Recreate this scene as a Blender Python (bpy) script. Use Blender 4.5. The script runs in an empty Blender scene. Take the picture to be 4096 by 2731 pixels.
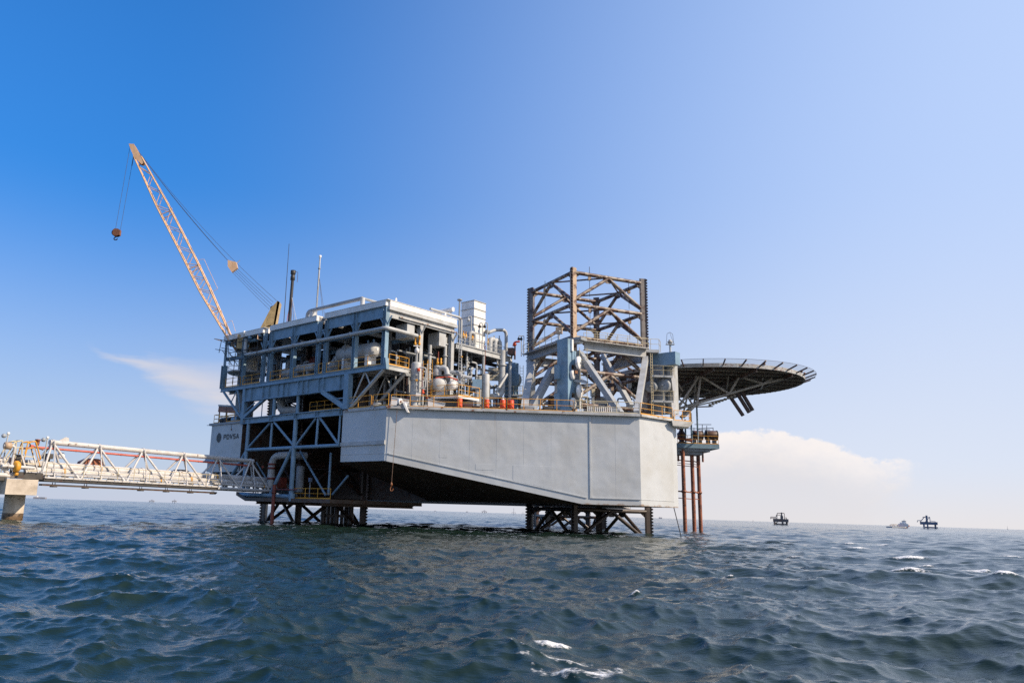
import bpy, math, random
import numpy as np
from mathutils import Vector as V, Matrix

random.seed(7)
scn = bpy.context.scene
col = scn.collection
D2R = math.radians

# ------------------------------------------------------------------ camera
PXC, PYC, FPX, IMW = 1750.0, 1365.5, 3157.0, 4096.0
PITCH, ROLL, CAMZ = D2R(12.1), D2R(1.82), 1.9
_fwd = V((0, math.cos(PITCH), math.sin(PITCH)))
_up0 = V((0, -math.sin(PITCH), math.cos(PITCH)))
_rt0 = V((1, 0, 0))
_rt = _rt0 * math.cos(ROLL) + _up0 * math.sin(ROLL)
_up = _up0 * math.cos(ROLL) - _rt0 * math.sin(ROLL)
CAM = V((0, 0, CAMZ))
cam_data = bpy.data.cameras.new('camera')
cam = bpy.data.objects.new('camera', cam_data)
col.objects.link(cam)
m = Matrix.Identity(4)
for i in range(3):
    m[i][0], m[i][1], m[i][2], m[i][3] = _rt[i], _up[i], -_fwd[i], CAM[i]
cam.matrix_world = m
cam_data.sensor_width = 36.0
cam_data.lens = FPX / IMW * 36.0
cam_data.shift_x = (IMW / 2 - PXC) / IMW
cam_data.clip_start = 0.1
cam_data.clip_end = 60000
scn.camera = cam

# ------------------------------------------------------------------ light
SUN_AZ, SUN_EL = -21.0, 37.0            # degrees; azimuth counter-clockwise from +X
sd = V((math.cos(D2R(SUN_AZ)) * math.cos(D2R(SUN_EL)), math.sin(D2R(SUN_AZ)) * math.cos(D2R(SUN_EL)), math.sin(D2R(SUN_EL))))
sun_data = bpy.data.lights.new('sun', 'SUN')
sun_data.energy = 5.0
sun_data.angle = D2R(0.5)
sun_data.color = (1.0, 0.83, 0.63)
sun = bpy.data.objects.new('sun', sun_data)
sun.rotation_euler = sd.to_track_quat('Z', 'Y').to_euler()
sun.location = (60, -60, 80)
col.objects.link(sun)

world = bpy.data.worlds.new('World')
scn.world = world
world.use_nodes = True
nt = world.node_tree
nt.nodes.clear()
def wn(t, **k):
    n = nt.nodes.new(t)
    for a, b in k.items():
        setattr(n, a, b)
    return n
def wl(a, b):
    nt.links.new(a, b)
def wmath(op, a, b=None, c=None, clamp=False):
    n = wn('ShaderNodeMath', operation=op, use_clamp=clamp)
    for i, x in enumerate((a, b, c)):
        if x is None:
            continue
        if isinstance(x, (int, float)):
            n.inputs[i].default_value = x
        else:
            wl(x, n.inputs[i])
    return n.outputs[0]
def wstep(x, a, b):
    n = wn('ShaderNodeMapRange', interpolation_type='SMOOTHSTEP')
    wl(x, n.inputs[0]); n.inputs[1].default_value = a; n.inputs[2].default_value = b
    return n.outputs[0]
SKY_STRENGTH = 0.10
sky = wn('ShaderNodeTexSky', sky_type='NISHITA', sun_disc=False)
sky.sun_elevation = D2R(SUN_EL)
sky.sun_rotation = D2R(90 - SUN_AZ)
sky.air_density, sky.dust_density, sky.ozone_density, sky.altitude = 1.0, 0.6, 3.0, 0
tint = wn('ShaderNodeMix', data_type='RGBA', blend_type='MULTIPLY')
tint.inputs[0].default_value = 1.0
tint.inputs[7].default_value = (0.33, 1.13, 1.86, 1)      # deep tropical blue away from the sun
wl(sky.outputs[0], tint.inputs[6])
tc = wn('ShaderNodeTexCoord')
sep = wn('ShaderNodeSeparateXYZ')
wl(tc.outputs['Generated'], sep.inputs[0])
azim = wmath('ARCTAN2', sep.outputs[0], sep.outputs[1])          # 0 straight ahead, + to the right
elev = wmath('ARCSINE', sep.outputs[2])
comb = wn('ShaderNodeCombineXYZ')
wl(azim, comb.inputs[0]); wl(elev, comb.inputs[1])
def wnoise(scale, detail, sx=1, sy=1, rough=0.55):
    mp = wn('ShaderNodeMapping')
    mp.inputs['Scale'].default_value = (sx, sy, 1)
    wl(comb.outputs[0], mp.inputs[0])
    n = wn('ShaderNodeTexNoise')
    n.inputs['Scale'].default_value = scale; n.inputs['Detail'].default_value = detail; n.inputs['Roughness'].default_value = rough
    wl(mp.outputs[0], n.inputs['Vector'])
    return n.outputs[0]
# cumulus bank low on the right: flat pale top with a ragged right end
n1 = wnoise(48, 7, 1, 1.4, 0.62)
n2 = wnoise(9, 5, 1, 2)
top = wmath('MULTIPLY_ADD', n1, 0.022, 0.092)                        # elevation of the top edge
top = wmath('ADD', top, wmath('MULTIPLY_ADD', n2, 0.030, -0.015))
top = wmath('SUBTRACT', top, wmath('MULTIPLY', wstep(azim, 0.40, 0.52), 0.030))
below = wstep(wmath('SUBTRACT', top, elev), -0.001, 0.004)
rt_edge = wmath('MULTIPLY_ADD', n1, 0.07, 0.475)
rt_edge = wmath('ADD', rt_edge, wmath('MULTIPLY_ADD', n2, 0.08, -0.04))
rt_edge = wmath('ADD', rt_edge, wmath('MULTIPLY', elev, 0.55))
right = wstep(wmath('SUBTRACT', rt_edge, azim), -0.014, 0.030)
left = wstep(azim, 0.18, 0.27)
bank = wmath('MULTIPLY', wmath('MULTIPLY', below, right), left)
low = wstep(elev, 0.0, 0.085)
bank = wmath('MULTIPLY', bank, wmath('MULTIPLY_ADD', low, 0.60, 0.36))
bank = wmath('MULTIPLY', bank, wmath('MULTIPLY_ADD', n1, 0.5, 0.72), clamp=True)
# wispy streak on the left
ax = wmath('ADD', azim, 0.422); ay = wmath('SUBTRACT', elev, 0.176)
rx = wmath('ADD', wmath('MULTIPLY', ax, 0.966), wmath('MULTIPLY', ay, -0.26))
ry = wmath('ADD', wmath('MULTIPLY', ax, 0.26), wmath('MULTIPLY', ay, 0.966))
n3 = wnoise(9, 6, 1.2, 5.5, 0.6)
wid = wmath('MULTIPLY_ADD', wstep(rx, 0.0, 0.20), 0.034, 0.004)
off = wmath('ADD', ry, wmath('MULTIPLY_ADD', n3, 0.035, -0.0175))
off = wmath('ABSOLUTE', wmath('DIVIDE', off, wid))
str_m = wmath('SUBTRACT', 1.0, wstep(off, 0.0, 1.3))
str_m = wmath('MULTIPLY', str_m, wmath('MULTIPLY', wstep(rx, -0.01, 0.07), wmath('SUBTRACT', 1.0, wstep(rx, 0.22, 0.42))))
str_m = wmath('MULTIPLY', str_m, wmath('MULTIPLY_ADD', n3, 1.0, 0.25), clamp=True)
# bright haze: pale towards the sun and down to the horizon
dotn = wn('ShaderNodeVectorMath', operation='DOT_PRODUCT')
wl(tc.outputs['Generated'], dotn.inputs[0]); dotn.inputs[1].default_value = (sd.x, sd.y, -0.35)
glow = wmath('MULTIPLY', wstep(dotn.outputs['Value'], -0.66, 0.16), 0.93)
veil = wmath('MULTIPLY', wmath('SUBTRACT', 1.0, wstep(elev, -0.10, 0.40)), 1.0)
def wmix(fac, a, b):
    n = wn('ShaderNodeMix', data_type='RGBA')
    wl(fac, n.inputs[0])
    for i, x in ((6, a), (7, b)):
        if isinstance(x, tuple):
            n.inputs[i].default_value = x
        else:
            wl(x, n.inputs[i])
    return n.outputs[2]
k = 1.0 / SKY_STRENGTH
dim = wn('ShaderNodeVectorMath', operation='SCALE')
wl(tint.outputs[2], dim.inputs[0]); wl(wmath('MULTIPLY_ADD', wstep(elev, 0.05, 0.60), 0.40, 0.62), dim.inputs['Scale'])
c = wmix(glow, dim.outputs[0], (0.46 * k, 0.58 * k, 0.83 * k, 1))
low_right = wmix(wstep(elev, -0.01, 0.075), (0.725 * k, 0.68 * k, 0.655 * k, 1), (0.67 * k, 0.70 * k, 0.76 * k, 1))
low_air = wmix(glow, (0.51 * k, 0.535 * k, 0.65 * k, 1), low_right)
c = wmix(veil, c, low_air)
c = wmix(str_m, c, (0.60 * k, 0.58 * k, 0.62 * k, 1))
cl_c = wmix(wstep(wmath('MULTIPLY_ADD', n1, 0.6, wmath('MULTIPLY', wmath('SUBTRACT', elev, top), 12.0)), -0.45, 0.35), (0.64 * k, 0.615 * k, 0.625 * k, 1), (0.81 * k, 0.76 * k, 0.74 * k, 1))
c = wmix(bank, c, cl_c)
bg = wn('ShaderNodeBackground')
bg.inputs[1].default_value = SKY_STRENGTH
wl(c, bg.inputs[0])
wo = wn('ShaderNodeOutputWorld')
wl(bg.outputs[0], wo.inputs[0])

scn.cycles.use_denoising = False          # keeps the fine ripple of the water; leaves a light grain
vs = scn.view_settings
vs.view_transform = 'Standard'
vs.look = 'None'
vs.exposure = 0.25
vs.gamma = 1.0
vs.use_curve_mapping = False

# ------------------------------------------------------------------ plan of the site
E1 = V((math.cos(D2R(46.5)), math.sin(D2R(46.5)), 0))    # along the sunlit right-hand faces, away from the viewer
E2 = V((-E1.y, E1.x, 0))                                  # along the shaded left-hand faces, away from the viewer
B0 = V((-5.0, 79.1, 0))
ZV = V((0, 0, 1))
def L(s, t, z):
    return B0 + E1 * s + E2 * t + ZV * z
# sight line through a photograph pixel, met with a plane of the site
def ray(px, py):
    return _fwd + _rt * ((px - PXC) / FPX) - _up * ((py - PYC) / FPX)
def _plane(px, py, p0, n):
    d = ray(px, py)
    return CAM + d * ((p0 - CAM).dot(n) / d.dot(n))
def onY(px, py, y): return _plane(px, py, V((0, y, 0)), V((0, 1, 0)))
def onZ(px, py, z): return _plane(px, py, V((0, 0, z)), ZV)
def onL(px, py, s=0.0): return _plane(px, py, L(s, 0, 0), E1)
def onR(px, py, t=0.0): return _plane(px, py, L(0, t, 0), E2)
def st(p): 
    q = p - B0
    return q.dot(E1), q.dot(E2), p.z

# ------------------------------------------------------------------ materials
MATS = {}
def paint(name, base, rust=0.0, dirt=0.25, rough=0.5, scale=1.0, rust_col=(0.16, 0.055, 0.02), metal=0.0, streak=0.3, bump=0.02, low_shade=False, runs=False, bdet=5):
    mt = bpy.data.materials.new(name)
    mt.use_nodes = True
    t = mt.node_tree
    bs = t.nodes['Principled BSDF']
    bs.inputs['Roughness'].default_value = rough
    bs.inputs['Metallic'].default_value = metal
    geo = t.nodes.new('ShaderNodeNewGeometry')
    def noise(sc, det, stretch=None):
        n = t.nodes.new('ShaderNodeTexNoise')
        n.inputs['Scale'].default_value = sc; n.inputs['Detail'].default_value = det; n.inputs['Roughness'].default_value = 0.62
        if stretch:
            mp = t.nodes.new('ShaderNodeMapping')
            mp.inputs['Scale'].default_value = stretch
            t.links.new(geo.outputs['Position'], mp.inputs[0])
            t.links.new(mp.outputs[0], n.inputs['Vector'])
        else:
            t.links.new(geo.outputs['Position'], n.inputs['Vector'])
        return n.outputs[0]
    def rng(x, a, b, c0=0.0, c1=1.0):
        n = t.nodes.new('ShaderNodeMapRange')
        n.interpolation_type = 'SMOOTHSTEP'
        t.links.new(x, n.inputs[0])
        for i, q in enumerate((a, b, c0, c1)):
            n.inputs[i + 1].default_value = q
        return n.outputs[0]
    def mix(f, a, b):
        n = t.nodes.new('ShaderNodeMix'); n.data_type = 'RGBA'
        if isinstance(f, float): n.inputs[0].default_value = f
        else: t.links.new(f, n.inputs[0])
        for i, q in ((6, a), (7, b)):
            if isinstance(q, tuple): n.inputs[i].default_value = (*q, 1)
            else: t.links.new(q, n.inputs[i])
        return n.outputs[2]
    lo = tuple(x * (1 - dirt) * f for x, f in zip(base, (1.0, 0.97, 0.92)))
    c = mix(rng(noise(0.9 * scale, 6), 0.35, 0.7), base, lo)
    if streak:
        c = mix(rng(noise(1.0, 5, (1.6 * scale, 1.6 * scale, 0.12 * scale)), 0.50, 0.78, 0, streak), c, tuple(x * 0.62 for x in base))
    if rust:
        th = 0.68 - 0.36 * rust
        rc = mix(rng(noise(5 * scale, 4), 0.3, 0.7), rust_col, tuple(x * 0.4 for x in rust_col))
        c = mix(rng(noise(1.7 * scale, 8), th, th + 0.09), c, rc)
    if low_shade:                                # shade below the hull put into the colour of the lower legs
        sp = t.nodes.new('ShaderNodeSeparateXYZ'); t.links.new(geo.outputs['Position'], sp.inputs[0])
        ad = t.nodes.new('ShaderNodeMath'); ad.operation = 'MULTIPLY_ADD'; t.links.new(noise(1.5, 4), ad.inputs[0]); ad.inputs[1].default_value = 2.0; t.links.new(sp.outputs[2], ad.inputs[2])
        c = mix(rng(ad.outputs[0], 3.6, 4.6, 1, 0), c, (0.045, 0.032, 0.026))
    if runs:                                  # rust runs hanging from the rim, rust along the lowest edge
        sp = t.nodes.new('ShaderNodeSeparateXYZ'); t.links.new(geo.outputs['Position'], sp.inputs[0])
        rn = t.nodes.new('ShaderNodeMath'); rn.operation = 'MULTIPLY'
        t.links.new(rng(noise(1.0, 3, (2.6, 2.6, 0.05)), 0.62, 0.80, 0, 0.55), rn.inputs[0]); t.links.new(rng(sp.outputs[2], 9.2, 11.9), rn.inputs[1])
        c = mix(rn.outputs[0], c, (0.24, 0.13, 0.07))
        ed = t.nodes.new('ShaderNodeMath'); ed.operation = 'MULTIPLY_ADD'; t.links.new(noise(1.4, 5), ed.inputs[0]); ed.inputs[1].default_value = -0.9; t.links.new(sp.outputs[2], ed.inputs[2])
        c = mix(rng(ed.outputs[0], 2.50, 2.72, 0.75, 0), c, (0.25, 0.14, 0.06))
        c = mix(rng(noise(0.55, 7), 0.60, 0.72, 0, 0.25), c, (0.33, 0.33, 0.33))
    t.links.new(c, bs.inputs['Base Color'])
    if bump:
        b = t.nodes.new('ShaderNodeBump')
        b.inputs['Strength'].default_value = 0.35
        b.inputs['Distance'].default_value = bump
        t.links.new(noise(3.0 * scale, bdet), b.inputs['Height'])
        t.links.new(b.outputs[0], bs.inputs['Normal'])
    MATS[name] = mt
    return mt
M_HULL = paint('hull_paint', (0.51, 0.535, 0.55), rust=0.0, dirt=0.10, scale=0.28, rough=0.45, streak=0.16, bump=0.14, runs=True, bdet=0.6)
M_RIM = paint('rim_paint', (0.52, 0.52, 0.51), rust=0.34, dirt=0.3, scale=1.0, rust_col=(0.22, 0.08, 0.03))
M_GREY = paint('grey_paint', (0.30, 0.325, 0.35), rust=0.10, dirt=0.28)
M_LGREY = paint('light_grey_paint', (0.45, 0.465, 0.47), rust=0.12, dirt=0.22)
M_WHITE = paint('white_paint', (0.80, 0.79, 0.77), rust=0.06, dirt=0.15)
M_BRIDGE = paint('bridge_white_paint', (0.56, 0.55, 0.54), rust=0.22, dirt=0.2, scale=1.5)
M_STEEL = paint('blue_grey_paint', (0.20, 0.32, 0.43), rust=0.08, dirt=0.28)
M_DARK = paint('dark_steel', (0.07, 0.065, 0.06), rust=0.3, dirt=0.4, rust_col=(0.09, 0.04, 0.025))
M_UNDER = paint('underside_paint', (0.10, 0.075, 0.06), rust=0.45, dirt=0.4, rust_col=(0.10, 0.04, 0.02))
M_RUSTLEG = paint('flaking_leg_paint', (0.34, 0.285, 0.235), rust=0.66, dirt=0.3, scale=0.75, rust_col=(0.11, 0.05, 0.035), low_shade=True)
M_CHORD = paint('leg_chord_paint', (0.48, 0.35, 0.24), rust=0.45, dirt=0.3, scale=0.8, rust_col=(0.16, 0.07, 0.04), low_shade=True)
M_CHORDG = paint('shaded_grey_chord_paint', (0.20, 0.175, 0.16), rust=0.5, dirt=0.35, scale=0.8, rust_col=(0.10, 0.05, 0.04), low_shade=True)  # older grey paint, darkened further by shade put into the colour
M_TIDE = paint('tide_stain', (0.20, 0.13, 0.07), rust=0.4, dirt=0.5, scale=2, rust_col=(0.05, 0.04, 0.03))
M_RACK = paint('rack_steel', (0.15, 0.115, 0.10), rust=0.6, dirt=0.4, scale=1.3, rust_col=(0.09, 0.04, 0.03), low_shade=True)
M_SHADELEG = paint('shaded_leg_steel', (0.045, 0.035, 0.03), rust=0.5, dirt=0.4, rough=0.35, rust_col=(0.09, 0.035, 0.02))  # near black: the gloom under the platform is put into this base colour
M_YEL = paint('yellow_rail_paint', (0.70, 0.34, 0.03), rust=0.2, dirt=0.25, scale=3, bump=0)
M_CREAMRAIL = paint('cream_rail_paint', (0.58, 0.50, 0.32), rust=0.2, dirt=0.25, scale=3, bump=0)
M_CRANE = paint('cream_crane_paint', (0.72, 0.46, 0.27), rust=0.12, dirt=0.2, scale=2)
M_OCHRE = paint('ochre_crane_paint', (0.40, 0.29, 0.13), rust=0.15, dirt=0.3, scale=2)
M_ORANGE = paint('orange_hook_paint', (0.26, 0.10, 0.035), rust=0.5, dirt=0.4, scale=4)
M_RED = paint('red_drum_paint', (0.72, 0.075, 0.015), rust=0.03, dirt=0.2, scale=3, bump=0)
M_REDPIPE = paint('red_pipe_paint', (0.55, 0.14, 0.10), rust=0.1, dirt=0.3, scale=2)
M_RISER = paint('red_riser_paint', (0.22, 0.045, 0.03), rust=0.3, dirt=0.4, scale=2)
M_PILE = paint('rusty_pile_paint', (0.36, 0.13, 0.07), rust=0.45, dirt=0.4, rust_col=(0.22, 0.08, 0.045))
M_BROWN = paint('brown_tank_paint', (0.10, 0.055, 0.045), rust=0.4, dirt=0.4, rust_col=(0.14, 0.05, 0.03))
M_BLACK = paint('soot_black', (0.03, 0.028, 0.028), rust=0.25, dirt=0.4, rust_col=(0.1, 0.04, 0.02))
M_CABLE = paint('cable_steel', (0.06, 0.06, 0.07), dirt=0.3, bump=0, streak=0)
M_ROPE = paint('tan_rope', (0.20, 0.13, 0.09), dirt=0.4, bump=0, streak=0)
M_CONC = paint('weathered_concrete', (0.66, 0.57, 0.46), rust=0.12, dirt=0.35, rough=0.85, scale=0.9, rust_col=(0.14, 0.09, 0.06), bump=0.06)
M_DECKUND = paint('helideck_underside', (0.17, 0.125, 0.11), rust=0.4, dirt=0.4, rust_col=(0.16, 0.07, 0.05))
M_HELI = paint('helideck_truss_paint', (0.46, 0.42, 0.37), rust=0.2, dirt=0.3)
M_FARRIG = paint('far_rig_steel', (0.14, 0.12, 0.12), rust=0.3, dirt=0.3, scale=0.3, bump=0)  # lightened, distance haze is mixed into the steel colour
M_FARBLUE = paint('far_blue_steel', (0.13, 0.18, 0.28), dirt=0.3, scale=0.3, bump=0)  # blue steel with some far haze mixed into its colour
M_FARHAZE = paint('far_hazed_steel', (0.30, 0.31, 0.36), dirt=0.2, scale=0.1, bump=0)  # paleness is haze put into the colour
M_LOGO = paint('dark_sign_paint', (0.05, 0.055, 0.06), dirt=0.1, bump=0, streak=0)
M_LAMP = paint('lamp_glass', (0.75, 0.75, 0.72), dirt=0.1, rough=0.15, bump=0, streak=0)
M_GRID = paint('galvanised_panel', (0.66, 0.60, 0.46), dirt=0.2, rust=0.1)
M_TAN = paint('tan_box_paint', (0.52, 0.38, 0.26), dirt=0.2, rust=0.05)

# safety net: open mesh, mostly see-through
M_NET = bpy.data.materials.new('safety_net')
M_NET.use_nodes = True
_t = M_NET.node_tree
_b = _t.nodes['Principled BSDF']
_b.inputs['Base Color'].default_value = (0.35, 0.38, 0.45, 1)
_tr = _t.nodes.new('ShaderNodeBsdfTransparent')
_mx = _t.nodes.new('ShaderNodeMixShader')
_mx.inputs[0].default_value = 0.22
_t.links.new(_tr.outputs[0], _mx.inputs[1]); _t.links.new(_b.outputs[0], _mx.inputs[2])
_t.links.new(_mx.outputs[0], _t.nodes['Material Output'].inputs[0])

# ------------------------------------------------------------------ mesh helpers
def _frame(d):
    d = d.normalized()
    a = ZV if abs(d.z) < 0.95 else V((0, 1, 0))
    u = d.cross(a).normalized()
    return u, u.cross(d).normalized()        # u horizontal, w mostly up
class MB:
    def __init__(self):
        self.v, self.f, self.sm = [], [], []
    def add(self, vs, fs, smooth=False):
        o = len(self.v)
        self.v += [V(x) for x in vs]
        self.f += [tuple(i + o for i in f) for f in fs]
        self.sm += [smooth] * len(fs)
        return self
    def hexa(self, p):                        # 8 corners: 4 bottom, 4 top
        return self.add(p, [(0, 3, 2, 1), (4, 5, 6, 7), (0, 1, 5, 4), (1, 2, 6, 5), (2, 3, 7, 6), (3, 0, 4, 7)])
    def box(self, c, sx, sy, sz, ax=V((1, 0, 0)), ay=V((0, 1, 0)), az=ZV):
        c = V(c)
        X, Y, Z = ax * sx / 2, ay * sy / 2, az * sz / 2
        return self.hexa([c - X - Y - Z, c + X - Y - Z, c + X + Y - Z, c - X + Y - Z, c - X - Y + Z, c + X - Y + Z, c + X + Y + Z, c - X + Y + Z])
    def lbox(self, s0, s1, t0, t1, z0, z1):   # box in platform axes
        return self.hexa([L(s0, t0, z0), L(s1, t0, z0), L(s1, t1, z0), L(s0, t1, z0), L(s0, t0, z1), L(s1, t0, z1), L(s1, t1, z1), L(s0, t1, z1)])
    def beam(self, p, q, w, h=None, up=None):
        p, q = V(p), V(q)
        h = h or w
        d = q - p
        u, ww = _frame(d)
        if up is not None:
            u = d.cross(up).normalized(); ww = u.cross(d).normalized()
        return self.box((p + q) / 2, d.length, w, h, d.normalized(), u, ww)
    def ibeam(self, p, q, w, h, tf=0.06):
        p, q = V(p), V(q)
        d = q - p
        u, ww = _frame(d)
        for a in (-1, 1):
            self.box((p + q) / 2 + ww * a * (h - tf) / 2, d.length, w, tf, d.normalized(), u, ww)
        return self.box((p + q) / 2, d.length, tf * 0.6, h - 2 * tf, d.normalized(), u, ww)
    def tube(self, p, q, r, n=8, r2=None, cap=True):
        p, q = V(p), V(q)
        r2 = r if r2 is None else r2
        u, w = _frame(q - p)
        a = [p + (u * math.cos(2 * math.pi * i / n) + w * math.sin(2 * math.pi * i / n)) * r for i in range(n)]
        b = [q + (u * math.cos(2 * math.pi * i / n) + w * math.sin(2 * math.pi * i / n)) * r2 for i in range(n)]
        self.add(a + b, [(i, (i + 1) % n, n + (i + 1) % n, n + i) for i in range(n)], True)
        if cap:
            self.add(a, [tuple(range(n - 1, -1, -1))]); self.add(b, [tuple(range(n))])
        return self
    def pipe(self, pts, r, n=10, bend=None, segs=5):   # round pipe with swept elbows
        pts = [V(p) for p in pts]
        bend = bend or r * 2.4
        path = [pts[0]]
        for i in range(1, len(pts) - 1):
            a, b, c = pts[i - 1], pts[i], pts[i + 1]
            d1, d2 = (a - b), (c - b)
            k = min(bend, d1.length * 0.49, d2.length * 0.49)
            p0, p2 = b + d1.normalized() * k, b + d2.normalized() * k
            for j in range(segs + 1):
                x = j / segs
                path.append(p0 * (1 - x) ** 2 + b * 2 * x * (1 - x) + p2 * x * x)
        path.append(pts[-1])
        u = None
        rings = []
        for i, p in enumerate(path):
            d = (path[min(i + 1, len(path) - 1)] - path[max(i - 1, 0)]).normalized()
            if u is None:
                u, w = _frame(d)
            else:
                u = (u - d * u.dot(d)).normalized(); w = u.cross(d).normalized()
            rings.append([p + (u * math.cos(2 * math.pi * k / n) + w * math.sin(2 * math.pi * k / n)) * r for k in range(n)])
        vs = [x for rg in rings for x in rg]
        self.add(vs, [(i * n + k, i * n + (k + 1) % n, (i + 1) * n + (k + 1) % n, (i + 1) * n + k) for i in range(len(rings) - 1) for k in range(n)], True)
        self.add(rings[0], [tuple(range(n - 1, -1, -1))]); self.add(rings[-1], [tuple(range(n))])
        return self
    def lathe(self, base, prof, n=16, axis=ZV):        # prof: (radius, height) pairs
        base = V(base)
        u, w = _frame(axis)
        rings = [[base + axis * h + (u * math.cos(2 * math.pi * i / n) + w * math.sin(2 * math.pi * i / n)) * max(r, 1e-4) for i in range(n)] for r, h in prof]
        vs = [x for rg in rings for x in rg]
        self.add(vs, [(i * n + k, i * n + (k + 1) % n, (i + 1) * n + (k + 1) % n, (i + 1) * n + k) for i in range(len(rings) - 1) for k in range(n)], True)
        return self
    def prism(self, pts, d):                           # polygon pushed along d
        n = len(pts)
        pts = [V(p) for p in pts]
        return self.add(pts + [p + d for p in pts], [tuple(range(n)), tuple(range(2 * n - 1, n - 1, -1))] + [((i + 1) % n, i, n + i, n + (i + 1) % n) for i in range(n)])
    def vessel(self, p, q, r, n=20, dome=0.45):        # pressure vessel with domed ends
        p, q = V(p), V(q)
        ax = (q - p).normalized(); ln = (q - p).length
        k = dome * r
        pr = [(r * math.sin(a), k * (1 - math.cos(a))) for a in [j * math.pi / 12 for j in range(7)]]
        return self.lathe(p, pr + [(a, ln - b) for a, b in reversed(pr)], n, ax)
    def done(self, name, mat, parent=None, kind=None, label=None):
        org = V((0, 0, 0))
        o = parent
        while o is not None:
            org += o.location; o = o.parent
        me = bpy.data.meshes.new(name)
        me.from_pydata([tuple(v - org) for v in self.v], [], self.f)
        me.polygons.foreach_set('use_smooth', self.sm)
        me.materials.append(mat)
        me.validate()
        bm_fix(me)
        ob = bpy.data.objects.new(name, me)
        col.objects.link(ob)
        if parent is not None:
            ob.parent = parent
        if kind: ob['kind'] = kind
        if label: ob['label'] = label
        return ob
import bmesh
def bm_fix(me):
    b = bmesh.new(); b.from_mesh(me)
    bmesh.ops.recalc_face_normals(b, faces=b.faces)
    b.to_mesh(me); b.free()
def thing(name, loc, label, cat, group=None):
    o = bpy.data.objects.new(name, None)
    o.empty_display_size = 0.3
    o.location = V(loc)
    col.objects.link(o)
    o['label'] = label; o['category'] = cat
    if group: o['group'] = group
    return o
def tagged(o, label, cat, group=None):
    o['label'] = label; o['category'] = cat
    if group: o['group'] = group
    return o
def solo(mb, name, mat, label, cat, group=None):        # a thing that is one mesh, its origin at its base
    lo = min(v.z for v in mb.v)
    c = sum(mb.v, V((0, 0, 0))) / len(mb.v)
    org = V((c.x, c.y, lo))
    for i in range(len(mb.v)): mb.v[i] = mb.v[i] - org
    o = mb.done(name, mat)
    o.location = org
    return tagged(o, label, cat, group)
def copy_tree(o, parent=None):
    c = o.copy(); col.objects.link(c); c.parent = parent
    for ch in list(o.children): copy_tree(ch, c)
    return c
def railing(label, pts, h=1.1, gap=1.8, mat=None, r=0.035, group='guard rails along the platform edges', mids=(0.52,), toe=True, posts=None, name='guard_rail', ends=False):
    mat = mat or M_YEL
    pts = [V(p) for p in pts]
    root = thing(name, pts[0], label, 'guard rail', group)
    up = ZV * h
    MB().pipe([p + up for p in pts] if not ends else [pts[0]] + [p + up for p in pts] + [pts[-1]], r, 6, bend=0.15, segs=3).done('top_rail', mat, root)
    for k in mids:
        MB().pipe([p + up * k for p in pts], r * 0.8, 6, bend=0.1, segs=2).done('mid_rail', mat, root)
    done = []
    def post(p):
        for q in done:
            if (q - p).length < 0.25: return
        done.append(p)
        MB().tube(p, p + up, r, 6).done('post', mat, root)
    if posts:
        for p in posts: post(V(p))
    else:
        for a, b in zip(pts, pts[1:]):
            n = max(1, round((b - a).length / gap))
            for i in range(n + 1): post(a.lerp(b, i / n))
    if toe:
        m_ = MB()
        for a, b in zip(pts, pts[1:]):
            m_.beam(a + ZV * 0.07, b + ZV * 0.07, 0.02, 0.12)
        m_.done('kick_plate', mat, root)
    return root
def ladder(label, p, q, side, w=0.45, mat=None, group='ladders on the platform', cage=False):
    mat = mat or M_CREAMRAIL
    p, q, side = V(p), V(q), side.normalized() * w / 2
    root = thing('ladder', p, label, 'ladder', group)
    for a in (-1, 1):
        MB().beam(p + side * a, q + side * a, 0.06).done('stile', mat, root)
    n = int((q - p).length / 0.35)
    for i in range(1, n):
        c = p.lerp(q, i / n)
        MB().tube(c - side, c + side, 0.02, 6).done('rung', mat, root)
    return root
# ------------------------------------------------------------------ the sea: wind waves from a spectrum, on a sheet reaching the horizon
def wave_tile(N, size, lam_lo, lam_hi, rms, wind_deg, peak, seed, spread=3.0, chop=1.0):
    rg = np.random.default_rng(seed)
    kx = np.fft.fftfreq(N, size / N) * 2 * np.pi
    KX, KY = np.meshgrid(kx, kx, indexing='ij')
    K = np.hypot(KX, KY); K[0, 0] = 1
    lam = 2 * np.pi / K
    kp = 2 * np.pi / peak
    S = K ** -4.0 * np.exp(-1.25 * (kp / K) ** 2)
    th = np.arctan2(KY, KX) - D2R(wind_deg)
    S *= (0.04 + np.abs(np.cos(th / 2)) ** (2 * spread))
    S[(lam < lam_lo) | (lam > lam_hi)] = 0
    S[0, 0] = 0
    H = (rg.normal(size=(N, N)) + 1j * rg.normal(size=(N, N))) * np.sqrt(S)
    h = np.real(np.fft.ifft2(H)); sc = rms / h.std()
    H = H * sc
    h = h * sc
    dx = np.real(np.fft.ifft2(1j * KX / K * H)) * chop
    dy = np.real(np.fft.ifft2(1j * KY / K * H)) * chop
    jxx = np.real(np.fft.ifft2(-KX * KX / K * H)) * chop
    jyy = np.real(np.fft.ifft2(-KY * KY / K * H)) * chop
    jxy = np.real(np.fft.ifft2(-KX * KY / K * H)) * chop
    J = (1 + jxx) * (1 + jyy) - jxy ** 2
    return h, dx, dy, J
def sample(tile, size, x, y):
    N = tile.shape[0]
    u = (x / size * N) % N; v = (y / size * N) % N
    i = np.floor(u).astype(int); j = np.floor(v).astype(int)
    fu, fv = u - i, v - j
    i %= N; j %= N
    i1, j1 = (i + 1) % N, (j + 1) % N
    return (tile[i, j] * (1 - fu) * (1 - fv) + tile[i1, j] * fu * (1 - fv) + tile[i, j1] * (1 - fu) * fv + tile[i1, j1] * fu * fv)
WIND = -106.0
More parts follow.
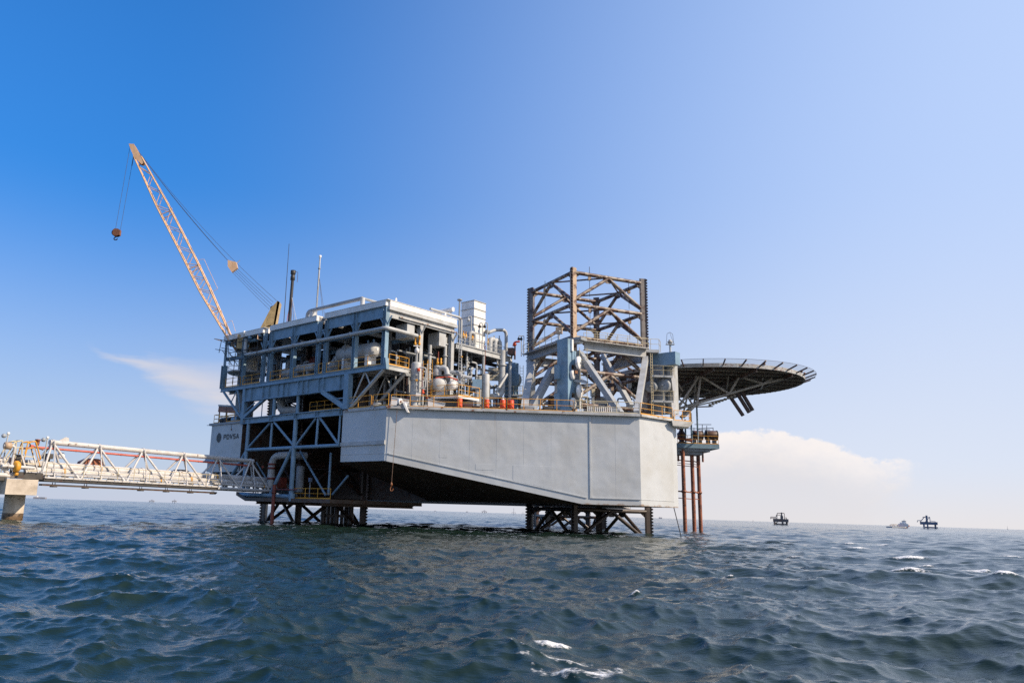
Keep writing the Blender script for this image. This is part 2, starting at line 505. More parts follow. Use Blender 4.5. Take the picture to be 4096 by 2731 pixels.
SEA = [  # size, tile, fade distance start/end: each band leaves the mesh before the mesh gets too coarse for it
    (173.0, wave_tile(512, 173.0, 5.0, 60, 0.078, WIND - 12, 11.0, 3, 3.0, 1.2), 320, 1300),
    (61.0, wave_tile(512, 61.0, 1.7, 5.0, 0.050, WIND + 8, 5.0, 9, 2.0, 1.25), 130, 340),
    (22.3, wave_tile(512, 22.3, 0.5, 1.7, 0.0245, WIND + 22, 1.7, 5, 1.4, 1.1), 40, 120),
    (7.9, wave_tile(512, 7.9, 0.2, 0.55, 0.0100, WIND + 5, 0.7, 8, 0.9, 1.1), 16, 46),
]
fine = np.radians(np.arange(-56, 56.01, 0.135))
coarse = np.radians(np.concatenate([np.arange(-180, -56, 4.0), np.arange(60, 180, 4.0)]))
ang = np.sort(np.concatenate([fine, coarse]))
rr = [1.2]
while rr[-1] < 26000:
    r_ = rr[-1]
    rr.append(r_ * (1.03 if r_ < 7 else 1.0048 if r_ < 300 else 1.012 if r_ < 900 else 1.06))
rr = np.array(rr)
A_, R_ = np.meshgrid(ang, rr, indexing='ij')
X0, Y0 = (R_ * np.sin(A_)).ravel(), (R_ * np.cos(A_)).ravel()
dist = R_.ravel()
Z = np.zeros_like(X0); DX = np.zeros_like(X0); DY = np.zeros_like(X0); J = np.ones_like(X0)
for size, (h_, dx_, dy_, j_), f0, f1 in SEA:
    w = np.clip((f1 - dist) / (f1 - f0), 0, 1)
    Z += sample(h_, size, X0, Y0) * w; DX += sample(dx_, size, X0, Y0) * w; DY += sample(dy_, size, X0, Y0) * w
    J += (sample(j_, size, X0, Y0) - 1) * w
# breaking crests where the photograph shows whitecaps: (pixel x, pixel y, length, width, height, slant in degrees)
CAPS = [(3340, 2190, .7, .4, .1, -8), (3700, 2262, .7, .35, .1, -8), (3560, 2296, .6, .3, .1, -10), (3980, 2300, .6, .3, .1, -10), (3760, 2190, .9, .4, .1, -5), (3180, 2230, .5, .3, .1, -5), (2250, 2592, 0.34, 0.16, 0.10, 10), (2190, 2625, 0.5, 0.16, 0.03, 14), (2120, 2650, 0.4, 0.14, 0.02, 8), (2300, 2640, 0.4, 0.3, 0.02, 30), (2370, 2690, 0.8, 0.4, 0.02, 20), (2270, 2690, 0.8, 0.3, 0.02, -10),
        (3440, 2198, 1.7, 0.7, 0.26, -8), (3395, 2180, 1.0, 0.6, 0.2, -8), (3520, 2184, 1.0, 0.5, 0.1, -8), (3640, 2246, 1.5, 0.6, 0.30, -8), (3560, 2236, 0.7, 0.4, 0.12, -8), (3625, 2290, 1.1, 0.45, 0.28, -12), (3915, 2281, 0.8, 0.4, 0.2, -10),
        (4010, 2343, 0.85, 0.4, 0.24, -12), (3900, 2330, 0.45, 0.25, 0.1, -12), (2897, 2322, 0.28, 0.18, 0.22, 0), (2535, 2408, 0.26, 0.16, 0.18, 0), (3540, 2160, 1.2, 0.5, 0.12, -5),
        (4040, 2230, 1.0, 0.4, 0.12, -8), (1100, 2104, 0.9, 0.6, 0.06, 0), (3900, 2705, 0.5, 0.2, 0.08, 0), (2700, 2100, 1.0, 0.6, 0.1, 0), (3280, 2155, 1.0, 0.5, 0.1, -5), (900, 2300, 0.35, 0.2, 0.04, 0)]
WASH = [(1065, 2088), (1190, 2100), (2125, 2118), (2297, 2131), (2600, 2137), (2740, 2126), (2770, 2126), (2800, 2125), (60, 2078)]
CREST = [(2900, 2335, 5.0, 1.0, 0.20, -22), (3720, 2330, 9.0, 1.5, 0.30, -14), (2440, 2440, 4, 0.9, 0.12, -12), (3950, 2560, 3, 0.7, 0.14, -16), (3250, 2620, 2.5, 0.6, 0.16, -14)]
foam = np.zeros_like(X0)
for q in WASH: CAPS.append((*q, 0.9, 0.55, 0.05, 0))
for lst, isf in ((CAPS, True), (CREST, False)):
    for px, py, ln, wd, ht, sl in lst:
        p = onZ(px, py, 0.0)
        s_, c_ = math.sin(D2R(sl)), math.cos(D2R(sl))
        near = np.hypot(X0 - p.x, Y0 - p.y) < 4 * ln
        ux, uy = X0[near] - p.x, Y0[near] - p.y
        a = (ux * c_ + uy * s_) / ln
        b = (-ux * s_ + uy * c_) / wd
        b = b + 0.35 * np.sin(a * 3.1 + px)
        g = np.exp(-a * a * 1.4 - b * b * (1.4 if isf else 1.0))
        Z[near] += ht * g
        if isf: foam[near] = np.maximum(foam[near], g * (0.66 if ht <= 0.05 else 0.95))
foam = np.maximum(foam, np.clip((0.30 - J) * 2.2, 0, 0.62) * (dist < 320))
na, nr = A_.shape
co = np.column_stack([X0 + DX, Y0 + DY, Z]).astype(np.float32)
idx = np.arange(na * nr).reshape(na, nr)
nxt = np.roll(idx, -1, axis=0)
q = np.stack([idx[:, :-1], idx[:, 1:], nxt[:, 1:], nxt[:, :-1]], axis=-1).reshape(-1, 4)
me = bpy.data.meshes.new('sea')
me.vertices.add(len(co)); me.vertices.foreach_set('co', co.ravel())
me.loops.add(q.size); me.loops.foreach_set('vertex_index', q.ravel().astype(np.int32))
me.polygons.add(len(q)); me.polygons.foreach_set('loop_start', np.arange(0, q.size, 4, dtype=np.int32))
me.polygons.foreach_set('use_smooth', np.ones(len(q), dtype=bool))
me.update(calc_edges=True)
at = me.attributes.new('foam', 'FLOAT', 'POINT'); at.data.foreach_set('value', foam.astype(np.float32))
if me.polygons[len(me.polygons) // 2].normal.z < 0: me.flip_normals()
sea = bpy.data.objects.new('sea', me); col.objects.link(sea)
sea['kind'] = 'structure'; sea['label'] = 'choppy dark blue green sea with small whitecaps'
M_SEA = bpy.data.materials.new('sea_water'); M_SEA.use_nodes = True
t = M_SEA.node_tree
def sn(ty, **k):
    n = t.nodes.new(ty)
    for a, b in k.items(): setattr(n, a, b)
    return n
bs = t.nodes['Principled BSDF']
bs.inputs['Base Color'].default_value = (0.010, 0.022, 0.016, 1)
bs.inputs['Roughness'].default_value = 0.07
bs.inputs['IOR'].default_value = 1.34
geo = sn('ShaderNodeNewGeometry')
def snoise(sc, det, vec=None, stretch=(1, 1, 1), rot=0):
    mp = sn('ShaderNodeMapping'); mp.inputs['Scale'].default_value = stretch; mp.inputs['Rotation'].default_value = (0, 0, rot)
    t.links.new(geo.outputs['Position'], mp.inputs[0])
    n = sn('ShaderNodeTexNoise'); n.inputs['Scale'].default_value = sc; n.inputs['Detail'].default_value = det; n.inputs['Roughness'].default_value = 0.6
    t.links.new(mp.outputs[0], n.inputs['Vector'])
    return n.outputs[0]
cd = sn('ShaderNodeVectorMath', operation='LENGTH'); t.links.new(geo.outputs['Position'], cd.inputs[0])
def ramp(a, b, c, d):
    n = sn('ShaderNodeMapRange'); t.links.new(cd.outputs['Value'], n.inputs[0])
    for i, x in enumerate((a, b, c, d)): n.inputs[i + 1].default_value = x
    return n.outputs[0]
prev = None
for sc, det, stv, rot, dist_, rmp in ((16.0, 4, (0.5, 1.4, 1), 0.2, 0.011, (5, 70, 1.0, 0.5)), (2.4, 4, (0.55, 1.4, 1), 0.15, 0.045, (8, 35, 0.15, 1.0)), (0.62, 4, (0.5, 1.4, 1), 0.2, 0.27, (50, 200, 0.0, 1.0)), (0.14, 3, (0.5, 1.4, 1), 0.1, 1.3, (200, 800, 0.0, 1.0))):
    bn = sn('ShaderNodeBump'); bn.inputs['Distance'].default_value = dist_
    t.links.new(ramp(*rmp), bn.inputs['Strength'])
    t.links.new(snoise(sc, det, stretch=stv, rot=rot), bn.inputs['Height'])
    if prev: t.links.new(prev.outputs[0], bn.inputs['Normal'])
    prev = bn
t.links.new(prev.outputs[0], bs.inputs['Normal'])
fa = sn('ShaderNodeAttribute', attribute_name='foam')
fn = snoise(8.5, 9); fn2 = snoise(1.7, 5)
def smath(op, a, b, c=None, clamp=False):
    n = sn('ShaderNodeMath', operation=op, use_clamp=clamp)
    for i, x in enumerate((a, b, c)):
        if x is None: continue
        if isinstance(x, (int, float)): n.inputs[i].default_value = x
        else: t.links.new(x, n.inputs[i])
    return n.outputs[0]
fm = smath('ADD', smath('MULTIPLY_ADD', fa.outputs['Fac'], 1.3, -1.25), smath('MULTIPLY_ADD', fn, 1.6, smath('MULTIPLY', fn2, 0.9)))
ms = sn('ShaderNodeMapRange', interpolation_type='SMOOTHSTEP'); t.links.new(fm, ms.inputs[0]); ms.inputs[1].default_value = 0.58; ms.inputs[2].default_value = 1.10
fmask = smath('MULTIPLY', ms.outputs[0], smath('GREATER_THAN', fa.outputs['Fac'], 0.02))
fb = sn('ShaderNodeBsdfPrincipled'); fb.inputs['Base Color'].default_value = (0.78, 0.78, 0.76, 1); fb.inputs['Roughness'].default_value = 0.7
fbmp = sn('ShaderNodeBump'); fbmp.inputs['Strength'].default_value = 0.8; fbmp.inputs['Distance'].default_value = 0.08
t.links.new(fn, fbmp.inputs['Height']); t.links.new(fbmp.outputs[0], fb.inputs['Normal'])
mxs = sn('ShaderNodeMixShader'); t.links.new(fmask, mxs.inputs[0]); t.links.new(bs.outputs[0], mxs.inputs[1]); t.links.new(fb.outputs[0], mxs.inputs[2])
t.links.new(mxs.outputs[0], t.nodes['Material Output'].inputs[0])
me.materials.append(M_SEA)
# ------------------------------------------------------------------ hull of the platform
DECK = 12.0
def xs(x, y): 
    s, t, _ = st(V((x, y, 0))); return s, t
hull = thing('platform_hull', L(10, 5, 2.5), 'big pale grey steel hull with raked underside and blunt front corner', 'platform hull')
sA, tA = xs(20.55, 79.15); sE, tE = xs(24.8, 82.44); sF, tF = xs(25.7, 84.0); sG, tG = xs(22, 93)
sB, tB = xs(-4.75, 79.15); sB = 0.0
SK = 13.6
Kx = B0 + E1 * SK; 
# point on the front face where the rake ends
aB, aA = L(0, tB, 0), L(sA, tA, 0)
fK = SK / sA
tK = tB + (tA - tB) * fK
ZB, ZR = 3.0, 6.6
TOP = DECK - 0.02
def wall(name, pts_bot, pts_top, mat=M_HULL, thick=None):
    n = len(pts_bot)
    mb = MB().add(list(pts_bot) + list(pts_top), [(i, i + 1, n + i + 1, n + i) for i in range(n - 1)])
    return mb.done(name, mat, hull)
wall('front_plating', [L(0, tB, ZR), L(SK, tK, ZB), L(sA, tA, ZB)], [L(0, tB, TOP), L(SK, tK, TOP), L(sA, tA, TOP)])
wall('corner_plating', [L(sA, tA, ZB), L(sE, tE, ZB), L(sF, tF, ZB), L(sG, tG, ZB)], [L(sA, tA, TOP), L(sE, tE, TOP), L(sF, tF, TOP), L(sG, tG, TOP)])
wall('bow_plating', [L(0, tB, ZR), L(0, 6.6, ZR)], [L(0, tB, TOP), L(0, 6.6, TOP)])
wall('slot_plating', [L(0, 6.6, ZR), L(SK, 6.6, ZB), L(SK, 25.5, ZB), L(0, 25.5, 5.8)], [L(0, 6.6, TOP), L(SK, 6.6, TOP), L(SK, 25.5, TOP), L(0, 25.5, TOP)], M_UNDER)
wall('bow_plating', [L(0, 25.5, 7.45), L(0, 32.5, 7.45)], [L(0, 25.5, 11.7), L(0, 32.5, 11.7)])
wall('bow_plating', [L(0.12, 25.3, 5.8), L(0.12, 33.0, 5.8)], [L(0.12, 25.3, 7.2), L(0.12, 33.0, 7.2)])
wall('side_plating', [L(0.12, 32.5, 5.8), L(SK, 32.5, ZB), L(38, 32.5, ZB)], [L(0.12, 32.5, 11.7), L(SK, 32.5, TOP), L(38, 32.5, TOP)])
wall('side_plating', [L(sG, tG, ZB), L(48, 0, ZB), L(38, 32.5, ZB)], [L(sG, tG, TOP), L(48, 0, TOP), L(38, 32.5, TOP)])
bot = MB()
bot.add([L(0, tB, ZR), L(SK, tK, ZB), L(SK, 6.6, ZB), L(0, 6.6, ZR)], [(0, 1, 2, 3)])
bot.add([L(0.12, 25.5, 5.8), L(SK, 25.5, ZB), L(SK, 32.5, ZB), L(0.12, 32.5, 5.8)], [(0, 1, 2, 3)])
bot.add([L(SK, tK, ZB), L(sA, tA, ZB), L(sE, tE, ZB), L(sF, tF, ZB), L(sG, tG, ZB), L(48, 0, ZB), L(38, 32.5, ZB), L(SK, 32.5, ZB)], [tuple(range(8))])
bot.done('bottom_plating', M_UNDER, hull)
MB().add([L(0, tB, TOP), L(sA, tA, TOP), L(sE, tE, TOP), L(sF, tF, TOP), L(sG, tG, TOP), L(48, 0, TOP), L(38, 32.5, TOP), L(0.12, 32.5, TOP), L(0.12, 25.5, TOP), L(SK, 25.5, TOP), L(SK, 6.6, TOP), L(0, 6.6, TOP)], [tuple(range(12))]).done('main_deck', M_GREY, hull)
MB().lbox(1.6, SK, 6.6, 25.5, 11.75, 11.9).done('slot_sun_block', M_UNDER, hull)  # sheet added over the slot to block the sun and keep it dark
# overhanging rim along the deck edge
def rim(p, q, n, over=0.40, mat=M_RIM, z0=11.78, z1=12.06, name='deck_rim'):
    p, q, n = V(p), V(q), V(n)
    p.z = q.z = 0
    mb = MB().hexa([p - n * 0.3 + ZV * z0, q - n * 0.3 + ZV * z0, q + n * over + ZV * z0, p + n * over + ZV * z0, p - n * 0.3 + ZV * z1, q - n * 0.3 + ZV * z1, q + n * over + ZV * z1, p + n * over + ZV * z1])
    return mb.done(name, mat, hull)
rim(L(0, tB, 0) + V((0.05, 0, 0)), L(sA, tA, 0), V((0, -1, 0)))
dAE = (L(sE, tE, 0) - L(sA, tA, 0)).normalized(); nAE = V((dAE.y, -dAE.x, 0))
rim(L(sA, tA, 0) + dAE * 0.01, L(sE, tE, 0), nAE, 0.30, z0=11.80, z1=12.04)
rim(L(0, tB, 0), L(0, 6.4, 0), -E1, 0.12, z0=11.8, z1=12.1)
# projecting step at the right-hand corner
MB().hexa([V(q) for q in [(24.7, 81.7, 11.3), (26.7, 82.6, 11.3), (26.9, 84.2, 11.3), (25.2, 84.2, 11.3), (24.5, 81.4, 11.85), (27.1, 82.5, 11.85), (27.4, 84.4, 11.85), (25.0, 84.4, 11.85)]]).done('corner_step', M_WHITE, hull)
# raised welds, doubler plates and the knuckle line on the broad face
yF = 79.15
def seam(p, q, w=0.05, d=0.035, n=V((0, -1, 0))):
    p, q = V(p), V(q)
    u = (q - p).normalized(); x = u.cross(n).normalized()
    MB().box((p + q) / 2 + n * d / 2, (q - p).length, w, d, u, x, n).done('weld_seam', M_HULL, hull)
_fa, _fb = L(0, tB, 0), L(sA, tA, 0)
def yfr(x): return _fa.y + (_fb.y - _fa.y) * (x - _fa.x) / (_fb.x - _fa.x)      # the broad face is not quite square to the axes
def zlow(x): return max(ZB, ZR - (ZR - ZB) * (x + 4.75) / (15.1 + 4.75))
MB().box((15.56, yF - 0.05, 7.6), 0.16, 0.10, 8.0).done('vertical_stiffener', M_HULL, hull)
seam((-4.7, yfr(-4.7), zlow(-4.7) + 0.75), (15.2, yfr(15.2), 3.62), 0.08, 0.07)
seam((15.7, yfr(15.7), 3.62), (20.5, yfr(20.5), 3.62), 0.08, 0.08)
for px in (1648, 1760, 1878, 1986, 2095, 2205, 2462):
    x = onY(px, 1800, yF).x
    seam((x, yfr(x), zlow(x) + 0.8), (x, yfr(x), 11.5), 0.03, 0.006)
def doubler(px0, py0, px1, py1, py2=None):
    a, b = onY(px0, py0, yF), onY(px1, py1, yF)
    c = onY(px1, py2, yF).z if py2 else b.z
    ya, yb = yfr(a.x), yfr(b.x)
    MB().hexa([V((a.x, ya - 0.014, b.z)), V((b.x, yb - 0.014, c)), V((b.x, yb + 0.01, c)), V((a.x, ya + 0.01, b.z)), V((a.x, ya - 0.014, a.z)), V((b.x, yb - 0.014, a.z)), V((b.x, yb + 0.01, a.z)), V((a.x, ya + 0.01, a.z))]).done('doubler_plate', M_HULL, hull)
doubler(1902, 1855, 1975, 1880)
doubler(2052, 1860, 2211, 1925, 1955)
doubler(1757, 1815, 1788, 1830)
seam(L(sA, tA, 3.62), L(sE, tE, 3.62), 0.05, 0.03, nAE)
# fender strip and lower knuckle on the shaded bow face
MB().lbox(-0.16, 0.0, tB - 0.05, 6.6, 8.22, 8.62).done('fender_strip', M_LGREY, hull)
seam(L(0, tB, 7.35), L(0, 6.6, 7.35), 0.05, 0.03, -E1)
# ledge under the name board
MB().hexa([L(-0.25, 25.6, 7.12), L(0.3, 25.6, 7.12), L(0.3, 33.3, 7.12), L(-0.25, 33.3, 7.12), L(-0.02, 25.6, 7.5), L(0.3, 25.6, 7.5), L(0.3, 33.3, 7.5), L(-0.02, 33.3, 7.5)]).done('ledge', M_GREY, hull)
MB().lbox(-0.15, 0.6, 25.0, 33.0, 11.68, 11.95).done('deck_rim', M_GREY, hull)
# the name painted on the bow: emblem and letters, 15 mm proud
NS = -0.018
def wallpt(px, py):
    s_, t_, z_ = st(onL(px, py, 0)); return t_, z_
def stroke(pa, pb, w, name, lab=None):
    a, b = L(NS, *pa), L(NS, *pb)
    return MB().box((a + b) / 2, (b - a).length, w, 0.03, (b - a).normalized(), (b - a).normalized().cross(E1).normalized(), E1)
def glyph(ch, t0, t1, z0, z1, w=0.13):
    W_ = t1 - t0; H_ = z1 - z0
    def P(u, v): return (t1 - u * W_, z0 + v * H_)
    S_ = {'P': [(0, 0, 0, 1), (0, .94, .95, .94), (.92, 1, .92, .46), (0, .5, .95, .5)],
          'D': [(0, 0, 0, 1), (0, .94, .75, .94), (.92, .84, .92, .16), (0, .06, .75, .06), (.7, .96, .94, .8), (.7, .04, .94, .2)],
          'V': [(0, 1, .5, 0), (1, 1, .5, 0)],
          'S': [(.05, .94, 1, .94), (.08, .94, .08, .5), (.05, .51, .95, .51), (.92, .51, .92, .06), (0, .06, .95, .06)],
          'A': [(0, 0, .5, 1), (1, 0, .5, 1), (.2, .32, .8, .32)]}[ch]
    mb = MB()
    for k, (a, b, c, d) in enumerate(S_):
        p, q = L(NS - 0.001 * k, *P(a, b)), L(NS - 0.001 * k, *P(c, d))
        u = (q - p).normalized()
        mb.box((p + q) / 2, (q - p).length + 0.02, w, 0.03, u, u.cross(E1).normalized(), E1)
    mb.done('letter', M_LOGO, hull)
tl, zl0 = wallpt(895, 1757); tr, zr0 = wallpt(958, 1751); _, zl1 = wallpt(896, 1739); _, zr1 = wallpt(959, 1733)
zz0, zz1 = (zl0 + zr0) / 2, (zl1 + zr1) / 2
pw = (tl - tr) / 5
for i, ch in enumerate('PDVSA'):
    a = tl - i * pw
    glyph(ch, a - pw * 0.70, a, zz0, zz1)
# emblem: four sheaves of nested chevrons inside a lozenge
ct, cz = wallpt(876, 1750)
et, _ = wallpt(866.5, 1750); _, ez = wallpt(876, 1731)
RT, RZ = abs(et - ct), abs(ez - cz)
em = MB()
for k, (dt, dz) in enumerate(((1, 0), (-1, 0), (0, 1), (0, -1))):
    for j in range(3):
        a0 = 0.14 + j * 0.29
        qx = (-2 * a0 + math.sqrt(max(0, 4 * a0 * a0 - 8 * (a0 * a0 - 1)))) / 4 * 0.93
        for sgn in (-1, 1):
            u0, v0 = dt * a0, dz * a0
            u1, v1 = dt * (a0 + qx) + (0 if dt else sgn * qx), dz * (a0 + qx) + (0 if dz else sgn * qx)
            p, q = L(NS - 0.0007 * (j + 4 * (sgn > 0)), ct + u0 * RT, cz + v0 * RZ), L(NS - 0.0007 * (j + 4 * (sgn > 0)), ct + u1 * RT, cz + v1 * RZ)
            u = (q - p).normalized()
            em.box((p + q) / 2, (q - p).length, 0.12, 0.03, u, u.cross(E1).normalized(), E1)
em.done('emblem', M_LOGO, hull)

# ------------------------------------------------------------------ jack-up legs
def leg(label, N, ang, size, ztop, zbot, bay, first, mats, zwet=3.2, name='jackup_leg'):
    d = V((math.cos(D2R(ang)), math.sin(D2R(ang)), 0)); l = V((-d.y, d.x, 0))
    N = V((N[0], N[1], 0))
    root = thing(name, N + ZV * zbot, label, 'platform leg', 'lattice jack-up legs')
    Q = [N, N + d * size, N + (d + l) * size, N + l * size]
    ctr = N + (d + l) * size / 2
    mp, mr = mats[0], mats[1]; mc = mats[-1] if len(mats) > 2 else mp
    for qi, q in enumerate(Q):
        rad = (q - ctr).normalized(); tan = V((-rad.y, rad.x, 0))
        sec = [q - rad * 0.30 + tan * 0.40, q - rad * 0.30 - tan * 0.40, q - rad * 0.1 - tan * 0.36, q + rad * 0.30 - tan * 0.10, q + rad * 0.30 + tan * 0.10, q - rad * 0.1 + tan * 0.36]
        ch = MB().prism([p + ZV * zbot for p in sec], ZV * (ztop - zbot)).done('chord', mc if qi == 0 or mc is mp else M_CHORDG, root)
        mb = MB()
        pitch = 0.36
        n = int((ztop - zbot - 0.05) / pitch)
        b0, b1, th = q + rad * 0.29, q + rad * 0.62, tan * 0.11
        for i in range(n):
            z = ztop - (i + 1) * pitch
            pr = [(b0, 0), (b0 + rad * 0.10, 0.0), (b1, pitch * 0.36), (b1, pitch * 0.64), (b0 + rad * 0.10, pitch * 0.999), (b0, pitch * 0.999)]
            mb.prism([p + ZV * (z + k) - th for p, k in pr], th * 2)
        mb.done('rack', mr, ch)
        for k in range(5):                       # ragged toothed head of the chord
            pass
    z = first
    while z > zbot + 0.5:
        mids = []
        for i in range(4):
            a, b = Q[i], Q[(i + 1) % 4]
            mid = (a + b) / 2
            mids.append(mid)
            u = (b - a).normalized()
            MB().tube(a + u * 0.3 + ZV * z, b - u * 0.3 + ZV * z, 0.23, 10).done('horizontal_brace', mp, root)
            for e, sg in ((a, 1), (b, -1)):
                MB().tube(mid + ZV * (z - 0.1), e + u * sg * 0.35 + ZV * (z - bay + 0.75), 0.21, 10).done('diagonal_brace', mp, root)
                MB().prism([e + u * sg * 0.3 + ZV * (z - 0.75), e + u * sg * 1.0 + ZV * (z - 0.2), e + u * sg * 0.3 + ZV * (z - 0.1)], V((-u.y, u.x, 0)) * 0.05).done('gusset', mr, root)
            MB().prism([mid - u * 0.75 + ZV * (z - 0.2), mid + u * 0.75 + ZV * (z - 0.2), mid + u * 0.3 + ZV * (z - 0.72), mid - u * 0.3 + ZV * (z - 0.72)], V((-u.y, u.x, 0)) * 0.05).done('gusset', mr, root)
        for i in range(4):
            MB().tube(mids[i] + ZV * z, mids[(i + 1) % 4] + ZV * z, 0.10, 8).done('inner_brace', mr, root)
        z -= bay
    return root, Q, d, l
LEGN = (15.85, 90.2)
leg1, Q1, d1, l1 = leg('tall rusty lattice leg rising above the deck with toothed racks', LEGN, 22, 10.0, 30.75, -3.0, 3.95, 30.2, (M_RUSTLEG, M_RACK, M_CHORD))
_p = onY(1187, 2100, 95.0)
LEG2N = (_p.x, 95.0)
leg2, Q2, d2, l2 = leg('dark lattice leg standing in the slot behind the truss, under the crane end', LEG2N, 37, 9.0, 21.2, -3.0, 3.95, 18.6, (M_SHADELEG, M_RACK))
p3 = onY(2190, 2110, 128)
leg3, Q3, d3, l3 = leg('farthest lattice leg seen only under the hull behind the tall leg', (p3.x, p3.y), 4, 9.0, 12.5, -3.0, 3.95, 5.6, (M_SHADELEG, M_RACK))
# small counterweight boxes hung inside the tall leg
for px, py, yy in ((2358, 1111, 93), (2360, 1240, 93), (2515, 1163, 97), (2518, 1284, 97), (2180, 1166, 96), (2179, 1290, 96)):
    c = onY(px, py, yy)
    root = thing('hanging_weight', c - ZV * 0.4, {2358: 'upper cream weight box hung just right of the near leg chord', 2360: 'lower cream weight box hung just right of the near leg chord',
        2515: 'upper cream weight box hung near the right leg chord', 2518: 'lower cream weight box hung near the right leg chord',
        2180: 'upper cream weight box hung near the left leg chord', 2179: 'lower cream weight box hung near the left leg chord'}[px], 'weight box', 'cream weight boxes hung in the tall leg')
    MB().box(c, 0.36, 0.36, 0.66).done('body', M_TAN, root)
    MB().box(c + ZV * 0.37, 0.24, 0.24, 0.08).done('cap', M_TAN, root)
    MB().tube(c + ZV * 0.4, c + ZV * 1.4, 0.035, 6).done('hanger_rod', M_CABLE, root)
    MB().tube(c - ZV * 0.34, c - ZV * 2.4, 0.03, 6).done('tail_rod', M_CABLE, root)
# ------------------------------------------------------------------ process module: roofed steel frame overhanging the bow
def k2(x, y): return 800 + .2869 * x, 1200 + .2869 * y
def k3(x, y): return 800 + .3507 * x, 1600 + .3507 * y
def k4(x, y): return 1300 + .3826 * x, 1150 + .3826 * y
def k5(x, y): return 1350 + .2126 * x, 1450 + .2126 * y
def kA(x, y): return 1780 + .2870 * x, 1250 + .2870 * y
def kB(x, y): return 2050 + .2232 * x, 1300 + .2232 * y
def kC(x, y): return 2350 + .236 * x, 1300 + .236 * y
def k6(x, y): return 2600 + .5102 * x, 1350 + .5102 * y
def k1(x, y): return .4677 * x, 1600 + .4677 * y
def k7(x, y): return .2552 * x, 1700 + .2552 * y
def k8(x, y): return 400 + .5739 * x, 500 + .5739 * y
def tL(p, s=0.0): return st(onL(*p, s))[1]
def zL(p, s=0.0): return onL(*p, s).z
def sR(p, t=0.0): return st(onR(*p, t))[0]

FL = 16.38                                # floor level of the module
mod = thing('process_module', L(5, 15, 12), 'open steel process building with flat white roof bays and shaded blue grey side', 'process module')
mod['label'] = 'open steel frame building with white roof edges standing over the bow'
# roof bays: fan cooler decks with a white edge strip, a grey fascia below and a gap between them
tA_ = tL(k2(905, 390)); tB_ = tL(k2(1000, 375)); tC_ = tL(k2(1660, 235)); tD_ = tL(k2(1775, 205)); tj1 = tL(k2(1330, 330)); tj2 = tL(k4(330, 230))
BAYS = [(tA_, 31.0, 22.45, 23.15, False), (tB_, tB_ and tC_, 0, 0, True), (0.45, tD_, 0, 0, True)]
def roof_bay(t0, t1, fascia):
    ZT, ZM, ZF = 23.12, 22.52, 21.32
    MB().lbox(0.1, 10.4, t0 + 0.1, t1 - 0.1, 22.45, 22.95).done('roof_slab', M_GREY, mod)
    for a, b, c_, d_ in ((-0.32, 0.1, t0 - 0.1, t1), (10.4, 10.7, t0 - 0.1, t1)):
        MB().lbox(a, b, c_, d_, ZM, ZT).done('edge_strip', M_WHITE, mod)
    for a, b in ((t0 - 0.35, t0 + 0.1), (t1 - 0.1, t1 + 0.05)):
        MB().lbox(0.1, 10.4, a, b, ZM, ZT).done('edge_strip', M_WHITE, mod)
    MB().lbox(-0.35, 10.72, t0 - 0.4, t1 + 0.05, ZT, ZT + 0.04).done('roof_sheet', M_WHITE, mod)
    if fascia:
        n = max(1, round((t1 - t0) / 5))
        for i in range(n):
            a, b = t0 + (t1 - t0) * i / n + 0.12, t0 + (t1 - t0) * (i + 1) / n - 0.12
            MB().lbox(-0.06, 0.06, a, b, ZF, ZM - 0.03).done('fascia_panel', M_STEEL, mod)
            MB().lbox(-0.14, 0.0, a, b, ZM - 0.10, ZM - 0.02).done('drip_edge', M_STEEL, mod)
            MB().lbox(10.3, 10.4, a, b, ZF, ZM - 0.03).done('fascia_panel', M_STEEL, mod)
            for s in (2.7, 7.4):
                f = MB().lathe(L(s, (a + b) / 2, 21.45), [(1.85, 0), (1.72, 0.55), (1.72, 0.95)], 24).done('fan_ring', M_DARK, mod)
                bl = MB()
                for j in range(5):
                    an = j * 2 * math.pi / 5
                    bl.beam(L(s, (a + b) / 2, 21.9), L(s + 1.6 * math.cos(an), (a + b) / 2 + 1.6 * math.sin(an), 21.9), 0.3, 0.04)
                bl.done('fan_blades', M_DARK, f)
                MB().lbox(s - 0.25, s + 0.25, (a + b) / 2 - 0.25, (a + b) / 2 + 0.25, 20.9, 21.6).done('fan_motor', M_DARK, mod)
        MB().lbox(0.1, 10.3, t0 + 0.05, t1 - 0.05, 22.3, 22.44).done('tube_bundle', M_DARK, mod)
roof_bay(tA_, 31.0, False)
roof_bay(tB_, tC_, True)
roof_bay(0.45, tD_, True)
# sunlit gable fascia on the right-hand face
MB().lbox(0.25, 10.3, 0.30, 0.42, 21.35, 22.5).done('fascia_panel', M_LGREY, mod)
MB().lbox(-0.05, 10.5, 0.0, 0.30, 22.1, 22.45).done('gable_strip', M_LGREY, mod)
MB().lbox(1.6, 10.6, 0.12, 0.30, 21.55, 21.68).done('cable_tray', M_RIM, mod)
for s in (3.6, 8.6):                       # fan drive boxes hung under the gable
    MB().lbox(s - 0.55, s + 0.55, 0.5, 2.2, 19.75, 21.3).done('drive_box', M_LGREY, mod)
# lifting lugs on the roof edge
for p in (k4(758, 165), k4(1273, 335)):
    s = sR(p)
    MB().prism([L(s - .12, 0.2, 23.1), L(s + .12, 0.2, 23.1), L(s + .1, 0.2, 23.5), L(s, 0.2, 23.6), L(s - .1, 0.2, 23.5)], E2 * 0.06).done('lifting_lug', M_WHITE, mod)
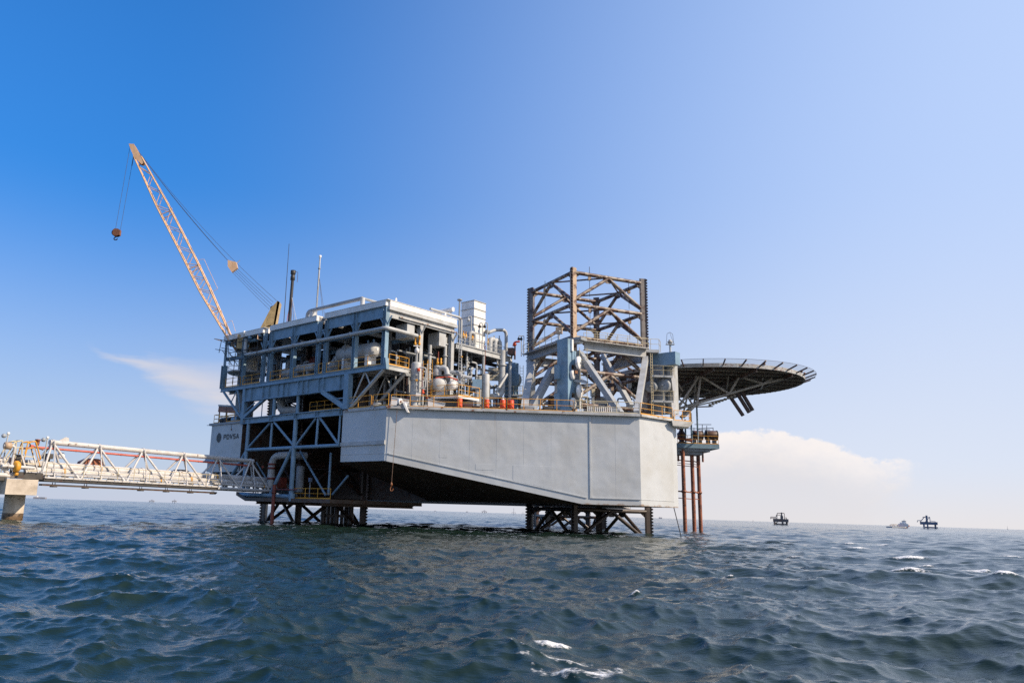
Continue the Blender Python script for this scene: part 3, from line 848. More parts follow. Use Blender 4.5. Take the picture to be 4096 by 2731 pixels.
# columns
colt = []
def column(t, s=0.0, w=0.42, z0=FL, z1=22.4, mat=M_STEEL, vb=True):
    a, b = L(s, t, z0), L(s, t, z1)
    mb = MB()
    mb.box((a + b) / 2 - E2 * w * 0.46, w, 0.035, z1 - z0, E1, E2); mb.box((a + b) / 2 + E2 * w * 0.46, w, 0.035, z1 - z0, E1, E2); mb.box((a + b) / 2, 0.05, w * 0.86, z1 - z0, E1, E2)
    mb.done('column', mat, mod)
    if vb:
        for sg in (-1, 1):
            MB().beam(L(s, t + sg * 0.2, 20.45), L(s, t + sg * 0.85, 21.4), 0.12).done('knee_brace', mat, mod)
for p, w in ((k4(618, 780), .5), (k4(303, 830), .5), (k2(1740, 980), .42), (k2(1632, 1000), .42), (k2(1285, 1060), .5), (k2(962, 1110), .5), (k2(868, 1125), .4), (k2(582, 1170), .5)):
    column(tL(p), 0.0, w)
column(30.75, 0.0, 0.6, 16.3, 19.3, vb=False)
MB().beam(L(0, 30.75, 19.3), L(0, 30.75, 22.5), 0.28).done('column', M_STEEL, mod)
for s in (5.0, 10.0):
    column(0.45, s, 0.46, FL if s < 5 else 12.0, 21.4, M_LGREY)
for s in (5.0, 10.2):
    for t in (5.3, 11, 16, 21, 26, 30.6):
        column(t, s, 0.4, FL, 22.4, M_GREY, vb=False)
for s in (0.0, 5.0, 10.2):                # beams under the roof and cross beams
    MB().ibeam(L(s + 0.25, 0.6, 20.15), L(s + 0.25, 30.8, 20.15), 0.25, 0.4).done('roof_beam', M_STEEL, mod)
for t in (5.3, 10.8, 15.3, 20.5, 25.8):
    MB().ibeam(L(0.3, t, 20.6), L(10.2, t, 20.6), 0.25, 0.4).done('cross_beam', M_GREY, mod)
# floor
MB().lbox(0.0, 3.2, 0.35, 5.6, 16.05, 16.33).done('floor_deck', M_GREY, mod)
MB().lbox(0.0, 10.5, 5.6, 31.0, 16.05, 16.33).done('floor_deck', M_GREY, mod)
MB().lbox(3.25, 10.5, 2.2, 5.55, 16.05, 16.33).done('floor_deck', M_GREY, mod)
MB().ibeam(L(-0.03, 0.3, 16.12), L(-0.03, 31.1, 16.12), 0.2, 0.5).done('edge_beam', M_STEEL, mod)
MB().ibeam(L(0.2, 0.28, 16.12), L(3.3, 0.28, 16.12), 0.2, 0.5).done('edge_beam', M_LGREY, mod)
MB().hexa([L(-.05, .1, 15.85), L(.3, .1, 15.85), L(.3, .5, 15.85), L(-.05, .5, 15.85), L(-.28, .1, 17.0), L(.22, .1, 17.0), L(.22, .5, 17.0), L(-.28, .5, 17.0)]).done('corner_gusset', M_STEEL, mod)
for s in (1.2, 2.2, 4.4, 6.5, 8.6):
    MB().ibeam(L(s, 5.6, 15.9), L(s, 31, 15.9), 0.2, 0.34).done('floor_beam', M_GREY, mod)
for t in (1.5, 3.0, 4.4):
    MB().ibeam(L(0.1, t, 15.92), L(3.2, t, 15.92), 0.18, 0.3).done('floor_beam', M_GREY, mod)
# main plate girder with its posts, haunches and stiffeners
tg0, tg1 = 5.75, 25.6
MB().lbox(-0.05, 0.05, tg0 + 0.4, tg1 - 0.3, 14.28, 15.9).done('girder_web', M_STEEL, mod)
MB().lbox(-0.3, 0.3, tg0, tg1, 15.84, 15.9).done('girder_flange', M_STEEL, mod)
MB().lbox(-0.3, 0.3, tg0 + 0.9, tg1 - 0.5, 14.22, 14.28).done('girder_flange', M_STEEL, mod)
MB().lbox(-0.32, 0.32, tg0 - 0.1, tg0 + 0.62, 12.1, 15.84).done('girder_post', M_STEEL, mod)
MB().lbox(-0.24, 0.24, tg1 - 0.42, tg1 + 0.12, 11.5, 15.84).done('girder_post', M_STEEL, mod)
for x in (740, 900, 985, 1110, 1180, 1245, 1385, 1450, 1520, 1670, 1740, 1965):
    t = tL(k2(x, 1200))
    MB().lbox(-0.24, -0.05, t - 0.025, t + 0.025, 14.28, 15.84).done('web_stiffener', M_STEEL, mod)
MB().beam(L(-0.04, tL(k2(1720, 1280)), 14.3), L(-0.04, tg0 + 0.55, 12.35), 0.5, 0.5).done('haunch_brace', M_STEEL, mod)
MB().beam(L(-0.04, tg0 + 2.6, 13.35), L(-0.04, tg0 + 0.5, 13.35), 0.12, 0.12).done('haunch_tie', M_STEEL, mod)
MB().beam(L(-0.04, tL(k2(905, 1395)), 14.3), L(-0.04, tg1 - 0.3, 12.3), 0.34, 0.34).done('haunch_brace', M_STEEL, mod)
MB().beam(L(-0.02, tg1 - 0.3, 13.0), L(-0.02, tg1 - 2.4, 14.0), 0.1, 0.1).done('haunch_tie', M_STEEL, mod)
# bracing under the overhanging far end
MB().beam(L(0, 30.4, 15.85), L(0, 25.9, 12.3), 0.22).done('overhang_brace', M_STEEL, mod)
MB().beam(L(0, 27.2, 15.85), L(0, 25.9, 12.3), 0.16).done('overhang_brace', M_STEEL, mod)
MB().beam(L(0, 27.4, 15.85), L(0, 28.6, 14.3), 0.1).done('overhang_brace', M_STEEL, mod)
# braces carrying the overhanging near corner
for s in (0.1, 3.1):
    MB().tube(L(s, 0.6, 15.9), L(s, 5.5, 12.3), 0.19, 10).done('overhang_brace', M_LGREY, mod)
    MB().tube(L(s + 0.05, 3.6, 15.9), L(s + 0.05, 5.6, 12.5), 0.09, 8).done('overhang_brace', M_LGREY, mod)
    MB().tube(L(s + 0.05, 3.5, 15.9), L(s + 0.05, 2.6, 14.3), 0.09, 8).done('overhang_brace', M_LGREY, mod)
MB().lbox(3.0, 3.7, 5.3, 6.0, 12, 16).done('girder_post', M_GREY, mod)
MB().tube(L(7, 3.2, 16), L(7, 7, 12.1), 0.17, 8).done('overhang_brace', M_GREY, mod)
# bulkheads, and dark boxes added to close and darken the view through the module
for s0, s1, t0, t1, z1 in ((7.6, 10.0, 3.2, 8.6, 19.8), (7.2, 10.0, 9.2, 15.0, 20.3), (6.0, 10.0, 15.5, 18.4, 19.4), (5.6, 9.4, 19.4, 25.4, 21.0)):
    MB().lbox(s0, s1, t0, t1, FL, z1).done('interior_dark_box', M_DARK, mod)
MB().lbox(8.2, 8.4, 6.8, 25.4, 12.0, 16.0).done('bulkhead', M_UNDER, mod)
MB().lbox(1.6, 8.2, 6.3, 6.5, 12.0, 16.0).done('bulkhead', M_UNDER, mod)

MB().lbox(10.25, 10.38, 1.0, 18.6, FL + .1, 22.3).done('dark_backing', M_DARK, mod)  # dark sheet added to blacken the inside of the module
MB().lbox(10.25, 10.38, 18.6, 26.0, 19.6, 22.3).done('dark_backing', M_DARK, mod)
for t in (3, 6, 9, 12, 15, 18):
    MB().lbox(10.1, 10.25, t - .08, t + .08, FL + .1, 22.3).done('backing_rib', M_GREY, mod)
# rails between the columns on the floor edge
rt = [tL(p) for p in (k4(20, 870), k4(275, 835), k4(315, 830), k4(595, 795))]
def Lrail(pa, pb, lab, s=-0.1):
    return railing(lab, [L(s, tL(pa), FL), L(s, tL(pb), FL)], 1.1, 1.7, M_YEL)
Lrail(k4(315, 830), k4(592, 795), 'yellow rail on the module floor just left of the near corner column')
Lrail(k4(20, 875), k4(278, 838), 'yellow rail on the module floor in front of the sloping duct')
Lrail(k2(1660, 1005), k2(1712, 995), 'short yellow rail between the twin columns of the module')
Lrail(k2(1310, 1055), k2(1610, 1010), 'yellow rail on the module floor left of the twin columns')
Lrail(k2(985, 1110), k2(1265, 1070), 'yellow rail on the module floor beside the rusty toothed leg')
Lrail(k2(605, 1170), k2(850, 1130), 'yellow rail on the module floor in front of the crane pedestal')
Lrail(k2(360, 1205), k2(570, 1175), 'thin yellow rail at the far left end of the module floor')
railing('yellow rail on the sunlit right face of the module floor', [L(0.35, 0.2, FL), L(3.2, 0.2, FL), L(3.2, 2.0, FL)], 1.1, 1.5, M_YEL)

# long header pipe along the shaded face, turning the near corner
hz = zL(k2(1330, 630), -0.3)
p0 = onL(*k2(622, 760), -0.3); p1 = onL(*k4(600, 440), -0.3)
hdr = thing('header_pipe', L(-0.3, 15, hz), 'long pale blue pipe running along the shaded module face below the roof', 'pipe')
pts = [V((p0.x, p0.y, p0.z + 2.0)), p0, onL(*k4(560, 440), -0.3), ]
pa = L(-0.3, tL(k2(622, 760), -0.3), hz); pb = L(-0.3, 0.1, hz)
MB().pipe([pa + ZV * 2.0, pa, pb, L(4.2, 0.1, hz - 0.05)], 0.21, 12, bend=0.6).done('pipe_run', M_LGREY, hdr)
for t in (5.3, 10.9, 15.3, 20):
    MB().lathe(L(-0.3, t + .4, hz), [(0.0, 0), (0.3, 0), (0.3, 0.08), (0, 0.08)], 12, E2).done('flange', M_GREY, hdr)
    MB().lbox(-0.3, 0.1, t - 0.06, t + 0.06, hz - 0.42, hz - 0.2).done('pipe_support', M_STEEL, hdr)
# second header and small service bits in the far-left roofless bay
h2 = thing('header_pipe', L(0.4, 26, 21), 'short pipe with bell shaped lamps under the far left roof bay', 'pipe')
za = zL(k2(600, 590), 0.4)
MB().pipe([L(0.4, 30.4, za), L(0.4, tL(k2(790, 555), .4), za)], 0.24, 10).done('pipe_run', M_STEEL, h2)
for x, y in ((420, 580), (550, 545), (700, 510), (840, 480)):
    p = onL(*k2(x, y), -0.1)
    MB().lathe(p - ZV * 0.3, [(0, 0), (0.26, 0), (0.28, 0.25), (0.12, 0.4), (0.1, 0.62), (0, 0.62)], 10).done('bell_lamp', M_STEEL, h2)
p = onL(*k2(617, 470), -0.36)
solo(MB().lathe(p - ZV * .2, [(0, 0), (0.16, 0), (0.16, 0.5), (0.09, 0.56), (0, 0.6)], 10), 'marker_lamp', M_WHITE, 'small white marker lamp on the far left roof edge', 'lamp')
# scaffold poles and planks lashed at the far left end
sc = thing('scaffold', L(-0.6, 31, 20), 'tangle of thin scaffold poles at the far left end of the module', 'scaffold')
for a, b in (((200, 540), (520, 590)), ((300, 560), (265, 735)), ((215, 685), (420, 720)), ((300, 665), (640, 740)), ((310, 700), (440, 895)), ((410, 735), (520, 905)), ((395, 850), (600, 815)), ((350, 635), (640, 560)), ((280, 560), (470, 650)), ((495, 740), (450, 1170)), ((575, 830), (545, 1170)), ((400, 600), (390, 850)), ((390, 740), (820, 660)), ((820, 500), (790, 760)), ((640, 830), (860, 770))):
    MB().tube(onL(*k2(*a), -0.5), onL(*k2(*b), -0.5), 0.045, 6).done('pole', M_BLACK, sc)
for a, b in (((480, 510), (585, 528)), ((205, 542), (300, 572)), ((800, 545), (855, 556)), ((455, 530), (500, 540))):
    MB().beam(onL(*k2(*a), -0.62), onL(*k2(*b), -0.62), 0.2, 0.06).done('plank', M_CRANE, sc)
MB().pipe([onL(*k2(803, 490), -.62), onL(*k2(803, 545), -.62), onL(*k2(850, 556), -.62)], 0.05, 6).done('pole', M_CRANE, sc)

# horizontal tank on the near corner of the floor
tq = onL(*k4(545, 645), 1.6); s_, t_, z_ = st(tq)
tank = thing('horizontal_tank', L(1.6, t_ + 3, FL), 'pale horizontal tank with domed end behind the corner column', 'tank')
MB().vessel(L(1.6, t_ - 0.1, z_), L(1.6, t_ + 6.2, z_), 0.82, 24).done('shell', M_LGREY, tank)
for dt in (1.0, 4.8):
    MB().lbox(1.0, 2.2, t_ + dt - 0.25, t_ + dt + 0.25, FL - 0.03, z_ - 0.45).done('saddle', M_WHITE, tank)
for dt in (0.6, 1.5, 3.5):
    MB().tube(L(1.6, t_ + dt, z_ + 0.75), L(1.6, t_ + dt, z_ + 1.15), 0.1, 8).done('nozzle', M_STEEL, tank)
MB().tube(L(1.2, t_ - 0.38, z_ - .1), L(1.2, t_ - 0.5, z_ - .1), 0.14, 10).done('nozzle', M_WHITE, tank)
duct = thing('sloping_duct', L(2.2, 9.5, FL), 'big pale sloping duct rising to the right inside the module', 'duct')
ua, ub = onL(*k2(1800, 1010), 2.0), onL(*k2(2040, 700), 2.0)
ub2 = L(2.0, tL(k4(240, 640), 2.0), ub.z)
MB().pipe([ua, ub, ub2], 0.62, 14, bend=0.8).done('duct_run', M_LGREY, duct)
MB().lathe(ub + (ua - ub) * 0.45, [(0.62, 0), (0.72, 0), (0.72, 0.1), (0.62, 0.1)], 14, (ua - ub).normalized()).done('flange', M_GREY, duct)
for (xa, ya), (xb, yb), r, ss, lab in (((1310, 975), (1600, 930), 0.5, 1.5, 'blue grey drum lying left of the twin columns on the module floor'), ((1165, 1040), (1290, 1000), 0.55, 1.8, 'pale drum lying beside the toothed leg on the module floor')):
    a, b = onL(*k2(xa, ya), ss), onL(*k2(xb, yb), ss); b.z = a.z = (a.z + b.z) / 2
    v = thing('drum', V((a.x, a.y, FL)), lab, 'drum')
    MB().vessel(b, a, r, 18).done('shell', M_LGREY, v)
    for x in (0.25, 0.75):
        c = a.lerp(b, x); MB().box(V((c.x, c.y, (FL + c.z - r * .7) / 2)), 0.25, 0.7, c.z - r * .7 - FL + 0.04, E2, E1).done('saddle', M_GREY, v)
    MB().lathe(a + (b - a) * 0.12, [(r * .98, 0), (r * 1.12, 0), (r * 1.12, .1), (r * .98, .1)], 18, (b - a).normalized()).done('flange', M_GREY, v)
# exhaust duct, vertical pipes and tangle inside the module
pip = [((1195, 870), (1215, 1080), 0.22, 2.4), ((1440, 870), (1440, 1020), 0.09, 1.4), ((2030, 560), (2005, 940), 0.06, 0.8), ((1100, 840), (1120, 1080), 0.16, 3.4), ((760, 760), (740, 1080), 0.12, 2.5)]
for i, (a, b, r, ss) in enumerate(pip):
    pa, pb = onL(*k2(*a), ss), onL(*k2(*b), ss)
    pa = V((pb.x, pb.y, pa.z)); pb.z = FL
    g = thing('vertical_pipe', pb, ['grey goose neck pipe beside the toothed leg', 'thin pipe standing behind the twin columns rail', 'very thin pale rod in front of the sloping duct', 'stout pipe behind the rail by the toothed leg', 'grey pipe in the far left bay near the crane'][i], 'pipe')
    MB().pipe([pb, pa, pa + E2 * -0.9], r, 8, bend=r * 3).done('pipe_run', M_GREY, g)
    MB().lathe(pb, [(0, 0), (r * 2, 0), (r * 2, .06), (0, .06)], 10).done('base_plate', M_GREY, g)
hot = thing('red_pump', onL(*k2(1590, 870), 4.5) - ZV * 1.5, 'dark red pump set glimpsed behind the twin columns', 'pump')
c = hot.location
MB().box(c + ZV * 1.5, 1.6, 1.0, 0.7, E2, E1).done('casing', M_RISER, hot)
MB().tube(c + ZV * 1.9 - E2 * .8, c + ZV * 1.9 + E2 * .8, 0.35, 12).done('motor', M_RISER, hot)
MB().lbox(3.9, 5.1, st(c)[1] - 1, st(c)[1] + 1, FL, st(c)[2] + 1.15).done('skid', M_DARK, hot)
# ---- lower truss closing the slot in the hull
tr = thing('slot_truss', L(0, 16, 2.4), 'blue grey tube truss closing the slot in the bow below the girder', 'truss')
MB().ibeam(L(0, 6.7, 11.86), L(0, 25.4, 11.86), 0.5, 0.72, 0.08).done('upper_beam', M_STEEL, tr)
for x in (570, 805, 825, 1085, 1100, 1325, 1350, 1600):
    t = tL(k3(x, 200)); MB().lbox(-0.24, -0.03, t - .03, t + .03, 11.58, 12.14).done('web_stiffener', M_STEEL, tr)
MB().tube(L(0, 6.9, 8.35), L(0, 24.2, 8.35), 0.2, 12).done('middle_tube', M_STEEL, tr)
tm, tl_ = tL(k3(1075, 520)), tL(k3(530, 575))
MB().tube(L(0.02, tm, 11.6), L(0.02, tm, 2.7), 0.27, 14).done('main_column', M_STEEL, tr)
MB().tube(L(0.02, tL(k3(1115, 60)), 15), L(0.02, tL(k3(1115, 60)), 12.2), 0.2, 12).done('upper_column', M_STEEL, tr)
MB().tube(L(0.02, tL(k3(845, 80)), 14.3), L(0.02, tL(k3(845, 80)), 12.2), 0.22, 12).done('upper_column', M_STEEL, tr)
MB().tube(L(0.02, tL(k3(707, 80)), 14.3), L(0.02, tL(k3(707, 80)), 12.2), 0.06, 8).done('hanger', M_STEEL, tr)
MB().tube(L(0.02, tl_, 11.6), L(0.02, tl_, 3.4), 0.23, 14).done('main_column', M_STEEL, tr)
def tt(a, b, r, nm='diagonal_brace', s=0.0, mat=M_STEEL):
    MB().tube(onL(*k3(*a), s), onL(*k3(*b), s), r, 10).done(nm, mat, tr)
tt((800, 262), (545, 545), 0.13); tt((850, 255), (1062, 510), 0.15); tt((1325, 205), (1095, 515), 0.13); tt((1372, 205), (1570, 492), 0.15)
tt((825, 260), (803, 545), 0.15, 'post'); tt((1350, 205), (1325, 512), 0.15, 'post'); tt((1602, 170), (1580, 495), 0.12, 'post')
tt((1055, 545), (795, 1085), 0.2); tt((535, 570), (365, 855), 0.18)
tt((1145, 585), (1435, 1085), 0.13, s=2.4); tt((600, 640), (760, 900), 0.10, s=2.4); tt((1495, 600), (1465, 1080), 0.14, 'post', 2.0); tt((1690, 860), (1510, 1075), 0.12, s=3.0)
MB().tube(L(0, tL(k3(1040, 1090)), 2.95), L(0, tL(k3(440, 1075)), 3.1), 0.24, 12).done('bottom_tube', M_STEEL, tr)
MB().tube(L(-.02, tL(k3(1050, 1110)), 2.45), L(-.02, tL(k3(1050, 1110)), 3.3), 0.34, 14).done('node_can', M_STEEL, tr)
# lower deck in the slot
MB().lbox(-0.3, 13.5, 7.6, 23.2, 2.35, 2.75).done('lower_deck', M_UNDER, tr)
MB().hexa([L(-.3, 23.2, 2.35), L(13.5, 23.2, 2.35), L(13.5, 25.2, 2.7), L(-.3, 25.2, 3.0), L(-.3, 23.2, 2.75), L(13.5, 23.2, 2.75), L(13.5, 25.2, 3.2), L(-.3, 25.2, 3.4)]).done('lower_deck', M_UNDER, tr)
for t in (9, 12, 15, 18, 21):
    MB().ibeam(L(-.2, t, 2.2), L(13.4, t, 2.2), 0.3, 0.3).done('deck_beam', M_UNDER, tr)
railing('dim yellow rail along the lower deck inside the slot', [L(0.4, tL(k3(1070, 960), .4), 2.76), L(0.4, 8.4, 2.76)], 1.1, 1.9, M_YEL)
railing('yellow rail on the middle level behind the truss, right of the elbow duct', [onL(*k3(1250, 130), 1.2), onL(*k3(1590, 95), 1.2)], 1.05, 1.4, M_YEL)
# big elbow pipes inside the slot
e1_ = thing('elbow_pipe', onL(*k3(800, 1010), 1.2), 'large white bent riser with red brown bands inside the slot truss', 'pipe')
a = onL(*k3(800, 1000), 1.2); b = onL(*k3(800, 640), 1.2); b.x, b.y = a.x, a.y
r_e = 0.42
MB().pipe([a, b, L(1.2, st(b)[1] - 3.2, b.z + .1), L(3.5, st(b)[1] - 3.4, b.z + .1)], r_e, 16, bend=1.3).done('pipe_run', M_LGREY, e1_)
for z in (b.z - 1.05, b.z - 1.5, b.z - 2.7):
    MB().lathe(V((a.x, a.y, z)), [(r_e, 0), (r_e + .07, 0), (r_e + .07, 0.22), (r_e, 0.22)], 16).done('band', M_RISER, e1_)
e2_ = thing('elbow_duct', onL(*k3(960, 120), 1.5), 'wide pale elbow duct behind the upper beam of the truss', 'duct')
a = onL(*k3(930, -40), 1.5); b = onL(*k3(930, 120), 1.5); b.x, b.y = a.x, a.y
MB().pipe([a, b, b + E1 * 0.8 - E2 * 2.4], 0.5, 16, bend=1.1).done('duct_run', M_LGREY, e2_)
rs = thing('riser_pipe', onL(*k3(815, 1400), -0.35), 'red riser pipe going down into the water at the bow', 'pipe')
a = onL(*k3(850, 960), -0.35); a_ = V((a.x, a.y, -1.5)); 
MB().tube(a_, a, 0.21, 12).done('pipe_run', M_RISER, rs)
MB().lathe(V((a.x, a.y, 3.3)), [(.21, 0), (.3, 0), (.3, .12), (.21, .12)], 12).done('clamp', M_RISER, rs)
MB().tube(V((a.x, a.y, 3.7)), V((a.x, a.y, 3.7)) - E2 * 4.2, 0.06, 8).done('branch', M_RISER, rs)
# tanks and clutter seen dimly in the slot
for (x0, y0, x1, y1, s, lab) in ((690, 420, 770, 540, 4, 'brown locker dimly seen in the slot left of the truss post'), (860, 880, 960, 1000, 2.6, 'dark red valve skid beside the bent riser'), (1100, 740, 1180, 1060, 3.2, 'dim standing filter drum in the slot right of the main column'), (640, 430, 690, 560, 4.5, 'narrow grey cupboard dimly seen in the slot')):
    a, b = onL(*k3(x0, y1), s), onL(*k3(x1, y0), s)
    g = thing('slot_locker', a, lab, 'equipment')
    hh = b.z - a.z; c = (a + b) / 2
    w = abs(st(a)[1] - st(b)[1])
    if '3.2' in str(s):
        MB().vessel(V((c.x, c.y, a.z)), V((c.x, c.y, b.z)), w / 2, 14).done('shell', M_GREY, g)
    else:
        MB().box(c, w, 0.9, hh, E2, E1).done('body', M_BROWN if '2.6' not in str(s) else M_RISER, g)
    MB().box(V((c.x, c.y, b.z + .06)), w * 1.05, 1.0, 0.08, E2, E1).done('lid', M_DARK, g)
    for k in (-.35, .35):
        MB().tube(V((c.x, c.y, 2.75)) + E2 * k * w, V((c.x, c.y, a.z)) + E2 * k * w, 0.06, 6).done('leg', M_DARK, g)
lampw = thing('flood_lamp', onL(*k3(1255, 960), 1.0), 'small blue lamp glimpsed on the lower deck rail', 'lamp')
MB().box(lampw.location + ZV * .5, 0.3, 0.3, 0.45, E2, E1).done('body', M_FARBLUE, lampw)
MB().tube(V((lampw.location.x, lampw.location.y, 2.75)), lampw.location + ZV * .3, 0.05, 6).done('post', M_GREY, lampw)
# ---- top of the bow on the far left: winch frame and rail above the name board
wf = thing('winch_frame', L(1.5, 29, 11.95), 'rusty winch frame on the bow above the name board', 'winch')
za = 11.95
def wp(x, y, s=1.0): return onL(*k3(x, y), s)
for x0 in (222, 300, 470):
    t = tL(k3(x0, 150), 1.0); MB().beam(L(1.0, t, za), L(1.0, t, zL(k3(x0, 55), 1)), 0.14).done('post', M_BROWN, wf)
MB().beam(wp(215, 60), wp(475, 75), 0.2).done('top_beam', M_LGREY, wf)
MB().beam(wp(215, 95), wp(400, 110), 0.12, 0.9).done('rusty_panel', M_PILE, wf)
MB().beam(wp(215, 195), wp(480, 150), 0.12).done('cross_bar', M_YEL, wf)
c = wp(420, 225, 0.6)
MB().tube(c - E2 * 0.6, c + E2 * 0.6, 0.5, 14).done('drum', M_STEEL, wf)
MB().tube(wp(250, 235, 1.6), wp(350, 230, 1.6), 0.4, 12).done('spool', M_BLACK, wf)
MB().beam(wp(80, 287, .2), wp(150, 290, .2), 0.06).done('outrigger', M_DARK, wf)
MB().tube(wp(357, 270, -.3), wp(357, 340, -.3), 0.03, 6).done('hook_line', M_CABLE, wf)
MB().box(wp(357, 335, -.3), 0.12, 0.12, 0.25).done('hook', M_ROPE, wf)
railing('yellow rail at the left end of the bow above the name board', [L(3.0, 32.3, za), L(0.1, 32.3, za), L(0.1, tL(k3(215, 270), .1), za)], 1.1, 1.2, M_YEL)
railing('yellow rail across the bow in front of the winch drum', [L(0.1, tL(k3(300, 270), .1), za), L(0.1, 25.9, za)], 1.25, 1.6, M_YEL)

# dark well conductors and guide frame clustered by the right foot of the slot leg
cd_ = thing('conductor_cluster', onY(1360, 2095, 101), 'dark cluster of well pipes by the toothed right foot of the slot leg', 'well pipes')
rg = random.Random(4)
for j, px in enumerate((1292, 1312, 1330, 1345, 1366, 1385, 1402)):
    q = onY(px, 2080, 100 + (j % 3) * 1.6)
    MB().tube(V((q.x, q.y, -2.5)), V((q.x, q.y, 2.6)), (.32, .22, .36)[j % 3], 10).done('conductor', M_SHADELEG, cd_)
qa, qb = onY(1285, 2050, 100.8), onY(1410, 2050, 100.8)
for z in (.9, 2.2):
    MB().beam(V((qa.x, 100.2, z)), V((qb.x, 100.2, z)), .3, .3).done('guide_beam', M_SHADELEG, cd_)
    MB().beam(V((qa.x, 104.2, z)), V((qb.x, 104.2, z)), .3, .3).done('guide_beam', M_SHADELEG, cd_)
MB().tube(V((qb.x, 100.4, 2.3)), V((qb.x + 1.0, 100.4, 2.7)), .2, 8).done('strut', M_SHADELEG, cd_)
# ------------------------------------------------------------------ upper pipe deck beyond the module, on the sunlit side
pd = thing('pipe_deck', L(15, 3, 12), 'raised steel deck of pipes between the white roof and the tall leg', 'pipe deck')
PZ = 20.35
MB().ibeam(L(10.4, 0.1, PZ - .28), L(20.6, 0.1, PZ - .28), 0.3, 0.62).done('edge_beam', M_LGREY, pd)
MB().lbox(10.4, 20.6, 0.3, 7.5, PZ - 0.1, PZ).done('grating', M_GREY, pd)
for s in (11.5, 13.5, 15.5, 17.5, 19.5):
    MB().ibeam(L(s, 0.3, PZ - .35), L(s, 7.5, PZ - .35), 0.2, 0.4).done('cross_beam', M_GREY, pd)
for t in (2.5, 5.0, 7.4):
    MB().ibeam(L(10.4, t, PZ - .75), L(20.6, t, PZ - .75), 0.22, 0.4).done('floor_beam', M_DARK, pd)
for p in (k4(1660, 700), k4(1935, 760)):
    s = sR(p, 0.2); MB().tube(L(s, 0.2, 12), L(s, 0.2, PZ - .55), 0.2, 12).done('column', M_LGREY, pd)
for s in (12, 16, 20):
    MB().tube(L(s, 6.5, 12), L(s, 6.5, PZ - .9), 0.2, 10).done('column', M_GREY, pd)
railing('grey rail with thin posts along the edge of the upper pipe deck', [L(10.6, 0.15, PZ), L(20.5, 0.15, PZ)], 1.1, 1.5, M_LGREY, r=0.028)
railing('thin grey rail at the back of the upper pipe deck', [L(12.0, 7.3, PZ), L(20.5, 7.3, PZ), L(20.5, 0.15, PZ)], 1.1, 1.6, M_CREAMRAIL, r=0.025)
# tall white plated stack
c = onR(*k4(1553, 520), 1.3); s0 = st(c)[0]
zt = onR(*k4(1553, 128), 1.3).z
sk = thing('white_stack', L(s0 + 1, 2.3, PZ), 'tall white plated box stack standing on the upper pipe deck', 'stack')
n = 6; dz = (zt - PZ - .3) / n
for i in range(n):
    z0 = PZ + .3 + i * dz
    MB().lbox(s0, s0 + 2.1, 1.3, 3.3, z0 + .03, z0 + dz - .03).done('stack_panel', M_WHITE, sk)
    MB().lbox(s0 - .07, s0 + 2.17, 1.23, 3.37, z0 + dz - .05, z0 + dz + .03).done('flange', M_LGREY, sk)
MB().lbox(s0 - .1, s0 + 2.2, 1.2, 3.4, PZ - .05, PZ + .32).done('base', M_RIM, sk)
# thin vent pipe with a cap, left of the stack
a = onR(*k4(1402, 380), 1.5); b = onR(*k4(1402, 125), 1.5); b.x, b.y = a.x, a.y
v = thing('vent_pipe', V((a.x, a.y, PZ)), 'thin grey vent pipe with flat cap just left of the white stack', 'vent pipe')
MB().tube(V((a.x, a.y, PZ)), b, 0.1, 10).done('pipe_run', M_GREY, v)
MB().lathe(b - ZV * .1, [(0.1, -.1), (0.3, 0), (0.3, .12), (0.1, .2), (0, .2)], 12).done('cap', M_GREY, v)
# white stub pipe on the module roof, on a post
a, b = onR(*k4(1075, 270), 2.0), onR(*k4(1342, 228), 2.0)
v = thing('roof_pipe', V((a.x, a.y, 23.1)), 'fat white pipe end carried on a post at the right of the module roof', 'pipe')
e_ = V((b.x, b.y, b.z)); st_ = e_ + E2 * 7.0; st_.z = e_.z - .0
MB().tube(st_, e_, 0.27, 14).done('pipe_run', M_WHITE, v)
MB().tube(e_ + E2 * .4 - ZV * .2, V((e_.x, e_.y, 23.0)) + E2 * .4, 0.1, 8).done('post', M_WHITE, v)
MB().tube(st_ - E2 * .5, V((st_.x, st_.y, 23.0)) - E2 * .5, 0.1, 8).done('post', M_WHITE, v)
a = onR(*k4(1170, 300), 1.4)
v = thing('roof_pipe', V((a.x, a.y, 23.1)), 'thinner grey roof pipe bending down beside the vent pipe', 'pipe')
b = onR(*k4(1425, 318), 1.0)
MB().pipe([b + E1 * -5.2, b, V((b.x, b.y, PZ + 1.0))], 0.15, 10, bend=.5).done('pipe_run', M_LGREY, v)
# railing loops on the module roof (big tube frame)
v = thing('roof_frame', L(4, 14, 23.1), 'grey tube frame standing on the middle and near roof bays', 'pipe frame')
a = onL(*k2(1500, 165), 1.5); b = onL(*k4(395, 108), 1.5); cc = onL(*k2(1560, 180), 3)
zt = (a.z + b.z) / 2
pa = V((a.x, a.y, zt)); pb = V((b.x, b.y, zt))
MB().pipe([V((pa.x, pa.y, 23.1)), pa, pb], 0.22, 10, bend=.7).done('tube_run', M_GREY, v)
MB().tube(V((pb.x, pb.y, 23.1)), pb + ZV * .05, 0.26, 10).done('post', M_LGREY, v)
MB().tube(pb, pb + E1 * 4.6, 0.16, 8).done('tube_run', M_GREY, v)
MB().tube(V((pb.x, pb.y, 23.1)) + E1 * 4.6, pb + E1 * 4.6, 0.16, 8).done('post', M_GREY, v)
MB().tube(pa + E1 * .5 - ZV * .5, pa + E1 * 5 - ZV * .5, 0.12, 8).done('tube_run', M_LGREY, v)
MB().lbox(1.3, 1.9, st(pa)[1] - 1.2, st(pa)[1] - .7, 23.1, zt - .2).done('post', M_LGREY, v)
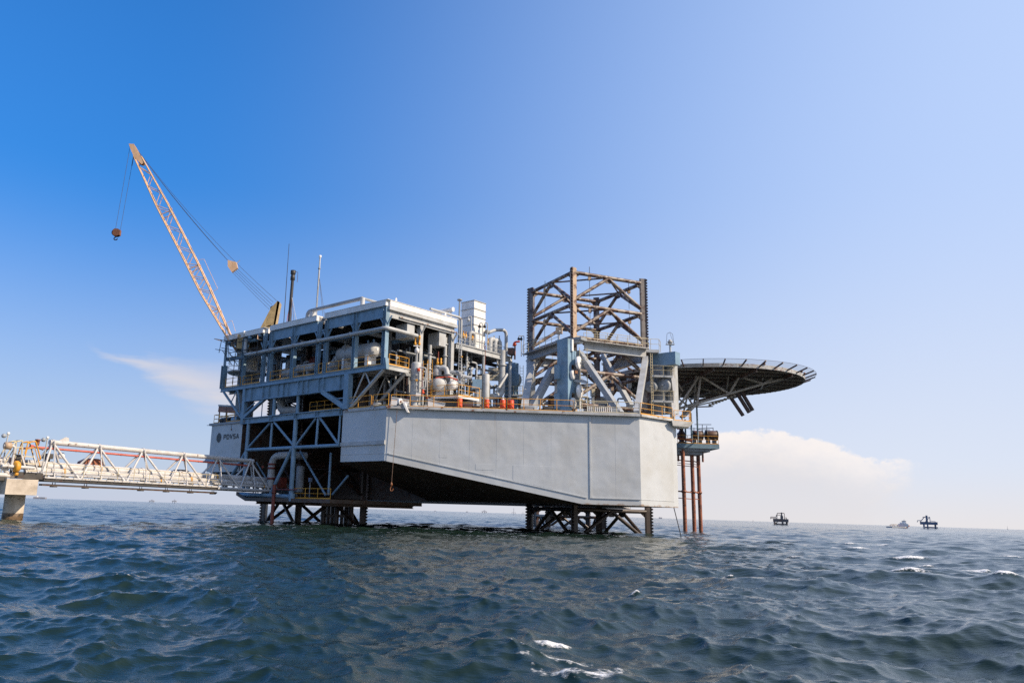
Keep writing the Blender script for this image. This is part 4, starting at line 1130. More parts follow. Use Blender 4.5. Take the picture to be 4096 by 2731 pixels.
# ---- pipes, vessels and valves on the deck under the pipe deck
def vpipe(pt, pb, r, t, lab, mat=M_LGREY, foot=True, bendto=None, z0=None, elbow=None):
    a, b = onR(*pt, t), onR(*pb, t)
    a.x, a.y = b.x, b.y
    if z0 is not None: b.z = z0
    g = thing('process_pipe', b, lab, 'pipe', 'upright process pipes on the sunlit side')
    pts = [b, a]
    if bendto: pts.append(a + bendto)
    if elbow: pts = [b + elbow] + pts
    MB().pipe(pts, r, 10, bend=r * 3).done('pipe_run', mat, g)
    for z in (0.35, 0.75):
        MB().lathe(b.lerp(a, z), [(r, 0), (r * 1.6, 0), (r * 1.6, .1), (r, .1)], 12).done('flange', mat, g)
    return g
vpipe(k4(1252, 520), k4(1252, 830), 0.19, 0.8, 'thick upright pipe left of the slim third column of the module', elbow=E1 * -.5)
vpipe(k4(1284, 540), k4(1284, 830), 0.12, 0.9, 'upright pipe pressed against the slim third column of the module', elbow=E1 * .5)
vpipe(k4(1093, 600), k4(1085, 1000), 0.21, 0.9, 'stout lit pipe right of the second module column')
vpipe(k4(1480, 600), k4(1480, 860), 0.11, 0.6, 'thin pipe hanging from the pipe deck left edge', elbow=E1 * .0001 + E2 * .5)
vpipe(k4(1490, 720), k4(1490, 830), 0.17, 1.2, 'short capped pipe under the left part of the pipe deck')
vpipe(k4(1528, 620), k4(1528, 780), 0.14, 2.0, 'dim thick pipe deep under the left part of the pipe deck', M_GREY)
vpipe(k4(1582, 790), k4(1582, 1010), 0.1, 0.2, 'square gooseneck pipe standing above the yellow skid rail', bendto=E1 * -.9)
vpipe(k4(1552, 845), k4(1528, 945), 0.11, 0.0, 'short lit J shaped pipe end beside the square gooseneck', elbow=E1 * -1.2, bendto=E1 * .3)
vpipe(k4(1800, 705), k4(1800, 800), 0.1, 0.3, 'thin pipe with curved foot under the right part of the pipe deck', elbow=E1 * .9 - ZV * .2)
vpipe(k4(1665, 600), k4(1668, 1060), 0.04, -0.2, 'thin purple red hose down the middle column of the pipe deck', M_RISER)
vpipe(k4(1845, 740), k4(1845, 860), 0.42, 1.6, 'very thick dim pipe dropping from the right part of the pipe deck', M_GREY)
# large lit pipe with an elbow at its foot
a, b = onR(*k4(1850, 845), 0.0), onR(*k4(1850, 1075), 0.0); a.x, a.y = b.x, b.y
g = thing('elbow_pipe', V((b.x, b.y, 12)), 'large lit grey pipe with a swept elbow at its foot beside the drums', 'pipe')
MB().pipe([a + ZV * 2.2, b - ZV * .6, b - ZV * 1.0 - E1 * 1.9], 0.36, 16, bend=1.0).done('pipe_run', M_LGREY, g)
MB().tube(onR(*k4(1905, 905), -0.5), onR(*k4(1790, 1090), -0.5), 0.16, 10).done('stay', M_LGREY, g)
MB().lathe(a + ZV * .3, [(.36, 0), (.48, 0), (.48, .14), (.36, .14)], 16).done('flange', M_LGREY, g)
for (pt, pb, r, t, lab) in ((k4(1615, 920), k4(1615, 1160), 0.55, 1.4, 'grey standing cylinder behind the middle column of the pipe deck'), (k4(1680, 900), k4(1680, 1150), 0.42, -0.6, 'lit standing cylinder right of the middle column of the pipe deck')):
    a, b = onR(*pt, t), onR(*pb, t)
    g = thing('standing_vessel', V((b.x, b.y, 12)), lab, 'vessel')
    MB().vessel(V((b.x, b.y, 12.1)), V((b.x, b.y, a.z)), r, 20, .3).done('shell', M_LGREY, g)
    MB().lathe(V((b.x, b.y, 12)), [(r * .8, 0), (r * .8, .5)], 16).done('skirt', M_GREY, g)
    MB().lathe(V((b.x, b.y, 14.1)), [(r, 0), (r + .07, 0), (r + .07, .1), (r, .1)], 20).done('band', M_LGREY, g)
rg = random.Random(31)
for i, (s0, s1, t0) in enumerate(((4.2, 10.4, -0.9), (10.6, 16.0, -1.4), (15.8, 20.6, -1.0))):
    g = thing('pipe_spool', L((s0 + s1) / 2, t0, 12), ['small lit pipe spools low beside the fat vessel', 'small lit pipe spools behind the red drums', 'small lit pipe spools below the right end of the pipe deck'][i], 'pipe', 'small pipe spools on the deck')
    for j in range(18):
        s_a, t_a = rg.uniform(s0, s1), t0 + rg.uniform(0, 2.2)
        z1 = rg.uniform(12.8, 15.5)
        d = rg.choice((-1, 1)) * rg.uniform(.4, 1.2)
        MB().pipe([L(s_a, t_a, 12), L(s_a, t_a, z1), L(s_a + d, t_a, z1), L(s_a + d, t_a, z1 - rg.uniform(.3, 1.2))], rg.uniform(.035, .09), 6).done('pipe_run', rg.choice((M_LGREY, M_GREY, M_LGREY, M_DARK, M_RISER)), g)
        if j % 2: MB().lathe(L(s_a, t_a, z1 * .5 + 6.2), [(0, 0), (.13, .03), (.16, .15), (.1, .3), (.04, .34), (.14, .42), (.14, .46), (0, .47)], 8).done('valve', rg.choice((M_YEL, M_RED, M_LGREY, M_FARBLUE)), g)
# dark boxes added so the gaps read shaded, and a sunlit grid panel
g = thing('gap_dark_box', L(9, 7, 12), 'added dark box closing the gaps under the module beside the pipes', 'cabin')
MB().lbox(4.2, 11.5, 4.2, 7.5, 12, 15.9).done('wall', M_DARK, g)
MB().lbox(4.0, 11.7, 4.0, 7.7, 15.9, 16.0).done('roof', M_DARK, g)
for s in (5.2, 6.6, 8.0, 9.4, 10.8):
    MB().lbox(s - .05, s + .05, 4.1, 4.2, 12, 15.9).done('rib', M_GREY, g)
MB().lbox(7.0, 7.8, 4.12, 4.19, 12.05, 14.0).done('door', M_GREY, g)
g = thing('gap_dark_box', L(15, 8, 12), 'added dark box closing the gaps behind the middle column of the pipe deck', 'cabin')
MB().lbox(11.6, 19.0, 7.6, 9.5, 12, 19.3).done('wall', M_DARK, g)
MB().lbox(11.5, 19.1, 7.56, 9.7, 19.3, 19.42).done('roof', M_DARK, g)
a, b = onY(*kA(605, 760), 99), onY(*kA(725, 950), 99)
g = thing('grid_panel', V((a.x, 99, 12)), 'cream gridded panel glowing in the sun behind the big elbow pipe', 'panel')
w_, h_ = (b.x - a.x) / 3 * 1.3, (a.z - b.z) / 4
for i in range(3):
    for j in range(4):
        MB().box(V((a.x + w_ * (i + .5), 99, b.z + h_ * (j + .5))), w_ - .08, .08, h_ - .08, V((1, .0, 0))).done('panel', M_GRID, g)
MB().box(V((a.x + w_ * 1.5, 99.1, b.z + h_ * 2)), w_ * 3, .05, h_ * 4).done('frame', M_LGREY, g)
for k in (0.2, 2.8): MB().beam(V((a.x + w_ * k, 99.15, 12)), V((a.x + w_ * k, 99.15, b.z)), 0.12).done('leg', M_GREY, g)
# vertical separator near the corner
y = 82.2
a, b = onY(1661, 1590, y), onY(1661, 1447, y)
a.z = 12.75
sep_ = thing('separator', V((a.x, y, 12)), 'tall pale separator column with domed top near the bow corner', 'vessel')
MB().vessel(V((a.x, y, a.z)), V((a.x, y, b.z)), 0.58, 24, .45).done('shell', M_LGREY, sep_)
MB().lathe(V((a.x, y, 12.3)), [(0.62, 0), (0.62, .08), (0.5, .08), (0.5, .7)], 20).done('skirt', M_LGREY, sep_)
MB().lathe(V((a.x, y, 15.2)), [(0.58, 0), (0.64, 0), (0.64, .09), (0.58, .09)], 24).done('band', M_LGREY, sep_)
MB().tube(V((a.x, y, b.z - .02)), V((a.x, y, b.z + 1.35)), 0.09, 10).done('top_pipe', M_LGREY, sep_)
MB().lathe(V((a.x, y, b.z + .9)), [(.05, 0), (.24, .1), (.24, .5), (.09, .6), (.09, .95)], 12).done('valve_body', M_WHITE, sep_)
for k in (-.22, .22):
    MB().lathe(V((a.x + k, y, b.z + 1.75)), [(.0, 0), (.12, .02), (.14, .3), (.07, .36), (.07, .75), (.13, .8), (.1, 1.1), (0, 1.15)], 10).done('relief_valve', M_YEL, sep_)
MB().box(V((a.x, y, b.z + 1.72)), 0.75, 0.2, 0.12).done('manifold', M_WHITE, sep_)
lp = lambda x, y_: onY(*k5(x, y_), 81.4)
MB().pipe([lp(1540, 90), lp(1665, 100), lp(1650, 480), lp(1545, 475)], 0.085, 8, bend=.25).done('side_loop', M_LGREY, sep_)
MB().pipe([lp(1480, 320), lp(1480, 600)], 0.06, 8).done('gauge_pipe', M_LGREY, sep_)
for yy in (230, 330, 420, 520): MB().box(lp(1490, yy), 0.22, 0.2, 0.2).done('gauge', M_YEL if yy == 330 else M_LGREY, sep_)
MB().lathe(lp(1525, 160), [(0, 0), (.16, 0), (.16, .3), (0, .3)], 10).done('red_gauge', M_RED, sep_)
MB().box(lp(1520, 610), 0.5, 0.4, 0.3).done('base_valve', M_WHITE, sep_)
for x in (1590, 1690):
    MB().tube(lp(x, 20), lp(x, 640), 0.05, 8).done('standing_pipe', M_RISER if x == 1590 else M_LGREY, sep_)
ladder('yellow ladder standing to the right of the tall separator', V((lp(1745, 300).x, 82.5, 13.4)), V((lp(1745, -30).x, 82.5, 17.6)), V((1, 0, 0)), mat=M_YEL)
ladder('yellow ladder directly behind the tall separator pipes', V((lp(1650, 300).x, 83.4, 14.4)), V((lp(1650, -30).x, 83.4, 17.6)), V((1, 0, 0)), mat=M_YEL)
# skid platform with the horizontal vessel
y = 81.2
a, b, c = onY(*k4(1105, 1122), 82.6), onY(*k4(1393, 1145), 80.9), onY(*k4(1612, 1195), 83.0)
zs = 13.62
sk2 = thing('skid_platform', V((b.x, b.y, 12)), 'raised white edged equipment skid with yellow rails behind the deck rail', 'platform')
quad = [V((a.x, 82.6, zs)), V((b.x, 80.9, zs)), V((c.x, 83.0, zs)), V((c.x - 3.4, 85.0, zs))]
MB().prism([q - ZV * .22 for q in quad], ZV * .22).done('deck', M_WHITE, sk2)
for q in quad: MB().beam(V((q.x, q.y + .1, 12)), V((q.x, q.y + .1, zs - .2)), .14).done('leg', M_LGREY, sk2)
MB().box((quad[0] + quad[2]) / 2 - ZV * .8, 3.8, 1.6, .9, (quad[2] - quad[0]).normalized(), ZV.cross(quad[2] - quad[0]).normalized()).done('under_box', M_DARK, sk2)
railing('yellow rail on the left side of the raised skid', [quad[0], quad[1]], 1.15, 1.6, M_YEL)
railing('yellow rail on the right side of the raised skid', [quad[1], quad[2]], 1.15, 1.8, M_YEL)
hv = thing('horizontal_vessel', V((quad[1].x - .6, 83.3, zs)), 'fat pale vessel with bolted round manway facing the viewer on the skid', 'vessel')
cc = onY(*k5(1960, 400), 82.4)
MB().vessel(V((cc.x, 82.3, cc.z)), V((cc.x - 1.4, 85.5, cc.z)), 0.78, 24, .5).done('shell', M_LGREY, hv)
mw = onY(*k5(2180, 415), 82.2)
MB().tube(V((mw.x - .25, 83.0, mw.z)), V((mw.x, 82.2, mw.z)), 0.42, 20).done('manway_neck', M_LGREY, hv)
MB().lathe(V((mw.x, 82.2, mw.z)), [(0, 0), (.5, 0), (.5, .12), (0, .12)], 22, V((.3, -.95, 0)).normalized()).done('manway_cover', M_WHITE, hv)
bl = MB()
for j in range(16):
    an = j * math.pi / 8; u = V((.95, .3, 0)).normalized()
    bl.tube(V((mw.x, 82.2, mw.z)) + (u * math.cos(an) + ZV * math.sin(an)) * .44 + V((.3, -.95, 0)) * .1, V((mw.x, 82.2, mw.z)) + (u * math.cos(an) + ZV * math.sin(an)) * .44 + V((.3, -.95, 0)) * .2, .035, 6)
bl.done('bolts', M_GREY, hv)
MB().pipe([onY(*k5(1850, 290), 82.4), onY(*k5(2080, 262), 82.4), onY(*k5(2260, 330), 82.4)], 0.06, 6).done('hose', M_RED, hv)
for k in (.2, 1.3): MB().box(V((cc.x - k * .5, 82.6 + k * 1.4, (zs + cc.z - .6) / 2)), .9, .25, cc.z - .6 - zs + .05).done('saddle', M_LGREY, hv)
gp = thing('goose_neck', V((cc.x, 83.4, cc.z + .7)), 'round topped pale valve dome with a bent fat pipe above the vessel', 'pipe')
q0, q1 = onY(*k5(1875, 60), 83.2), onY(*k5(1875, 250), 83.2)
MB().lathe(V((q1.x, 83.2, q1.z)), [(.45, 0), (.45, (q0.z - q1.z) * .6), (.3, (q0.z - q1.z) * .75), (.34, (q0.z - q1.z) * .8), (.34, q0.z - q1.z), (0, q0.z - q1.z)], 18).done('valve_dome', M_LGREY, gp)
MB().pipe([onY(*k5(1920, 110), 83), onY(*k5(2040, 95), 82.8), onY(*k5(2075, 270), 82.6)], 0.29, 14, bend=.75).done('pipe_run', M_LGREY, gp)
q2 = onY(*k5(2075, 235), 82.6)
MB().lathe(q2, [(.29, 0), (.4, 0), (.4, .1), (.29, .1)], 16).done('flange', M_LGREY, gp)
for x in (1880, 1945): MB().lathe(onY(*k5(x, 40), 83.2), [(.0, 0), (.12, 0), (.14, .3), (.08, .35), (.1, .7), (0, .75)], 10).done('actuator', M_YEL, gp)
MB().tube(onY(*k4(1183, 780), 83.2), onY(*k4(1186, 670), 83.2), .06, 6).done('red_rod', M_RISER, gp)
dk = thing('pipe_manifold', onY(*k5(2200, 200), 84.4), 'dark bent manifold pipe right of the fat vessel', 'pipe')
MB().pipe([onY(*k5(2100, 190), 84.0), onY(*k5(2290, 185), 84.0), onY(*k5(2330, 330), 84.0)], 0.26, 12, bend=.6).done('pipe_run', M_GREY, dk)
MB().pipe([onY(*k4(1330, 880), 84.0), onY(*k4(1470, 935), 84.0), onY(*k4(1535, 945), 84.0)], 0.2, 10).done('pipe_run', M_LGREY, dk)
MB().box(onY(*k4(1590, 1010), 84.4), 1.0, .6, 1.0).done('pump_block', M_STEEL, dk)
MB().tube(V((onY(*k4(1590, 1010), 84.4).x, 84.4, 12)), onY(*k4(1590, 1010), 84.4), .2, 8).done('support', M_GREY, dk)
for i, (x, y0, y1) in enumerate(((1128, 1000, 1110), (1440, 940, 1010), (1420, 730, 1010), (1330, 1060, 1130), (1420, 560, 740))):
    a, b = onY(*k4(x, y0), 83.6), onY(*k4(x, y1), 83.6); a.x = b.x
    g = thing('small_pipe', V((b.x, b.y, b.z)), ['little cream pipe at the left end of the skid', 'thin lit pipe right of the bolted manway', 'slim pipe rising past the dark manifold', 'stub pipe on the skid edge below the manway', 'slim pipe running up to the pipe deck ladder'][i], 'pipe')
    MB().tube(b, a, .06, 8).done('pipe_run', M_LGREY, g)
    MB().lathe(b.lerp(a, .5), [(.06, 0), (.12, 0), (.12, .08), (.06, .08)], 8).done('flange', M_LGREY, g)
    MB().lathe(a, [(.08, 0), (.14, .03), (.14, .12), (0, .15)], 8).done('cap', M_YEL if i in (0, 2) else M_LGREY, g)
# extra dense pipe work in the shade, one rack per thing
rg = random.Random(11)
RK = ['shaded pipe rack under the module near the corner', 'shaded pipe rack under the module beside the slim third column', 'shaded pipe rack under the middle of the pipe deck', 'shaded pipe rack under the right end of the pipe deck']
for i, (s0, s1, t0, t1, zt) in enumerate(((3.4, 6.5, 2.2, 4.0, 19.5), (7.0, 11.0, 1.8, 4.0, 19.8), (11.2, 15.5, 1.8, 6.4, 19.2), (16.2, 20.2, 2.0, 6.2, 19.2))):
    g = thing('pipe_rack', L((s0 + s1) / 2, (t0 + t1) / 2, 12), RK[i], 'pipe rack', 'shaded pipe racks')
    for j in range(20):
        s, t = rg.uniform(s0, s1), rg.uniform(t0, t1)
        z0, z1 = rg.choice((12, 12, 13.2)), rg.uniform(15.5, zt)
        MB().pipe([L(s, t, z0), L(s, t, z1), L(s + rg.choice((-1, 1)) * rg.uniform(.6, 1.4), t, z1)], rg.uniform(.04, .15), 8).done('pipe_run', rg.choice((M_LGREY, M_GREY, M_GREY, M_STEEL, M_DARK, M_BROWN)), g)
    for z in (14.2, 16.8, 18.6):
        if z < zt: MB().pipe([L(s0, t0, z), L(s1, t0, z), L(s1, t1, z)], rg.uniform(.08, .14), 8).done('cross_pipe', M_GREY, g)
    for s in (s0, s1):
        MB().beam(L(s, t1, 12), L(s, t1, zt), .18).done('post', M_GREY, g)
# things on top of the pipe deck
VL = ['yellow valve cluster left of the white stack base', 'yellow valve just right of the white stack base', 'yellow valve in front of the white stack foot', 'black ball valve on a stem right of the white stack', 'cream valve set among the pipes right of the white stack']
for i, (x, y) in enumerate(((1460, 500), (1715, 575), (1540, 520), (1822, 545), (1768, 545))):
    p = onR(*k4(x, y), 0.9)
    g = thing('valve', V((p.x, p.y, PZ)), VL[i], 'valve', 'valves on the upper pipe deck')
    mt = (M_YEL, M_YEL, M_YEL, M_BLACK, M_CREAMRAIL)[i]
    MB().tube(V((p.x, p.y, PZ)), V((p.x, p.y, p.z)), .05, 8).done('stem', M_LGREY, g)
    for k in ((-.2, 0), (.2, 0)) if i in (0, 1) else ((0, 0),):
        MB().lathe(V((p.x, p.y, p.z - .35)) + E1 * k[0], [(0, 0), (.13, .05), (.17, .3), (.12, .5), (.05, .55), (.05, .75), (.12, .78), (0, .85)], 10).done('valve_body', mt, g)
    MB().lathe(V((p.x, p.y, p.z - .5)), [(0, 0), (.2, 0), (.2, .1), (0, .1)], 10).done('flange', M_LGREY, g)
for i, (x, y, r) in enumerate(((1775, 600, .3), (1825, 610, .3), (1565, 530, .2))):
    p = onR(*k4(x, y), 0.8)
    g = thing('elbow_pipe', V((p.x, p.y, PZ)), ['fat bent pipe end on the pipe deck, left one of the pair', 'fat bent pipe end on the pipe deck, right one of the pair', 'short bent pipe at the foot of the white stack'][i], 'pipe')
    MB().pipe([V((p.x, p.y, PZ)) - E1 * .9, V((p.x, p.y, p.z + .6)) - E1 * .9, V((p.x, p.y, p.z + .6)), V((p.x, p.y, PZ - .1))], r, 12, bend=.75).done('pipe_run', M_LGREY, g)
    MB().lathe(V((p.x, p.y, PZ + .25)), [(r, 0), (r * 1.3, 0), (r * 1.3, .1), (r, .1)], 14).done('flange', M_LGREY, g)
a, b, c = onR(*k4(1712, 470), 1.0), onR(*k4(1895, 452), 1.0), onR(*k4(1895, 650), 1.0)
a = V((a.x, a.y, a.z)); 
g = thing('arch_pipe', V((b.x, b.y, PZ)), 'grey arched pipe reaching from the white stack down to the pipe deck', 'pipe')
MB().pipe([a, a.lerp(V((b.x, b.y, b.z)), .35) + ZV * .25, V((b.x, b.y, b.z + .1)), V((b.x, b.y, PZ))], 0.2, 12, bend=.8).done('pipe_run', M_LGREY, g)
MB().tube(a - E1 * .5, a, .26, 12).done('flange', M_GREY, g)
for i, (x, yt, yb) in enumerate(((1527, 300, 500), (1645, 370, 560), (1697, 370, 570), (2052, 505, 720), (2078, 505, 720))):
    p, q = onR(*k4(x, yb), 0.4), onR(*k4(x, yt), 0.4)
    if i >= 3: p, q = onY(*k4(x, yb), 101), onY(*k4(x, yt), 101)
    g = thing('lamp_post', V((p.x, p.y, PZ if i < 3 else p.z)), ['lamp post with hooked head in front of the white stack', 'thin lamp post beside the right edge of the white stack', 'lamp post with dark heads right of the white stack', 'left lamp of the pair of thin posts beside the tall leg', 'right lamp of the pair of thin posts beside the tall leg'][i], 'lamp', 'lamp posts on the upper decks')
    MB().pipe([V((p.x, p.y, PZ if i < 3 else p.z)), V((p.x, p.y, q.z)), V((p.x - .35, p.y, q.z)), V((p.x - .35, p.y, q.z - .25))], .055, 6, bend=.2).done('pole', M_LGREY, g)
    MB().lathe(V((p.x - .35, p.y, q.z - .62)), [(0, 0), (.16, .05), (.2, .2), (.12, .34), (.05, .4)], 10).done('lamp_head', M_BLACK if i != 0 else M_LGREY, g)
p, q = onR(*k4(1985, 690), -0.5), onR(*k4(1985, 570), -0.5)
g = thing('fire_monitor', V((p.x, p.y, PZ - .3)), 'red fire monitor nozzle on a stand at the end of the pipe deck', 'fire monitor')
MB().tube(V((p.x, p.y, PZ - .3)), V((p.x, p.y, q.z)), .1, 8).done('stand', M_PILE, g)
MB().pipe([V((p.x - .2, p.y, q.z - .5)), V((p.x - .1, p.y, q.z)), V((p.x + .55, p.y - .2, q.z + .05))], .11, 8).done('nozzle', M_RED, g)
MB().lathe(V((p.x, p.y, q.z - .5)), [(0, 0), (.2, .1), (.2, .3), (0, .4)], 10).done('swivel', M_RED, g)
p = onR(*k4(1950, 670), -0.4)
g = thing('speaker_box', p - ZV * .45, 'dark brown boxed lamp hung at the end of the pipe deck', 'lamp')
MB().box(p, .9, .7, .8, (E1 + E2 * .4).normalized(), (E2 - E1 * .4).normalized()).done('body', M_BROWN, g)
MB().tube(p - ZV * .9, p, .07, 8).done('bracket', M_DARK, g)
MB().tube(V((p.x, p.y, PZ - .3)), p + E1 * .4, .05, 6).done('arm', M_DARK, g)
ladder('tall thin ladder from the deck up to the pipe deck beside the third column', L(10.9, -0.15, 15.6), L(10.9, -0.15, 21.6), E1, mat=M_LGREY)
ladder('lower thin ladder below the pipe deck left end', L(11.3, -0.3, 12.2), L(11.3, -0.3, 18.0), E1, mat=M_LGREY)
# ---- along the deck edge: rails, drums, trays, fairlead
def yr(lab, x0, x1, posts=None, mat=M_YEL, h=1.18, y=79.22):
    a, b = onY(x0, 1640, y).x, onY(x1, 1640, y).x
    pp = [V((onY(x, 1640, y).x, y, 12.06)) for x in posts] if posts else None
    return railing(lab, [V((a, y, 12.06)), V((b, y, 12.06))], h, 2.4, mat, posts=pp, ends=True)
yr('yellow deck rail from the bow corner past the white trays', 1562, 1929, [1562, 1639, 1734, 1834, 1929])
yr('short yellow deck rail with two red drums behind it', 1938, 2023, [1938, 2023])
yr('long yellow deck rail in front of the tall leg braces', 2029, 2293, [2029, 2095, 2161, 2227, 2293])
yr('yellow green deck rail before the barred rack and V brace', 2300, 2557, [2300, 2328, 2375, 2466, 2557], M_CREAMRAIL)
aE = L(sA, tA, 12.06) - nAE * -.0; bE = L(sE, tE, 12.06)
railing('bright yellow deck rail along the right corner of the hull', [aE + nAE * .1 + dAE * .1, bE + nAE * .1], 1.15, 1.8, M_YEL)
railing('yellow rail curving round the projecting corner step', [V((24.95, 82.1, 11.86)), V((26.9, 82.7, 11.86)), V((27.2, 84.2, 11.86))], 1.1, 0.9, M_YEL)
railing('yellow rail over the shaded bow face, part nearest the girder post', [L(-.05, 6.2, 12.1), L(-.05, tL(k4(487, 1200)), 12.1)], 1.2, 2.6, M_YEL, ends=True)
railing('yellow rail over the shaded bow face, part nearest the corner', [L(-.05, tL(k4(502, 1200)), 12.1), L(-.05, tL(k4(668, 1200)), 12.1)], 1.2, 2.6, M_YEL, ends=True)
railing('inner yellow rail low behind the barred rack', [V((onY(*kC(0, 1340), 81).x, 81, 12.1)), V((onY(*kC(340, 1340), 81).x, 81, 12.1))], 1.25, 1.4, M_CREAMRAIL)
DL = ['red drum left of the skid corner post', 'red drum behind the left post of the short rail', 'red drum with white lid beside the double rail post', 'red drum just right of the double rail post']
for i, (x, yb, rr_) in enumerate(((1838, 1632, .27), (1946, 1632, .27), (2011, 1636, .30), (2043, 1636, .32))):
    c = onY(x, yb, 79.9)
    g = thing('drum', V((c.x, 79.9, 12.0)), DL[i], 'drum', 'red drums behind the deck rail')
    MB().lathe(V((c.x, 79.9, 12.0)), [(rr_ * .98, 0), (rr_, .03), (rr_, .38), (rr_ * 1.03, .4), (rr_, .42), (rr_, .78), (rr_ * 1.03, .8), (rr_, .82), (rr_, 1.12), (rr_ * .97, 1.15), (rr_ * .93, 1.13), (0, 1.13)], 20).done('barrel', M_RED, g)
    if i == 2: MB().lathe(V((c.x, 79.9, 13.14)), [(rr_ * .5, 0), (rr_ * .45, .18), (0, .3)], 12).done('white_lid', M_WHITE, g)
    MB().lathe(V((c.x + .1, 79.75, 13.13)), [(0, .03), (.05, .03), (.05, .0)], 8).done('bung', M_DARK, g)
for i, (pts) in enumerate(([(1010, 645), (1350, 705), (1330, 790), (985, 805)], [(1700, 680), (2030, 770), (1990, 852), (1700, 850)])):
    P4 = [onY(*k5(*p), 80.4) for p in pts]
    for q in P4[2:]: q.z = max(q.z, 12.02)
    g = thing('drip_tray', P4[3], ['white sloping tray behind the rail near the bow corner', 'white sloping tray behind the rail right of the separator'][i], 'tray', 'white sloping trays on the deck')
    MB().prism(P4, V((0, .06, 0))).done('side', M_WHITE, g)
    MB().prism([q + V((0, 1.4, .05)) for q in P4], V((0, .06, 0))).done('side', M_WHITE, g)
    MB().prism([P4[0] + V((0, .06, -.25)), P4[1] + V((0, .06, -.25)), P4[1] + V((0, 1.4, -.25)), P4[0] + V((0, 1.4, -.25))], ZV * .05).done('floor', M_LGREY, g)
    MB().beam(P4[0] + V((0, -.03, 0)), P4[1] + V((0, -.03, 0)), .09, .09).done('lip', M_LGREY, g)
for i in range(3):
    a = onY(*k5(1490 + i * 50, 840), 80.2); b = onY(*k5(1530 + i * 50, 790), 80.2)
    solo(MB().prism([a, a + V((.35, 0, 0)), b + V((.35, 0, 0)), b], V((0, .5, 0))), 'step_plate', M_LGREY, ['small grey sloping plate on the deck, left of three', 'small grey sloping plate on the deck, middle of three', 'small grey sloping plate on the deck, right of three'][i], 'plate', 'small sloping deck plates')
# fairlead with its hanging line and hook
fc = onY(*k5(1170, 780), 78.85)
fl = thing('fairlead', V((fc.x, 79.0, 12.06)), 'white rust spotted fairlead sheave hanging over the deck edge', 'fairlead')
ax_ = V((.8, -.6, 0)).normalized()
MB().lathe(onY(*k5(1180, 740), 78.75) - ax_ * .12, [(0, 0), (.33, 0), (.36, .03), (.30, .12), (.36, .21), (.33, .24), (0, .24)], 18, ax_).done('sheave', M_WHITE, fl)
MB().prism([onY(*k5(*p), 78.7) for p in ((1140, 690), (1215, 690), (1225, 800), (1200, 870), (1160, 870), (1130, 790))], V((.05, .16, 0))).done('cheek_plate', M_RIM, fl)
MB().lathe(onY(*k5(1185, 735), 78.6), [(0, 0), (.11, 0), (.11, .1), (0, .1)], 12, V((0, -1, 0))).done('axle_cap', M_PILE, fl)
MB().prism([onY(*k5(*p), 78.5) for p in ((1225, 740), (1270, 760), (1340, 935), (1310, 935), (1245, 800))], V((.12, .35, 0))).done('arm', M_WHITE, fl)
MB().prism([onY(*k5(*p), 78.6) for p in ((1205, 760), (1250, 770), (1300, 830), (1240, 830))], V((.0, .5, 0))).done('bracket', M_RIM, fl)
MB().box(V((fc.x + .35, 79.3, 12.2)), 1.3, 1.1, .16).done('base_plate', M_RIM, fl)
lt = onY(*k5(1128, 790), 78.7); lb = onY(*((1300 + .5952 * 446), (1550 + .5952 * 655)), 78.7)
ln = thing('hanging_line', V((lb.x, 78.7, lb.z)), 'thin tan line with a hook hanging down the hull from the fairlead', 'line')
MB().tube(lb, V((lt.x, 78.7, lt.z)), .024, 6).done('rope', M_ROPE, ln)
MB().lathe(V((lb.x, 78.7, lb.z - .1)), [(0, 0), (.1, .05), (.12, .2), (.05, .4), (0, .42)], 10).done('shackle', M_ORANGE, ln)
MB().pipe([lb + V((0, 0, -.1)), lb + V((-.12, 0, -.35)), lb + V((-.02, 0, -.6)), lb + V((.16, 0, -.5)), lb + V((.17, 0, -.3))], .05, 8, bend=.12).done('hook', M_ORANGE, ln)
# clutter along the deck
rg = random.Random(5)
CL = [(1900, 1622, M_ROPE, 'coil of tan rope under the skid'), (1872, 1620, M_BROWN, 'brown pump under the skid'), (1980, 1624, M_OCHRE, 'ochre valve wheel heap between the red drums'), (1500, 1632, M_GREY, 'grey rope heap on the bow near the girder post'), (2455, 1640, M_GREY, 'grey locker by the foot of the V brace'), (2190, 1620, M_DARK, 'dark winch behind the long deck rail'), (2115, 1625, M_GREY, 'grey box behind the long deck rail, under the left brace'), (1755, 1625, M_LGREY, 'pale deck valve below the skid left corner')]
for px, py, mt, lab in CL:
    c = onY(px, py, 80.8)
    g = thing('deck_gear', V((c.x, 80.8, 12.0)), lab, 'deck gear')
    if 'coil' in lab or 'heap' in lab:
        for j in range(3):
            MB().lathe(V((c.x + .08 * j, 80.8, 12.0 + .17 * j)), [(.3, 0), (.55 - .05 * j, .03), (.58 - .05 * j, .1), (.5, .18), (.3, .17)], 14).done('coil', mt, g)
    else:
        MB().box(V((c.x, 80.8, 12.35)), .8, .7, .6).done('body', mt, g)
        MB().tube(V((c.x - .5, 80.7, 12.55)), V((c.x + .55, 80.7, 12.55)), .22, 12).done('motor', mt, g)
        MB().box(V((c.x, 80.8, 12.03)), 1.2, .9, .06).done('base', M_DARK, g)
# barred rack
a, b = onY(*kC(5, 1375), 80.2), onY(*kC(405, 1490), 80.2)
g = thing('barred_rack', V(((a.x + b.x) / 2, 80.2, 12.06)), 'white barred rack standing behind the deck rail', 'rack')
for i in range(13):
    x = a.x + (b.x - a.x) * i / 12
    MB().beam(V((x, 80.2, 12.06)), V((x, 80.2, a.z)), .09, .05).done('bar', M_WHITE, g)
for z in (12.12, a.z): MB().beam(V((a.x - .1, 80.24, z)), V((b.x + .1, 80.24, z)), .06, .08).done('cross_bar', M_LGREY, g)
